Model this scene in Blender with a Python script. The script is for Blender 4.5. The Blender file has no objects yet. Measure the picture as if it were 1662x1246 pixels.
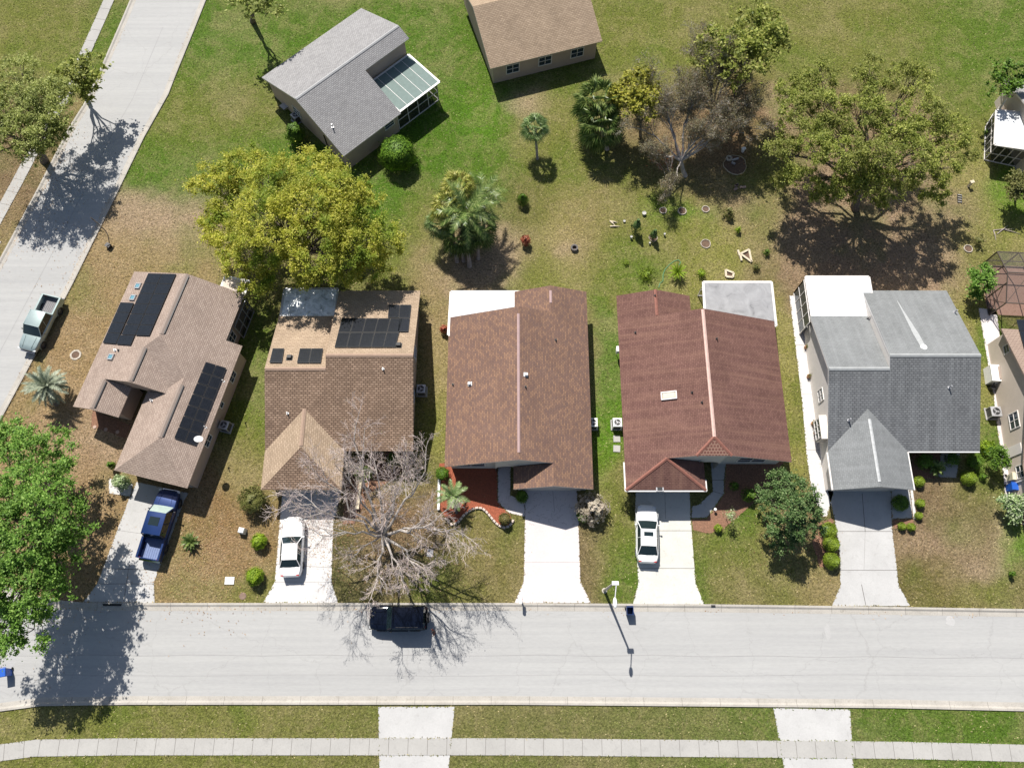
import bpy, math, random
import numpy as np
from mathutils import Vector, Matrix
from mathutils.geometry import tessellate_polygon

R = math.radians
S = bpy.context.scene
COL = S.collection

# ---------------------------------------------------------------- camera, sky, sun, exposure
CAM_H, TILT, FPX = 66.0, 19.7, 1262.0
cam_data = bpy.data.cameras.new("camera")
cam = bpy.data.objects.new("camera", cam_data); COL.objects.link(cam)
cam.location = (0, 0, CAM_H); cam.rotation_euler = (R(TILT), 0, 0)
cam_data.sensor_width = 36.0; cam_data.lens = 36.0 * FPX / 1662.0
cam_data.clip_start = 1.0; cam_data.clip_end = 2000.0
S.camera = cam

SUN_EL, SUN_AZ = 51.5, 111.0          # azimuth of the sun, degrees from +X towards +Y
wd = bpy.data.worlds.new("World"); S.world = wd; wd.use_nodes = True
nt = wd.node_tree; nt.nodes.clear()
wo = nt.nodes.new('ShaderNodeOutputWorld'); bg = nt.nodes.new('ShaderNodeBackground')
sky = nt.nodes.new('ShaderNodeTexSky'); sky.sky_type = 'NISHITA'; sky.sun_disc = False
sky.sun_elevation = R(SUN_EL); sky.sun_rotation = R(90.0 - SUN_AZ)
sky.air_density = 1.0; sky.dust_density = 1.2; sky.ozone_density = 1.0
bg.inputs['Strength'].default_value = 0.066
nt.links.new(sky.outputs[0], bg.inputs[0]); nt.links.new(bg.outputs[0], wo.inputs[0])
sl = bpy.data.lights.new("sun", 'SUN'); so = bpy.data.objects.new("sun", sl); COL.objects.link(so)
sl.energy = 4.95; sl.angle = R(0.53); sl.color = (1.0, 0.955, 0.89)
sdir = Vector((math.cos(R(SUN_EL))*math.cos(R(SUN_AZ)), math.cos(R(SUN_EL))*math.sin(R(SUN_AZ)), math.sin(R(SUN_EL))))
so.rotation_euler = sdir.to_track_quat('Z', 'Y').to_euler(); so.location = (-40, 80, 90)
S.view_settings.view_transform = 'Standard'; S.view_settings.look = 'None'
S.view_settings.exposure = 0.62; S.view_settings.gamma = 1.0; S.view_settings.use_curve_mapping = False
S.cycles.max_bounces = 6; S.cycles.diffuse_bounces = 3; S.cycles.transparent_max_bounces = 8

# ---------------------------------------------------------------- survey: a photograph pixel and a height give a place on the plot
_ct, _st = math.cos(R(TILT)), math.sin(R(TILT))
def G(px, py, z=0.0):
    dx = (px-831)/FPX; dy = -(py-623)/FPX
    d = (dx, dy*_ct+_st, dy*_st-_ct)
    s = (z-CAM_H)/d[2]
    return (d[0]*s, d[1]*s, z)
def GS(px, py, f):
    z = 3.5
    for _ in range(12):
        p = G(px, py, z); z = f(p[0], p[1])
    return G(px, py, z)

# ---------------------------------------------------------------- mesh helpers
class MB:
    def __init__(s): s.v=[]; s.f=[]; s.m=[]; s.uv=None
    def add(s, vs, fs, mi=0):
        o=len(s.v); s.v+= [tuple(p) for p in vs]; s.f+=[tuple(i+o for i in f) for f in fs]; s.m+=[mi]*len(fs)
    def box(s, c, d, rz=0, mi=0, taper=1.0, M=None):
        x,y,z=d[0]/2,d[1]/2,d[2]/2; vs=[]
        for k in (-1,1):
            t = taper if k==1 else 1
            for a,b in ((-1,-1),(1,-1),(1,1),(-1,1)):
                p=Vector((a*x*t,b*y*t,k*z))
                if M is not None: p = M@p
                if rz: p=Matrix.Rotation(rz,3,'Z')@p
                vs.append((p.x+c[0],p.y+c[1],p.z+c[2]))
        s.add(vs,[(3,2,1,0),(4,5,6,7),(0,1,5,4),(1,2,6,5),(2,3,7,6),(3,0,4,7)],mi)
    def bar(s,a,b,w,h=None,mi=0):
        a=Vector(a);b=Vector(b);h=h or w
        d=(b-a); L=d.length
        if L<1e-6: return
        q=d.to_track_quat('Z','X').to_matrix()
        s.box(((a+b)/2),(w,h,L),mi=mi,M=q)
    def tube(s,pts,rad,n=6,mi=0,cap=True):
        pts=[Vector(p) for p in pts]
        if not hasattr(rad,'__len__'): rad=[rad]*len(pts)
        vs=[];fs=[]
        up=Vector((0,0,1))
        for i,p in enumerate(pts):
            t=(pts[min(i+1,len(pts)-1)]-pts[max(i-1,0)])
            if t.length<1e-9: t=Vector((0,0,1))
            t.normalize()
            u=t.cross(up)
            if u.length<0.05: u=t.cross(Vector((1,0,0)))
            u.normalize(); w=t.cross(u)
            for k in range(n):
                a=2*math.pi*k/n
                vs.append(p+(u*math.cos(a)+w*math.sin(a))*rad[i])
        for i in range(len(pts)-1):
            for k in range(n):
                k2=(k+1)%n
                fs.append((i*n+k,i*n+k2,(i+1)*n+k2,(i+1)*n+k))
        if cap and n>3:
            fs.append(tuple(range(n-1,-1,-1))); fs.append(tuple((len(pts)-1)*n+k for k in range(n)))
        s.add(vs,fs,mi)
    def disc(s,c,r,h=0.0,n=20,mi=0,r2=None):
        r2=r if r2 is None else r2
        vs=[(c[0]+r*math.cos(2*math.pi*k/n),c[1]+r*math.sin(2*math.pi*k/n),c[2]) for k in range(n)]
        if h<=0: s.add(vs,[tuple(range(n))],mi); return
        vs+=[(c[0]+r2*math.cos(2*math.pi*k/n),c[1]+r2*math.sin(2*math.pi*k/n),c[2]+h) for k in range(n)]
        s.add(vs,[tuple(range(n-1,-1,-1)),tuple(range(n,2*n))]+[(k,(k+1)%n,n+(k+1)%n,n+k) for k in range(n)],mi)
    def ring(s,c,r0,r1,z0,z1,n=24,mi=0,jit=0,ell=1.0):
        vs=[];fs=[]
        for k in range(n):
            a=2*math.pi*k/n; j=1+random.uniform(-jit,jit)
            for (r,z) in ((r0,z0),(r1,z0),(r1*0.98,z1),(r0*1.02,z1)):
                vs.append((c[0]+r*j*math.cos(a),c[1]+r*j*ell*math.sin(a),c[2]+z))
        for k in range(n):
            a=4*k;b=4*((k+1)%n)
            for i in range(4):
                i2=(i+1)%4; fs.append((a+i,a+i2,b+i2,b+i))
        s.add(vs,[f[::-1] for f in fs],mi)
    def prism(s,poly,z0,z1,mi=0,side=None):
        n=len(poly)
        area=sum(poly[i][0]*poly[(i+1)%n][1]-poly[(i+1)%n][0]*poly[i][1] for i in range(n))
        if area<0: poly=poly[::-1]
        tri=tessellate_polygon([[Vector((p[0],p[1],0)) for p in poly]])
        vs=[(p[0],p[1],z0) for p in poly]+[(p[0],p[1],z1) for p in poly]
        top=[]
        for t in tri:
            a,b,c=[Vector(vs[i]) for i in t]
            t=tuple(t)
            if (b-a).cross(c-a).z<0: t=t[::-1]
            top.append(tuple(i+n for i in t))
        s.add(vs,[],mi); o=len(s.v)-2*n
        for t in top: s.f.append(tuple(i+o for i in t)); s.m.append(mi)
        if z1>z0:
            for i in range(n):
                j=(i+1)%n; s.f.append((o+i,o+j,o+n+j,o+n+i)); s.m.append(mi if side is None else side)
    def ell(s,c,r,n=10,m=7,mi=0,jit=0.0,half=False):
        vs=[];fs=[]
        for i in range(m+1):
            th=math.pi*(i/m)*(0.5 if half else 1)
            for k in range(n):
                a=2*math.pi*k/n; j=1+random.uniform(-jit,jit)
                vs.append((c[0]+r[0]*j*math.sin(th)*math.cos(a),c[1]+r[1]*j*math.sin(th)*math.sin(a),c[2]+r[2]*j*math.cos(th)))
        for i in range(m):
            for k in range(n):
                k2=(k+1)%n; fs.append((i*n+k,(i+1)*n+k,(i+1)*n+k2,i*n+k2))
        s.add(vs,fs,mi)
    def build(s,name,mats,parent=None,origin=None,smooth=False,local=False,sharp=None):
        if not isinstance(mats,(list,tuple)): mats=[mats]
        me=bpy.data.meshes.new(name)
        o=origin
        if o is None:
            o=Vector((0,0,0))
            if parent is not None and not local:
                o=Vector(parent['_o']) if '_o' in parent else Vector((0,0,0))
        o=Vector(o)
        me.from_pydata([(p[0]-o.x,p[1]-o.y,p[2]-o.z) for p in s.v],[],s.f)
        for m in mats: me.materials.append(m)
        me.polygons.foreach_set('material_index',s.m)
        if smooth: me.polygons.foreach_set('use_smooth',[True]*len(s.f))
        if sharp: me.set_sharp_from_angle(angle=R(sharp))
        me.update()
        ob=bpy.data.objects.new(name,me); COL.objects.link(ob)
        if parent is not None: ob.parent=parent
        elif origin is not None: ob.location=o
        return ob

ORI={}
def tag(o,label,cat,group=None,kind=None):
    if label: o['label']=label
    if cat: o['category']=cat
    if group: o['group']=group
    if kind: o['kind']=kind
    return o
def thing(name,label,cat,loc=(0,0,0),rz=0,group=None):
    o=bpy.data.objects.new(name,None); o.empty_display_size=0.3; COL.objects.link(o)
    o.location=loc; o.rotation_euler=(0,0,rz)
    return tag(o,label,cat,group)
def part(mb,name,mats,parent,world=False,**k):
    """world=True: the mesh is written in world coordinates, the thing has no rotation"""
    if world: k['origin']=Vector(parent.location)
    else: k['origin']=Vector((0,0,0))
    return mb.build(name,mats,parent,**k)
def subpart(mb,name,mats,parentpart,root,world=False,**k):
    k['origin']=Vector(root.location) if world else Vector((0,0,0))
    return mb.build(name,mats,parentpart,**k)
def struct(mb,name,mats,kind='structure',**k):
    o=mb.build(name,mats,None,origin=(0,0,0),**k); o['kind']=kind; return o
def copy_tree(o,parent=None):
    c=o.copy(); COL.objects.link(c)
    if parent is not None: c.parent=parent
    for ch in list(o.children): copy_tree(ch,c)
    return c
def place_copy(src,loc,rz,label,scale=None):
    c=copy_tree(src); c.location=loc; c.rotation_euler=(0,0,rz); c['label']=label
    if scale: c.scale=(scale,)*3 if not hasattr(scale,'__len__') else scale
    return c

# ---------------------------------------------------------------- materials
def nodes(name):
    m=bpy.data.materials.new(name); m.use_nodes=True; n=m.node_tree; n.nodes.clear()
    out=n.nodes.new('ShaderNodeOutputMaterial'); b=n.nodes.new('ShaderNodeBsdfPrincipled')
    n.links.new(b.outputs[0],out.inputs[0]); return m,n,b,out
def N(n,t,**k):
    x=n.nodes.new(t)
    for a,v in k.items(): setattr(x,a,v)
    return x
def c4(c,k=1.0): return (c[0]*k,c[1]*k,c[2]*k,1)
def noise_node(n,scale,detail=4,rough=0.6,vec=None,dist=0.0):
    x=N(n,'ShaderNodeTexNoise'); x.inputs['Scale'].default_value=scale; x.inputs['Detail'].default_value=detail
    x.inputs['Roughness'].default_value=rough; x.inputs['Distortion'].default_value=dist
    if vec is not None: n.links.new(vec,x.inputs['Vector'])
    return x
def ramp(n,src,stops):
    r=N(n,'ShaderNodeValToRGB'); e=r.color_ramp.elements
    while len(e)<len(stops): e.new(0.5)
    for i,(p,c) in enumerate(stops): e[i].position=p; e[i].color=c if len(c)==4 else (*c,1)
    n.links.new(src,r.inputs[0]); return r
def mix(n,kind,fac,a,b):
    x=N(n,'ShaderNodeMix',data_type='RGBA',blend_type=kind)
    for i,v in ((0,fac),(6,a),(7,b)):
        if hasattr(v,'links') or hasattr(v,'is_linked'): n.links.new(v,x.inputs[i])
        else: x.inputs[i].default_value=v
    return x.outputs[2]
def bump(n,b,h,strength=0.3,dist=0.05):
    x=N(n,'ShaderNodeBump'); x.inputs['Strength'].default_value=strength; x.inputs['Distance'].default_value=dist
    n.links.new(h,x.inputs['Height']); n.links.new(x.outputs[0],b.inputs['Normal'])
def posvec(n):
    g=N(n,'ShaderNodeNewGeometry'); return g.outputs['Position']
def mat_plain(name,c,rough=0.6,metal=0.0,var=0.12,scale=3.0,coat=0.0,bumps=0.0):
    m,n,b,_=nodes(name)
    b.inputs['Roughness'].default_value=rough; b.inputs['Metallic'].default_value=metal
    if coat: b.inputs['Coat Weight'].default_value=coat; b.inputs['Coat Roughness'].default_value=0.06
    tc=N(n,'ShaderNodeTexCoord')
    x=noise_node(n,scale,5,0.65,tc.outputs['Object'])
    r=ramp(n,x.outputs[0],[(0.3,c4(c,1-var)),(0.7,c4(c,1+var))])
    n.links.new(r.outputs[0],b.inputs['Base Color'])
    if bumps: bump(n,b,x.outputs[0],bumps,0.02)
    return m
def mat_concrete(name,c,var=0.12,stain=0.35,staincol=None,scale=1.0,fine=0.5,stretch=None):
    m,n,b,_=nodes(name); b.inputs['Roughness'].default_value=0.9; b.inputs['Specular IOR Level'].default_value=0.2
    p=posvec(n)
    if stretch:
        mp=N(n,'ShaderNodeMapping'); mp.inputs['Scale'].default_value=stretch; n.links.new(p,mp.inputs[0]); p=mp.outputs[0]
    a=noise_node(n,0.35*scale,5,0.6,p); d=noise_node(n,9*scale,6,0.75,p); e=noise_node(n,1.7*scale,6,0.7,p,0.6)
    r=ramp(n,a.outputs[0],[(0.3,c4(c,1-var)),(0.7,c4(c,1+var*0.5))])
    r2=ramp(n,d.outputs[0],[(0.3,(1-.18*fine,)*3+(1,)),(0.6,(1.03,1.03,1.03,1))])
    o=mix(n,'MULTIPLY',1.0,r.outputs[0],r2.outputs[0])
    sc=staincol or c4(c,0.55)
    f=ramp(n,e.outputs[0],[(0.55,(0,0,0,1)),(0.78,(stain,stain,stain,1))])
    o=mix(n,'MIX',f.outputs[0],o,sc if len(sc)==4 else c4(sc))
    n.links.new(o,b.inputs['Base Color']); bump(n,b,d.outputs[0],0.15,0.01)
    return m
def mat_leaf(name,c1,c2,c3,rough=0.55,trans=0.35,patch=0.45,c4_=None,alt=0.0):
    """per-leaf colour: three tones by leaf, plus broad clumps of another tone across the plant"""
    m,n,b,out=nodes(name)
    g=N(n,'ShaderNodeNewGeometry')
    K=1.25; r=ramp(n,g.outputs['Random Per Island'],[(0.0,c4(c1,K)),(0.5,c4(c2,K)),(1.0,c4(c3,K))])
    x=noise_node(n,patch,3,0.6,g.outputs['Position'])
    r2=ramp(n,x.outputs[0],[(0.35,(0.80,0.82,0.78,1)),(0.65,(1.2,1.18,1.22,1))])
    o=mix(n,'MULTIPLY',1.0,r.outputs[0],r2.outputs[0])
    if c4_ is not None:
        y=noise_node(n,patch*0.8,3,0.6,g.outputs['Position'],0.5)
        f=ramp(n,y.outputs[0],[(0.48,(0,0,0,1)),(0.6,(alt,alt,alt,1))])
        o=mix(n,'MIX',f.outputs[0],o,c4(c4_))
    n.links.new(o,b.inputs['Base Color']); b.inputs['Roughness'].default_value=rough; b.inputs['Specular IOR Level'].default_value=0.25
    t=N(n,'ShaderNodeBsdfTranslucent'); n.links.new(o,t.inputs[0])
    ms=N(n,'ShaderNodeMixShader'); ms.inputs[0].default_value=trans
    n.links.new(b.outputs[0],ms.inputs[1]); n.links.new(t.outputs[0],ms.inputs[2]); n.links.new(ms.outputs[0],out.inputs[0])
    return m
def mat_shingle(name,cols,mortar,bw=0.33,rh=0.16,blotch=(0.8,1.15),streak=0.0,streakcol=None,ms=0.03,mix_amt=1.0):
    m,n,b,_=nodes(name); b.inputs['Roughness'].default_value=0.93; b.inputs['Specular IOR Level'].default_value=0.12
    uv=N(n,'ShaderNodeUVMap')
    br=N(n,'ShaderNodeTexBrick'); br.offset=0.5; br.inputs['Scale'].default_value=1.0
    br.inputs['Brick Width'].default_value=bw; br.inputs['Row Height'].default_value=rh
    br.inputs['Mortar Size'].default_value=ms*rh/0.16; br.inputs['Mortar Smooth'].default_value=0.4
    br.inputs['Bias'].default_value=0.0
    br.inputs['Color1'].default_value=(0,0,0,1); br.inputs['Color2'].default_value=(1,1,1,1); br.inputs['Mortar'].default_value=(0.5,0.5,0.5,1)
    n.links.new(uv.outputs[0],br.inputs['Vector'])
    wn=N(n,'ShaderNodeSeparateColor'); n.links.new(br.outputs['Color'],wn.inputs[0])
    nz=noise_node(n,1.4,6,0.8,uv.outputs[0])
    ad=N(n,'ShaderNodeMath',operation='MULTIPLY_ADD'); ad.inputs[1].default_value=0.55
    n.links.new(wn.outputs[0],ad.inputs[0])
    sc=N(n,'ShaderNodeMath',operation='MULTIPLY'); sc.inputs[1].default_value=0.5; n.links.new(nz.outputs[0],sc.inputs[0])
    n.links.new(sc.outputs[0],ad.inputs[2])
    st=[(0.1+0.8*i/(len(cols)-1),c4(c)) for i,c in enumerate(cols)]
    r=ramp(n,ad.outputs[0],st)
    o=mix(n,'MIX',br.outputs['Fac'],r.outputs[0],c4(mortar))
    bl=noise_node(n,0.35,5,0.65,uv.outputs[0])
    r2=ramp(n,bl.outputs[0],[(0.3,(blotch[0],)*3+(1,)),(0.7,(blotch[1],)*3+(1,))])
    o=mix(n,'MULTIPLY',1.0,o,r2.outputs[0])
    gr=noise_node(n,14,3,0.8,uv.outputs[0])
    r3=ramp(n,gr.outputs[0],[(0.3,(0.86,0.86,0.86,1)),(0.7,(1.12,1.12,1.12,1))])
    o=mix(n,'MULTIPLY',1.0,o,r3.outputs[0])
    if streak>0:
        mp=N(n,'ShaderNodeMapping'); mp.inputs['Scale'].default_value=(2.2,0.12,1) ; n.links.new(uv.outputs[0],mp.inputs[0])
        s1=noise_node(n,1.0,5,0.7,mp.outputs[0])
        f=ramp(n,s1.outputs[0],[(0.45,(0,0,0,1)),(0.72,(streak,streak,streak,1))])
        o=mix(n,'MIX',f.outputs[0],o,c4(streakcol))
    n.links.new(o,b.inputs['Base Color'])
    iv=N(n,'ShaderNodeMath',operation='SUBTRACT'); iv.inputs[0].default_value=1; n.links.new(br.outputs['Fac'],iv.inputs[1])
    bump(n,b,iv.outputs[0],0.5,0.02)
    return m
def mat_glass(name,c=(0.02,0.03,0.035),rough=0.06):
    m,n,b,_=nodes(name); b.inputs['Base Color'].default_value=c4(c); b.inputs['Roughness'].default_value=rough
    b.inputs['IOR'].default_value=1.5; b.inputs['Specular IOR Level'].default_value=0.7
    return m
def mat_solar(name):
    m,n,b,_=nodes(name); b.inputs['Roughness'].default_value=0.25; b.inputs['Specular IOR Level'].default_value=.3
    uv=N(n,'ShaderNodeTexCoord')
    br=N(n,'ShaderNodeTexBrick'); br.offset=0.0
    for k,v in (('Scale',1.0),('Brick Width',0.16),('Row Height',0.16),('Mortar Size',0.006)): br.inputs[k].default_value=v
    br.inputs['Color1'].default_value=(0.009,0.011,0.015,1); br.inputs['Color2'].default_value=(0.013,0.015,0.02,1); br.inputs['Mortar'].default_value=(0.02,0.022,0.026,1)
    n.links.new(uv.outputs['Object'],br.inputs[0]); n.links.new(br.outputs[0],b.inputs['Base Color'])
    return m
def mat_screen(name,c=(0.03,0.032,0.03),op=0.55):
    m,n,b,out=nodes(name); b.inputs['Base Color'].default_value=c4(c); b.inputs['Roughness'].default_value=0.8
    t=N(n,'ShaderNodeBsdfTransparent'); ms=N(n,'ShaderNodeMixShader'); ms.inputs[0].default_value=op
    n.links.new(t.outputs[0],ms.inputs[1]); n.links.new(b.outputs[0],ms.inputs[2]); n.links.new(ms.outputs[0],out.inputs[0]); return m

M={}
M['road']=mat_concrete('asphalt_pale',(0.352,0.350,0.342),0.05,0.35,(0.385,0.38,0.37),0.6,fine=.35,stretch=(.35,1.3,1))
M['kerb']=mat_concrete('kerb_concrete',(0.40,0.375,0.335),0.14,0.75,(0.19,0.17,0.14),1.6,fine=1.2)
M['drive_grey']=mat_concrete('driveway_grey',(0.43,0.425,0.415),0.10,0.55,(0.27,.26,.245),1.3)
M['drive_white']=mat_concrete('driveway_white',(0.54,0.525,0.51),0.09,0.45,(.40,.385,.36),1.2)
M['drive_pink']=mat_concrete('driveway_pink',(0.545,0.505,0.495),0.06,0.3,(.38,.34,.325))
M['drive_cream']=mat_concrete('driveway_cream',(0.53,0.52,0.475),0.09,0.6,(.30,.29,.26),1.3)
M['joint']=mat_plain('joint',(0.13,0.12,0.11),0.95)
M['crack']=mat_plain('pattern_joint',(0.30,0.27,0.265),0.95)
M['walk']=mat_concrete('sidewalk',(0.36,0.35,0.33),0.1,0.5)
M['mulch_red']=mat_plain('red_mulch',(0.25,0.07,0.035),0.95,var=0.5,scale=14,bumps=0.8)
M['mulch']=mat_plain('brown_mulch',(0.20,0.105,0.065),0.95,var=0.5,scale=12,bumps=0.8)
M['wall_beige']=mat_plain('stucco_beige',(0.42,0.33,0.27),0.9,var=0.06,scale=1.2,bumps=0.1)
M['wall_cream']=mat_plain('stucco_cream',(0.52,0.45,0.38),0.9,var=0.05,scale=1.2,bumps=0.1)
M['wall_grey']=mat_plain('stucco_pale',(0.52,0.51,0.47),0.9,var=0.05,scale=1.2,bumps=0.1)
M['wall_white']=mat_plain('stucco_white',(0.62,0.58,0.54),0.9,var=0.05,scale=1.2,bumps=0.1)
M['trim']=mat_plain('white_trim',(0.66,0.63,0.60),0.5,var=0.05)
M['fascia_brown']=mat_plain('brown_fascia',(0.20,0.15,0.12),0.7,var=0.1)
M['fascia_tan']=mat_plain('tan_fascia',(0.42,0.34,0.28),0.7,var=0.1)
M['door']=mat_plain('door_paint',(0.50,0.46,0.42),0.6,var=0.04)
M['glass']=mat_glass('window_glass',(0.03,0.045,0.06))
M['cglass']=mat_glass('car_glass',(0.012,0.022,0.024),0.05)
M['cglass_shade']=mat_plain('windshield_sunshade',(0.34,0.42,0.38),0.35,var=0.1,coat=0.6)
M['solar']=mat_solar('solar_cells')
M['black']=mat_plain('black_plastic',(0.015,0.015,0.016),0.5,var=0.15)
M['rubber']=mat_plain('rubber',(0.018,0.018,0.018),0.85,var=0.2)
M['rim']=mat_plain('wheel_rim',(0.22,0.22,0.23),0.35,0.8,0.1)
M['metal']=mat_plain('grey_metal',(0.42,0.42,0.43),0.45,0.4,0.08)
M['white']=mat_plain('white_paint',(0.72,0.72,0.70),0.5,var=0.05)
M['bronze']=mat_plain('bronze_frame',(0.07,0.055,0.045),0.5,var=0.1)
M['screen']=mat_screen('insect_screen')
M['screen_lt']=mat_screen('pale_screen',(0.10,0.09,0.085),0.30)
M['bark']=mat_plain('bark',(0.15,0.12,0.095),0.95,var=0.4,scale=6,bumps=0.6)
M['bark_pale']=mat_plain('bark_pale',(0.33,0.28,0.25),0.9,var=0.35,scale=5,bumps=0.4)
M['twig']=mat_plain('twig_bark',(0.51,0.43,0.40),0.9,var=0.3,scale=3)
M['stone']=mat_plain('pale_stone',(0.38,0.34,0.28),0.9,var=0.4,scale=6,bumps=0.4)
M['brick_stone']=mat_plain('edging_stone',(0.52,0.44,0.38),0.9,var=0.2,scale=6,bumps=0.4)
M['timber']=mat_plain('bleached_timber',(0.52,0.45,0.33),0.85,var=0.15,scale=4)
M['soil']=mat_plain('soil',(0.12,0.075,0.05),0.95,var=0.4,scale=10,bumps=0.7)
M['terracotta']=mat_plain('terracotta',(0.42,0.20,0.12),0.8,var=0.15)
M['blue_bin']=mat_plain('blue_plastic',(0.015,0.09,0.42),0.4,var=0.08)
M['navy_bin']=mat_plain('navy_plastic',(0.012,0.035,0.13),0.4,var=0.08)
M['beige_bin']=mat_plain('cream_plastic',(0.60,0.55,0.40),0.5,var=0.05)
M['hose']=mat_plain('green_hose',(0.07,0.22,0.10),0.5,var=0.08)
M['pole']=mat_plain('concrete_pole',(0.42,0.39,0.33),0.85,var=0.12,scale=5)
M['skylight']=mat_plain('skylight_dome',(0.50,0.46,0.37),0.3,var=0.12,scale=4)
M['blue_vent']=mat_plain('blue_vent',(0.10,0.24,0.30),0.5,var=0.1)
M['roof_flat_w']=mat_concrete('white_roof_panel',(0.60,0.62,0.64),.06,.5,(.44,.46,.48),1.0,fine=.2)

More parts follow.
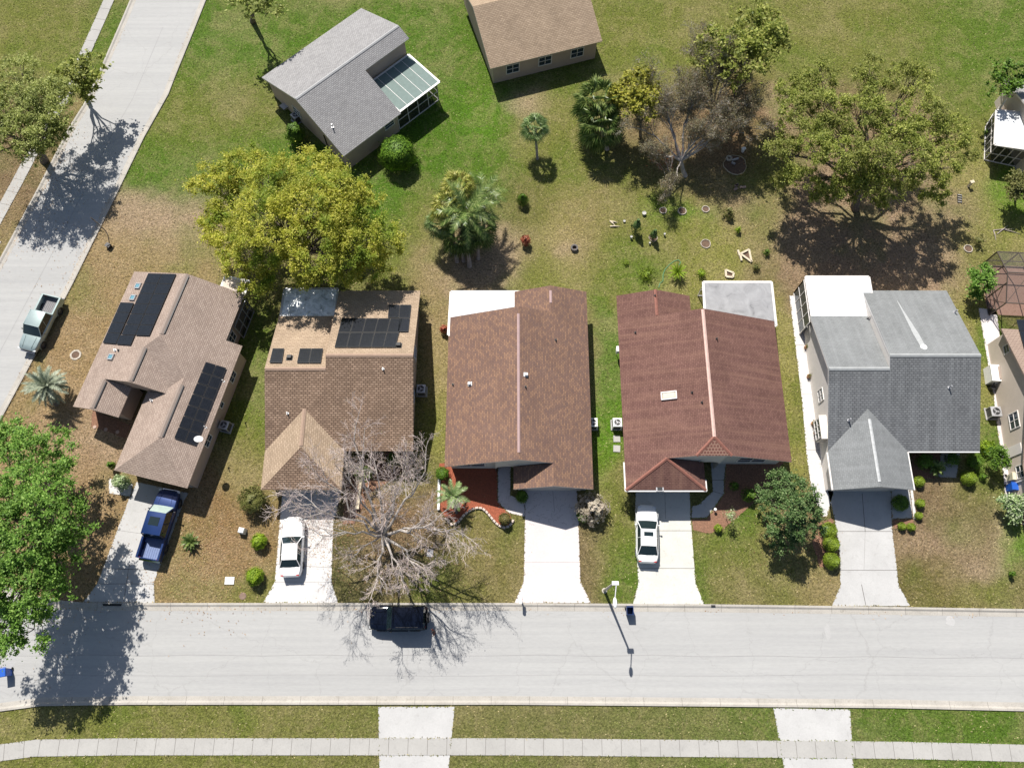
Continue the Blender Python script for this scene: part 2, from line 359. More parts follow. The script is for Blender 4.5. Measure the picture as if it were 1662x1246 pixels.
# ---------------------------------------------------------------- ground: one sheet, its own grass and soil colours
GREEN=(.060,.128,.010); OLIVE=(.130,.142,.030); TAN=(.235,.180,.085); LITTER=(.265,.180,.092); DIRT=(.31,.225,.155)
PINK=(.27,.185,.125); BROWN=(.165,.115,.065); DOLIVE=(.085,.085,.028); YOL=(.19,.185,.048); SOILR=(.17,.095,.058); LIME=(.080,.175,.010)
PATCH=[ # px, py, rx, ry, colour, weight
 (230,170,60,60,OLIVE,1),(300,190,90,50,OLIVE,1.5),(300,240,90,60,GREEN,1.0),(340,180,70,40,OLIVE,1.2),(260,260,60,50,GREEN,.9),(430,180,60,40,OLIVE,1),(380,165,40,20,DIRT,.7),
 (240,350,60,30,DIRT,1.8),(300,370,50,35,DIRT,1.0),(230,420,80,50,TAN,1.4),(310,420,50,30,TAN,1),(150,430,60,60,LITTER,1.2),
 (100,520,60,60,LITTER,2),(140,480,30,60,TAN,1.4),(60,650,70,60,LITTER,2),(140,720,60,50,PINK,2),(150,800,60,60,LITTER,2),(130,880,60,60,LITTER,1.6),(60,760,90,80,LITTER,1.2),
 (160,710,22,12,DIRT,3),(175,735,18,10,DIRT,2.2),
 (300,900,60,70,LITTER,2),(370,850,50,60,(.21,.125,.06),1.6),(320,950,70,30,TAN,1.6),(400,960,50,20,OLIVE,1.4),(400,700,30,110,OLIVE,1.6),(410,620,25,60,GREEN,1.5),(395,760,25,30,TAN,1),
 (470,240,60,40,GREEN,1.5),(620,300,60,50,GREEN,2),(700,260,60,40,GREEN,1.4),(730,200,60,40,GREEN,2),(780,190,30,35,LIME,2),(810,250,30,60,GREEN,1.6),(840,170,30,15,DIRT,1.6),
 (680,330,30,40,OLIVE,1),(665,400,30,60,OLIVE,1.2),(700,440,30,60,TAN,1.3),(705,520,14,60,TAN,1.6),(710,660,14,80,YOL,1.4),(715,600,12,60,TAN,1.2),
 (760,420,50,36,DIRT,1.8),(810,400,24,30,DIRT,1.2),(870,240,50,50,OLIVE,1.5),(900,180,30,20,OLIVE,1),(850,350,40,60,DOLIVE,1),(930,250,40,50,OLIVE,1.3),
 (900,380,70,60,YOL,1.0),(935,380,35,40,TAN,1.4),(930,402,18,12,DIRT,2.2),(960,350,40,60,TAN,.8),(990,420,30,60,OLIVE,1.3),(900,440,50,24,OLIVE,1),
 (1050,300,70,50,OLIVE,1.6),(1100,250,80,50,BROWN,1.2),(1060,390,60,40,OLIVE,1.4),(1030,430,40,30,GREEN,.8),(1080,340,40,16,LIME,1.1),(1120,345,30,10,LIME,.9),
 (1140,400,60,50,YOL,1.3),(1200,330,40,30,PINK,1.2),(1210,300,30,16,YOL,1.4),(1120,200,60,40,BROWN,1.6),(1200,200,50,50,SOILR,1.4),(1270,180,20,30,PINK,2.4),
 (1240,300,25,60,OLIVE,1.2),(1250,380,20,60,OLIVE,1.0),(1290,430,40,40,BROWN,1.6),(1280,400,30,40,PINK,1.3),(1350,420,60,50,PINK,1.8),(1440,400,100,70,PINK,1.8),(1380,330,90,50,PINK,1.4),
 (1400,200,110,60,BROWN,1.1),(1530,350,50,40,(.21,.165,.09),1.7),(1560,280,30,40,YOL,1.3),(1580,200,40,40,OLIVE,1.6),(1610,170,40,20,GREEN,1.4),(1610,370,50,40,YOL,1.4),(1640,320,40,40,LIME,1),(1590,420,40,30,OLIVE,1.3),(1540,430,30,30,PINK,1.2),
 (985,560,14,60,GREEN,2),(985,700,14,70,LIME,1.4),(985,620,14,60,GREEN,1.6),(1002,490,14,14,OLIVE,1),(980,780,22,30,OLIVE,1.3),(960,880,24,60,BROWN,1.3),(985,880,26,60,OLIVE,1.6),(1000,920,24,40,GREEN,1),
 (1265,600,12,160,YOL,1.8),(1300,760,14,40,YOL,1.6),(1290,640,10,60,OLIVE,1),
 (560,930,30,60,DOLIVE,1.8),(640,880,60,60,BROWN,1.4),(620,830,40,30,(.22,.12,.07),1.2),(700,930,60,40,DOLIVE,1.3),(690,790,30,40,BROWN,1.2),(660,790,30,20,OLIVE,1),(800,920,50,50,(.15,.13,.045),2.6),(770,880,30,30,(.15,.135,.04),1.6),(820,880,25,30,(.16,.14,.05),1.6),(740,960,60,16,OLIVE,1.2),
 (1180,900,40,50,OLIVE,1.8),(1200,860,30,30,GREEN,1.8),(1200,930,60,40,(.14,.13,.045),1.6),(1260,900,60,50,OLIVE,1.3),(1320,940,30,30,TAN,1.0),(1150,940,14,40,GREEN,1.2),(1290,860,40,40,BROWN,.9),
 (1500,840,40,50,BROWN,2),(1540,880,60,30,PINK,1.4),(1580,925,30,16,DIRT,1.5),(1530,940,60,30,(.125,.105,.035),1.8),(1590,830,50,50,(.13,.115,.045),1.6),(1480,950,30,30,(.13,.11,.04),1.6),(1600,960,50,14,OLIVE,1.6),(1645,870,20,60,LIME,1.6),(1650,940,14,30,BROWN,1.4),(1600,800,40,20,OLIVE,1.1),(1620,860,12,60,DIRT,.6),
 (1600,560,14,40,GREEN,1.2),(1600,640,14,60,YOL,1.2),(1605,700,14,40,GREEN,1.8),(1580,500,20,40,YOL,1.4),(1600,755,20,16,GREEN,1),
 (30,280,60,90,BROWN,1.8),(70,230,40,60,BROWN,1.4),(20,380,30,30,TAN,1.8),(120,165,20,16,TAN,1.4),
 (300,100,120,60,GREEN,1),(700,90,200,60,GREEN,1),(1000,80,150,60,OLIVE,1),(1400,80,200,60,OLIVE,1),(1600,80,100,60,GREEN,1),(40,90,80,60,OLIVE,1),
 (300,1200,400,60,OLIVE,1),(900,1200,400,60,(.14,.13,.05),1),(1400,1200,400,60,GREEN,.7),
]
def groundcol(X,Y):
    # invert the survey for the colour lookup
    dy=Y; dz=-CAM_H
    zc=dy*_st-dz*_ct; yc=dy*_ct+dz*_st
    PX=831+FPX*X/zc; PY=623-FPX*yc/zc
    col=np.zeros((len(X),3)); W=np.full(len(X),0.05); col+=np.array((.14,.135,.045))*0.05
    # a wobble so that patch borders are ragged
    wob=sum(np.sin(X*f1+a)*np.cos(Y*f2+b)*w for f1,f2,a,b,w in [(0.8,0.7,1,2,9),(1.9,1.6,3,1,6),(3.4,3.9,.5,.7,4),(0.35,0.3,2,5,12)])
    wob2=sum(np.sin(Y*f1+a)*np.cos(X*f2+b)*w for f1,f2,a,b,w in [(0.9,0.6,4,1,9),(1.7,2.1,1,6,6),(3.9,3.1,2.5,.2,4)])
    for px,py,rx,ry,c,w in PATCH:
        d=((PX+wob*.8-px)/rx)**2+((PY+wob2*.8-py)/ry)**2
        g=w*np.exp(-d*0.9); col+=g[:,None]*np.array(c); W+=g
    col/=W[:,None]
    def vn(f,s):
        u=X*f+s*13.7; v=Y*f-s*7.3; iu=np.floor(u).astype(int); iv=np.floor(v).astype(int); fu=u-iu; fv=v-iv; fu=fu*fu*(3-2*fu); fv=fv*fv*(3-2*fv)
        h=lambda a_,b_: np.modf(np.abs(np.sin(a_*127.1+b_*311.7+s*74.7)*43758.5453))[0]
        return h(iu,iv)*(1-fu)*(1-fv)+h(iu+1,iv)*fu*(1-fv)+h(iu,iv+1)*(1-fu)*fv+h(iu+1,iv+1)*fu*fv
    q=.5*vn(.22,1)+.3*vn(.5,2)+.2*vn(1.1,3)
    dr=np.clip((q-.52)*4.5,0,1)[:,None]*.50; gr=np.clip((.46-q)*4.5,0,1)[:,None]*.38
    col=col*(1-dr)+(col*1.25*.5+np.array((.27,.205,.12))*.5)*dr; col=col*(1-gr)+np.array((.085,.135,.016))*gr
    return col
def ground():
    xs=list(np.arange(-62,62.01,0.45)); ys=list(np.arange(-16,76.01,0.45))
    xs=[-600,-300,-150,-90]+xs+[90,150,300,600]; ys=[-500,-200,-80,-35]+ys+[100,160,300,700]
    X,Y=np.meshgrid(xs,ys); nx,ny=len(xs),len(ys)
    X=X.ravel();Y=Y.ravel()
    col=groundcol(X,Y)
    me=bpy.data.meshes.new('ground')
    nv=nx*ny; me.vertices.add(nv); me.vertices.foreach_set('co',np.column_stack([X,Y,np.zeros(nv)]).ravel())
    i=np.arange(nx-1); j=np.arange(ny-1); I,J=np.meshgrid(i,j); a=(J*nx+I).ravel()
    q=np.column_stack([a,a+1,a+nx+1,a+nx]); nf=len(q)
    me.loops.add(nf*4); me.loops.foreach_set('vertex_index',q.ravel())
    me.polygons.add(nf); me.polygons.foreach_set('loop_start',np.arange(nf)*4); me.polygons.foreach_set('loop_total',np.full(nf,4))
    me.update()
    at=me.color_attributes.new('tint','FLOAT_COLOR','POINT')
    at.data.foreach_set('color',np.column_stack([col,np.ones(nv)]).ravel())
    m,n,b,_=nodes('grass_and_soil'); b.inputs['Roughness'].default_value=0.95; b.inputs['Specular IOR Level'].default_value=0.1
    at=N(n,'ShaderNodeAttribute',attribute_name='tint'); p=posvec(n)
    hs=N(n,'ShaderNodeHueSaturation')
    big=noise_node(n,0.5,8,0.72,p,1.0); mid=noise_node(n,2.2,7,0.8,p,0.6); fine=noise_node(n,5.5,4,0.85,p,.3); sp=noise_node(n,4.2,6,0.95,p,1.5); gsp=noise_node(n,3.1,6,0.95,p,2.0)
    def hsv(src,h,s_,v):
        x=N(n,'ShaderNodeHueSaturation'); x.inputs['Hue'].default_value=h; x.inputs['Saturation'].default_value=s_; x.inputs['Value'].default_value=v; n.links.new(src,x.inputs['Color']); return x.outputs[0]
    f1=ramp(n,big.outputs[0],[(0.46,(0,0,0,1)),(0.60,(0.6,0.6,0.6,1))])
    dry=mix(n,'MIX',.45,hsv(at.outputs[0],.485,.9,1.25),(.24,.19,.09,1))
    o=mix(n,'MIX',f1.outputs[0],at.outputs[0],dry)
    f2=ramp(n,mid.outputs[0],[(0.50,(0,0,0,1)),(0.64,(0.65,0.65,0.65,1))])
    o=mix(n,'MIX',f2.outputs[0],o,hsv(o,.52,1.15,.55))
    f4=ramp(n,gsp.outputs[0],[(0.55,(0,0,0,1)),(0.68,(0.4,0.4,0.4,1))])
    o=mix(n,'MIX',f4.outputs[0],o,(.07,.13,.015,1))
    f3=ramp(n,sp.outputs[0],[(0.54,(0,0,0,1)),(0.66,(0.75,0.75,0.75,1))])
    o=mix(n,'MIX',f3.outputs[0],o,hsv(o,.49,.72,1.85))
    r=ramp(n,fine.outputs[0],[(0.36,(0.5,0.5,0.48,1)),(0.5,(1.0,1.0,1.0,1)),(0.64,(1.5,1.46,1.4,1))])
    o=mix(n,'MULTIPLY',1.0,o,r.outputs[0])
    n.links.new(o,b.inputs['Base Color'])
    ad=N(n,'ShaderNodeMath',operation='ADD'); n.links.new(fine.outputs[0],ad.inputs[0]); n.links.new(mid.outputs[0],ad.inputs[1])
    bump(n,b,ad.outputs[0],1.0,0.12)
    me.materials.append(m)
    o=bpy.data.objects.new('ground',me); COL.objects.link(o); o['kind']='structure'
ground()

PAVED=[]
def wpoly(px,z=0): return [G(x,y,0)[:2] for x,y in px]

# ---------------------------------------------------------------- roads, kerbs, pavements
RR=[(-24,110),(-29.5,88),(-32.8,72),(-34.2,64),(-35.3,58),(-35.7,55.55),(-37.35,50.25),(-39.2,42.7),(-41.45,33.7),(-43.75,25.5),(-45.3,20.2),(-46.6,15.2),(-46.8,12.6),(-46.3,10.2),(-45.0,8.1),(-43.0,6.5),(-40.3,5.35),(-37.4,4.85),(-34.9,4.62),(-29.3,4.6),(0,4.6),(16,4.5),(28.7,4.33),(41.8,4.12),(60,3.7),(100,2.4),(160,0)]
LL=[(-31.9,112),(-37.6,89),(-41,73),(-42.3,65),(-43.6,57.5),(-44.25,54.4),(-45.3,51.2),(-46.9,44.3),(-48.35,38.6),(-50.2,31.5),(-52.2,24),(-53.9,17),(-55.6,8),(-57.2,-1),(-59,-12),(-61.5,-30),(-64,-70)]
LS=[(-40.5,-70),(-44.3,-30),(-45.8,-12),(-45.2,-7.6),(-43.6,-5.1),(-41,-3.7),(-37,-3.2),(-30,-3.1),(0,-3.1),(30,-3.35),(60,-4.0),(100,-5.3),(160,-7.7)]
KW=0.62
def offset(line,d):
    out=[]
    for i,p in enumerate(line):
        a=Vector(line[max(i-1,0)]); b=Vector(line[min(i+1,len(line)-1)])
        t=(b-a).normalized(); out.append((p[0]-t.y*d,p[1]+t.x*d))
    return out
def kerb(line,side,name):
    """side=+1: the road lies left of the walking direction"""
    mb=MB(); prof=[(0.0,0.0),(0.0,0.11),(0.16,0.115),(0.30,0.03),(KW,0.012),(KW+0.05,-0.02)]
    rows=[[(p[0],p[1],h) for p in offset(line,side*d)] for d,h in prof]
    n=len(line); vs=[q for r in rows for q in r]; fs=[]
    for r in range(len(rows)-1):
        for i in range(n-1):
            f=(r*n+i,r*n+i+1,(r+1)*n+i+1,(r+1)*n+i); fs.append(f if side<0 else f[::-1])
    mb.add(vs,fs,0)
    # joints every 3 m
    L=0
    for i in range(n-1):
        a=Vector(line[i]);b=Vector(line[i+1]); d=(b-a); ln=d.length; t=d.normalized(); nn=Vector((-t.y,t.x))*side
        s=(3.0-L%3.0)
        while s<ln:
            p=a+t*s
            if abs(p.x)<60 and p.y<60:
                q=[(0.02,0.118),(0.16,0.119),(0.30,0.034),(KW,0.016)]
                for (d0,h0),(d1,h1) in zip(q[:-1],q[1:]):
                    A=p+nn*d0;B=p+nn*d1;w=t*0.012
                    mb.add([(A.x-w.x,A.y-w.y,h0),(A.x+w.x,A.y+w.y,h0),(B.x+w.x,B.y+w.y,h1),(B.x-w.x,B.y-w.y,h1)],[(0,1,2,3)],1)
            s+=3.0
        L+=ln
    struct(mb,name,[M['kerb'],M['joint']])
kerb(RR,-1,'kerb')
kerb(LL,1,'kerb')
kerb(LS,1,'kerb')
def road():
    mb=MB()
    inner_r=offset(RR,-KW); inner_l=offset(LL,KW); inner_s=offset(LS,KW)
    poly=inner_r+inner_s[::-1]+inner_l[::-1]
    mb.prism(poly,0.008,0.008,0); PAVED.append(offset(RR,0)+offset(LS,0)[::-1]+offset(LL,0)[::-1])
    # centre seam of the paving and a few tar lines
    def strip(pts,w,z=0.013,mi=1):
        a=offset(pts,w/2);b=offset(pts,-w/2);n=len(pts)
        mb.add([(x,y,z) for x,y in a]+[(x,y,z) for x,y in b],[(n+i,n+i+1,i+1,i) for i in range(n-1)],mi)
    random.seed(3)
    strip([(x,0.55-0.0006*max(0,x)**1.6+0.04*math.sin(x*.7)) for x in np.arange(-47,60,1.0)],0.05)
    mid=[((a[0]+b[0])/2+0.6,(a[1]+b[1])/2) for a,b in zip(RR[3:11],LL[3:11])]
    strip(mid,0.05)
    strip([(x,-0.95+0.05*math.sin(x*.3)) for x in np.arange(-40,60,2.0)],0.03)
    for px,py,w,h in [(1344,1025,.55,1.5),(1542,1008,.8,.9)]:
        c=G(px,py); k=[(c[0]+w/2*math.cos(a)*random.uniform(.6,1.1),c[1]+h/2*math.sin(a)*random.uniform(.6,1.1)) for a in np.arange(0,6.2,.5)]
        mb.prism(k,0.0125,0.0125,2)
    for px,py,w in [(605,1065,.0)]: pass
    # worn wheel lanes in the paving
    n=M['road'].node_tree; bs=[x for x in n.nodes if x.type=='BSDF_PRINCIPLED'][0]; src=bs.inputs['Base Color'].links[0].from_socket
    p=posvec(n); mp=N(n,'ShaderNodeMapping'); mp.inputs['Scale'].default_value=(.035,1.9,1); n.links.new(p,mp.inputs[0]); s1=noise_node(n,1.0,5,.7,mp.outputs[0])
    f=ramp(n,s1.outputs[0],[(.36,(.92,.92,.925,1)),(.62,(1.04,1.04,1.03,1))]); o=mix(n,'MULTIPLY',.8,src,f.outputs[0])
    oil=noise_node(n,.9,3,.9,p,.5); f2=ramp(n,oil.outputs[0],[(.70,(0,0,0,1)),(.80,(.35,.35,.35,1))]); o=mix(n,'MIX',f2.outputs[0],o,(.24,.235,.225,1))
    cr=N(n,'ShaderNodeTexVoronoi',feature='DISTANCE_TO_EDGE'); cr.inputs['Scale'].default_value=.16
    wv=noise_node(n,.8,4,.6,p); ad_=N(n,'ShaderNodeVectorMath',operation='MULTIPLY_ADD'); ad_.inputs[1].default_value=(1.6,1.6,0); n.links.new(wv.outputs[1],ad_.inputs[0]); n.links.new(p,ad_.inputs[2]); n.links.new(ad_.outputs[0],cr.inputs['Vector'])
    f3=ramp(n,cr.outputs[0],[(.0,(.3,.3,.3,1)),(.006,(0,0,0,1))]); o=mix(n,'MIX',f3.outputs[0],o,(.22,.215,.205,1))
    n.links.new(o,bs.inputs['Base Color'])
    struct(mb,'road',[M['road'],mat_concrete('tar_seam',(.30,.295,.29)),mat_concrete('patched_asphalt',(.385,.38,.372))])
road()
def sidewalk(line,d0,d1,name='sidewalk'):
    mb=MB(); a=offset(line,d0); b=offset(line,d1); n=len(line)
    PAVED.append(list(a)+list(b)[::-1])
    vs=[(x,y,0.05) for x,y in a]+[(x,y,0.05) for x,y in b]+[(x,y,-0.02) for x,y in a]+[(x,y,-0.02) for x,y in b]
    fs=[];flip=d1>d0
    for i in range(n-1):
        f=(i,i+1,n+i+1,n+i); fs.append(f[::-1] if not flip else f)
        fs+= [(2*n+i,2*n+i+1,i+1,i),(n+i,n+i+1,3*n+i+1,3*n+i)]
    mb.add(vs,fs,0)
    L=0
    for i in range(n-1):
        A=Vector(line[i]);B=Vector(line[i+1]);d=B-A;ln=d.length;t=d.normalized();nn=Vector((-t.y,t.x))
        s=1.5-L%1.5
        while s<ln:
            p=A+t*s
            if abs(p.x)<62 and abs(p.y)<70:
                P=p+nn*d0;Q=p+nn*d1;w=t*.015
                mb.add([(P.x-w.x,P.y-w.y,.054),(P.x+w.x,P.y+w.y,.054),(Q.x+w.x,Q.y+w.y,.054),(Q.x-w.x,Q.y-w.y,.054)],[(0,1,2,3) ],1)
            s+=1.5
        L+=ln
    struct(mb,name,[M['walk'],M['joint']])
sidewalk(LL[:9]+[(-49.3,35.2)],-2.9,-1.75)
sidewalk([(-49.3,35.2),(-50.2,31.5),(-52.2,24),(-53.9,17),(-55.6,8),(-57.2,-1),(-59,-12)],-2.9,-1.75)
sidewalk(LS[5:11],-3.6,-2.4)

def slab(px,mats,z=0.03,joints=(),name='driveway',world=None,jm=None):
    mb=MB(); p=world or wpoly(px); PAVED.append(p); mb.prism(p,-0.02,z,0)
    for j in joints:
        (x0,y0),(x1,y1)=j[:2]; a=Vector(G(x0,y0)[:2]);b=Vector(G(x1,y1)[:2]); t=(b-a).normalized(); nn=Vector((-t.y,t.x))*(j[2] if len(j)>2 else .02)
        q=[a-nn,b-nn,b+nn,a+nn]
        mb.add([(v.x,v.y,z+.004) for v in q],[(0,1,2,3)],1)
    return struct(mb,name,[M[mats],jm or M['joint']])
slab([(222,782),(306,800),(299,812),(250,945),(251,978),(135,977),(158,947),(210,808)],'drive_grey',joints=[((168,922),(258,925)),((158,947),(250,947)),((209,922),(201,977)),((190,860),(275,872),.01)])
slab([(459,790),(556,790),(541,850),(538,944),(549,978),(427,978),(446,944)],'drive_white',joints=[((447,915),(539,921),.012),((446,944),(538,944),.01)])
# patterned drive in front of the dark brown house: plain slab below, stone-pattern joints near the door
random.seed(11)
pj=[((851,912),(941,912),.012),((852,815),(852,840),.03),((897,795),(900,830),.02)]
for _ in range(70):
    x=random.uniform(856,934); y=random.uniform(798,850); a=random.uniform(0,3.14); l=random.uniform(3,8)
    x2=x+l*math.cos(a); y2=y+l*math.sin(a)
    pj.append(((x,y),(min(max(x2,854),936),min(max(y2,796),852)),.012))
slab([(853,786),(936,786),(939,850),(942,943),(959,978),(835,978),(850,943)],'drive_pink',joints=pj,jm=M['crack'])
pj=[]
for _ in range(22):
    y=random.uniform(752,828); x=random.uniform(810,826); a=random.choice([0,1.5,2.4]); l=random.uniform(3,8)
    x2=x+l*math.cos(a); y2=y+l*math.sin(a); pj.append(((x,y),(min(max(x2,809),827),y2),.012))
slab([(808,742),(829,742),(828,803),(851.5,815),(851.5,838),(826,832),(808,815)],'drive_pink',joints=pj,name='path',jm=M['crack'])
slab([(1032,790),(1119,790),(1121,842),(1129,946),(1143,981),(1027,981),(1036,946),(1030,842)],'drive_cream',joints=[((1033,861),(1123,861)),((1037,922),(1127,922)),((1079,797),(1080,842),.015)])
slab([(1122.5,821),(1134,819),(1157,797),(1156,781),(1152,735),(1180,735),(1175,778),(1175,801),(1147,840),(1122.5,840)],'drive_grey',joints=[((1157,797),(1174,802)),((1156,779),(1175,779))],name='path')
slab([(1342,792),(1446,792),(1447.6,857),(1458.6,950),(1477,983),(1350,983),(1363.7,951),(1363,906),(1355,844)],'drive_grey',joints=[((1358,862),(1450,862)),((1363,925),(1456,925)),((1399,800),(1404,862),.025),((1398,948),(1405,982),.025),((1404,862),(1402,925),.008)])
slab([(1446.5,792),(1476,792),(1481,840),(1448,842)],'drive_grey',name='path')
slab([(1477,795),(1481,795),(1487,842),(1482.5,842)],'drive_white',z=.06,name='path')
slab([(1281,480),(1309,478),(1352,740),(1352,800),(1342,838),(1335,838),(1318,800),(1309,740),(1302,654)],'drive_white',name='path',joints=[((1300,640),(1335,640),.012),((1290,560),(1320,560),.012),((1308,730),(1350,730),.012)])
slab([(1527,735),(1558,735),(1552,775),(1522,774)],'walk',z=.02,name='patio')
DEFER_BED=[(1480,735),(1526,735),(1521,776),(1478,776)]
slab([(177,776),(216,786),(213,806),(177,800)],'drive_white',name='path')
slab([(1588,500),(1617,502),(1650,760),(1650,800),(1640,832),(1634,832),(1628,770),(1612,640)],'drive_pink',name='path',joints=[((1600,560),(1625,560),.012)])
slab([(0,388),(12,384),(1,412),(-40,470),(-80,470)],'drive_white',name='driveway',world=[(-50.1,36.0),(-49.25,38.2),(-54,40.0),(-62,42),(-62,38),(-54,37)])
slab(None,'drive_grey',world=[(-10.5,-3.25),(-4.5,-3.25),(-5.2,-12),(-9.8,-12)],name='driveway')
slab(None,'drive_grey',world=[(20.5,-3.35),(26.5,-3.45),(25.8,-12),(21.2,-12)],name='driveway')

# planting beds
def bed(px,mat,name='mulch_bed',z=0.025):
    mb=MB(); PAVED.append(wpoly(px)); mb.prism(wpoly(px),-0.02,z,0); o=struct(mb,name,M[mat]); return o
bed([(713,752),(807.5,745),(807.5,815),(825,832),(829,838),(829,852),(809,852),(799,842),(789,829),(777,823),(765,827),(752,837),(741,849),(722,838),(713,824)],'mulch_red')
bed([(1179,742),(1275,745),(1240,800),(1205,832),(1172,860),(1150,866),(1125,860),(1122.5,842),(1147,842),(1175.5,801),(1176,779)],'mulch')
bed([(1325,850),(1352,840),(1362,905),(1362,918),(1330,920),(1318,880)],'mulch')
bed([(150,665),(212,690),(205,712),(148,692)],'mulch')
bed([(560,790),(600,740),(668,722),(668,760),(600,800),(575,850),(556,850)],'mulch')
bed([(1448,843),(1482,843),(1484,856),(1452,858)],'mulch')
bed(DEFER_BED,'mulch')
bed([(1637,790),(1700,790),(1700,870),(1655,850)],'mulch')

def in_poly(X,Y,poly):
    r=np.zeros(len(X),bool); n=len(poly); j=n-1
    for i in range(n):
        xi,yi=poly[i]; xj,yj=poly[j]
        c=((yi>Y)!=(yj>Y))&(X<(xj-xi)*(Y-yi)/((yj-yi) if abs(yj-yi)>1e-9 else 1e-9)+xi); r^=c; j=i
    return r
def tufts():
    rg=np.random.default_rng(12); n=170000
    X=rg.uniform(-60,60,n); Y=rg.uniform(-9,70,n)
    # tufts also crowd the edges of slabs and kerbs
    ex=[];ey=[]
    for p in PAVED[1:]:
        for (x0,y0),(x1,y1) in zip(p,p[1:]+p[:1]):
            L=math.hypot(x1-x0,y1-y0)
            if L>60 or abs(x0)>70: continue
            k=int(L*9); t=rg.random(k); ex.append(x0+(x1-x0)*t+rg.normal(size=k)*.03); ey.append(y0+(y1-y0)*t+rg.normal(size=k)*.045)
    kx=[(a,b) for a,b in zip(RR[6:-2],RR[7:-1])]+[(a,b) for a,b in zip(LL[4:-2],LL[5:-1])]
    for (x0,y0),(x1,y1) in kx:
        L=math.hypot(x1-x0,y1-y0); k=int(L*12); t=rg.random(k); nx,ny=-(y1-y0)/L,(x1-x0)/L; s=.03 if (x0,y0) in RR else -.03; ok=np.ones(k,bool)
        qx=x0+(x1-x0)*t+nx*s*5; qy=y0+(y1-y0)*t+ny*s*5
        for p in PAVED[1:]: ok&=~in_poly(qx,qy,p)
        t=t[ok]; k=len(t); ex.append(x0+(x1-x0)*t+nx*s+rg.normal(size=k)*.03); ey.append(y0+(y1-y0)*t+ny*s+rg.normal(size=k)*.03)
    X=np.concatenate([X]); Y=np.concatenate([Y]); keep=np.ones(len(X),bool)
    for p in PAVED: keep&=~in_poly(X,Y,p)
    X=np.concatenate([X[keep]]+ex); Y=np.concatenate([Y[keep]]+ey); n=len(X)
    col=groundcol(X,Y); v=rg.uniform(.45,1.75,n)[:,None]; col=col*v; dry=rg.random(n)<.25; col[dry]=col[dry]*.4+np.array((.30,.24,.14))*.6*v[dry]
    a=rg.uniform(0,6.283,n); s=rg.uniform(.035,.10,n); h=rg.uniform(.01,.06,n)
    dx=np.cos(a)*s; dy=np.sin(a)*s
    V=np.stack([np.column_stack([X-dx,Y-dy,np.full(n,.004)]),np.column_stack([X+dy*.4,Y-dx*.4,h]),np.column_stack([X+dx,Y+dy,h*.8]),np.column_stack([X-dy*.4,Y+dx*.4,np.full(n,.006)])],1).reshape(-1,3)
    V[:,2]+=np.repeat(np.where(np.arange(n)>=keep.sum(),.03,0),4)
    me=bpy.data.meshes.new('grass_tufts'); me.vertices.add(4*n); me.vertices.foreach_set('co',V.astype(np.float32).ravel())
    me.loops.add(4*n); me.loops.foreach_set('vertex_index',np.arange(4*n,dtype=np.int32)); me.polygons.add(n)
    me.polygons.foreach_set('loop_start',np.arange(n,dtype=np.int32)*4); me.polygons.foreach_set('loop_total',np.full(n,4,dtype=np.int32)); me.update()
    at=me.color_attributes.new('tint','FLOAT_COLOR','POINT'); at.data.foreach_set('color',np.column_stack([np.repeat(col,4,0),np.ones(4*n)]).ravel())
    m,nn,bb,_=nodes('grass_blades'); q=N(nn,'ShaderNodeAttribute',attribute_name='tint'); nn.links.new(q.outputs[0],bb.inputs['Base Color']); bb.inputs['Roughness'].default_value=.9; bb.inputs['Specular IOR Level'].default_value=.1
    me.materials.append(m); o=bpy.data.objects.new('grass_tufts',me); COL.objects.link(o); tag(o,'short grass tufts over the lawns and along the slab edges','grass',kind='stuff')
tufts()
def litter():
    rg=np.random.default_rng(13); P=[]
    for px,py,sx,sy,k in [(630,880,5,4,2200),(520,850,2.5,3,420),(600,745,3,2,400),(110,900,3,6,700),(330,900,5,4,1500),(60,300,4,7,1200),(1400,380,8,5,1500),(1140,230,6,5,1500),(150,480,4,6,900),(480,470,6,3,700),(1290,880,3,2,300)]:
        x,y,_=G(px,py); P.append(np.column_stack([x+rg.normal(size=k)*sx*.6,y+rg.normal(size=k)*sy*.6,np.full(k,.045)+rg.random(k)*.02]))
    for line,s in ((RR,-1),(LL,1)):
        for (x0,y0),(x1,y1) in zip(line[3:-2],line[4:-1]):
            L=math.hypot(x1-x0,y1-y0); k=int(L*7); t=rg.random(k)
            nx,ny=-(y1-y0)/L,(x1-x0)/L; o_=s*(.42+np.abs(rg.normal(size=k))*.22); keep=np.sin((x0+(x1-x0)*t)*.9)+np.cos((y0+(y1-y0)*t)*.5)+rg.normal(size=k)*.5>.2
            P.append(np.column_stack([x0+(x1-x0)*t+nx*o_,y0+(y1-y0)*t+ny*o_,np.full(k,.03)])[keep])
    P=np.concatenate(P)
    lm=mat_leaf('fallen_leaf',(.16,.08,.035),(.27,.16,.075),(.40,.29,.17),trans=.1,patch=1)
    root=None
    o=leaf_mesh('fallen_leaves',P,.05,lm,None,(0,0,0),.5,6,3); tag(o,'scattered dry brown fallen leaves under the trees','leaves',kind='stuff')

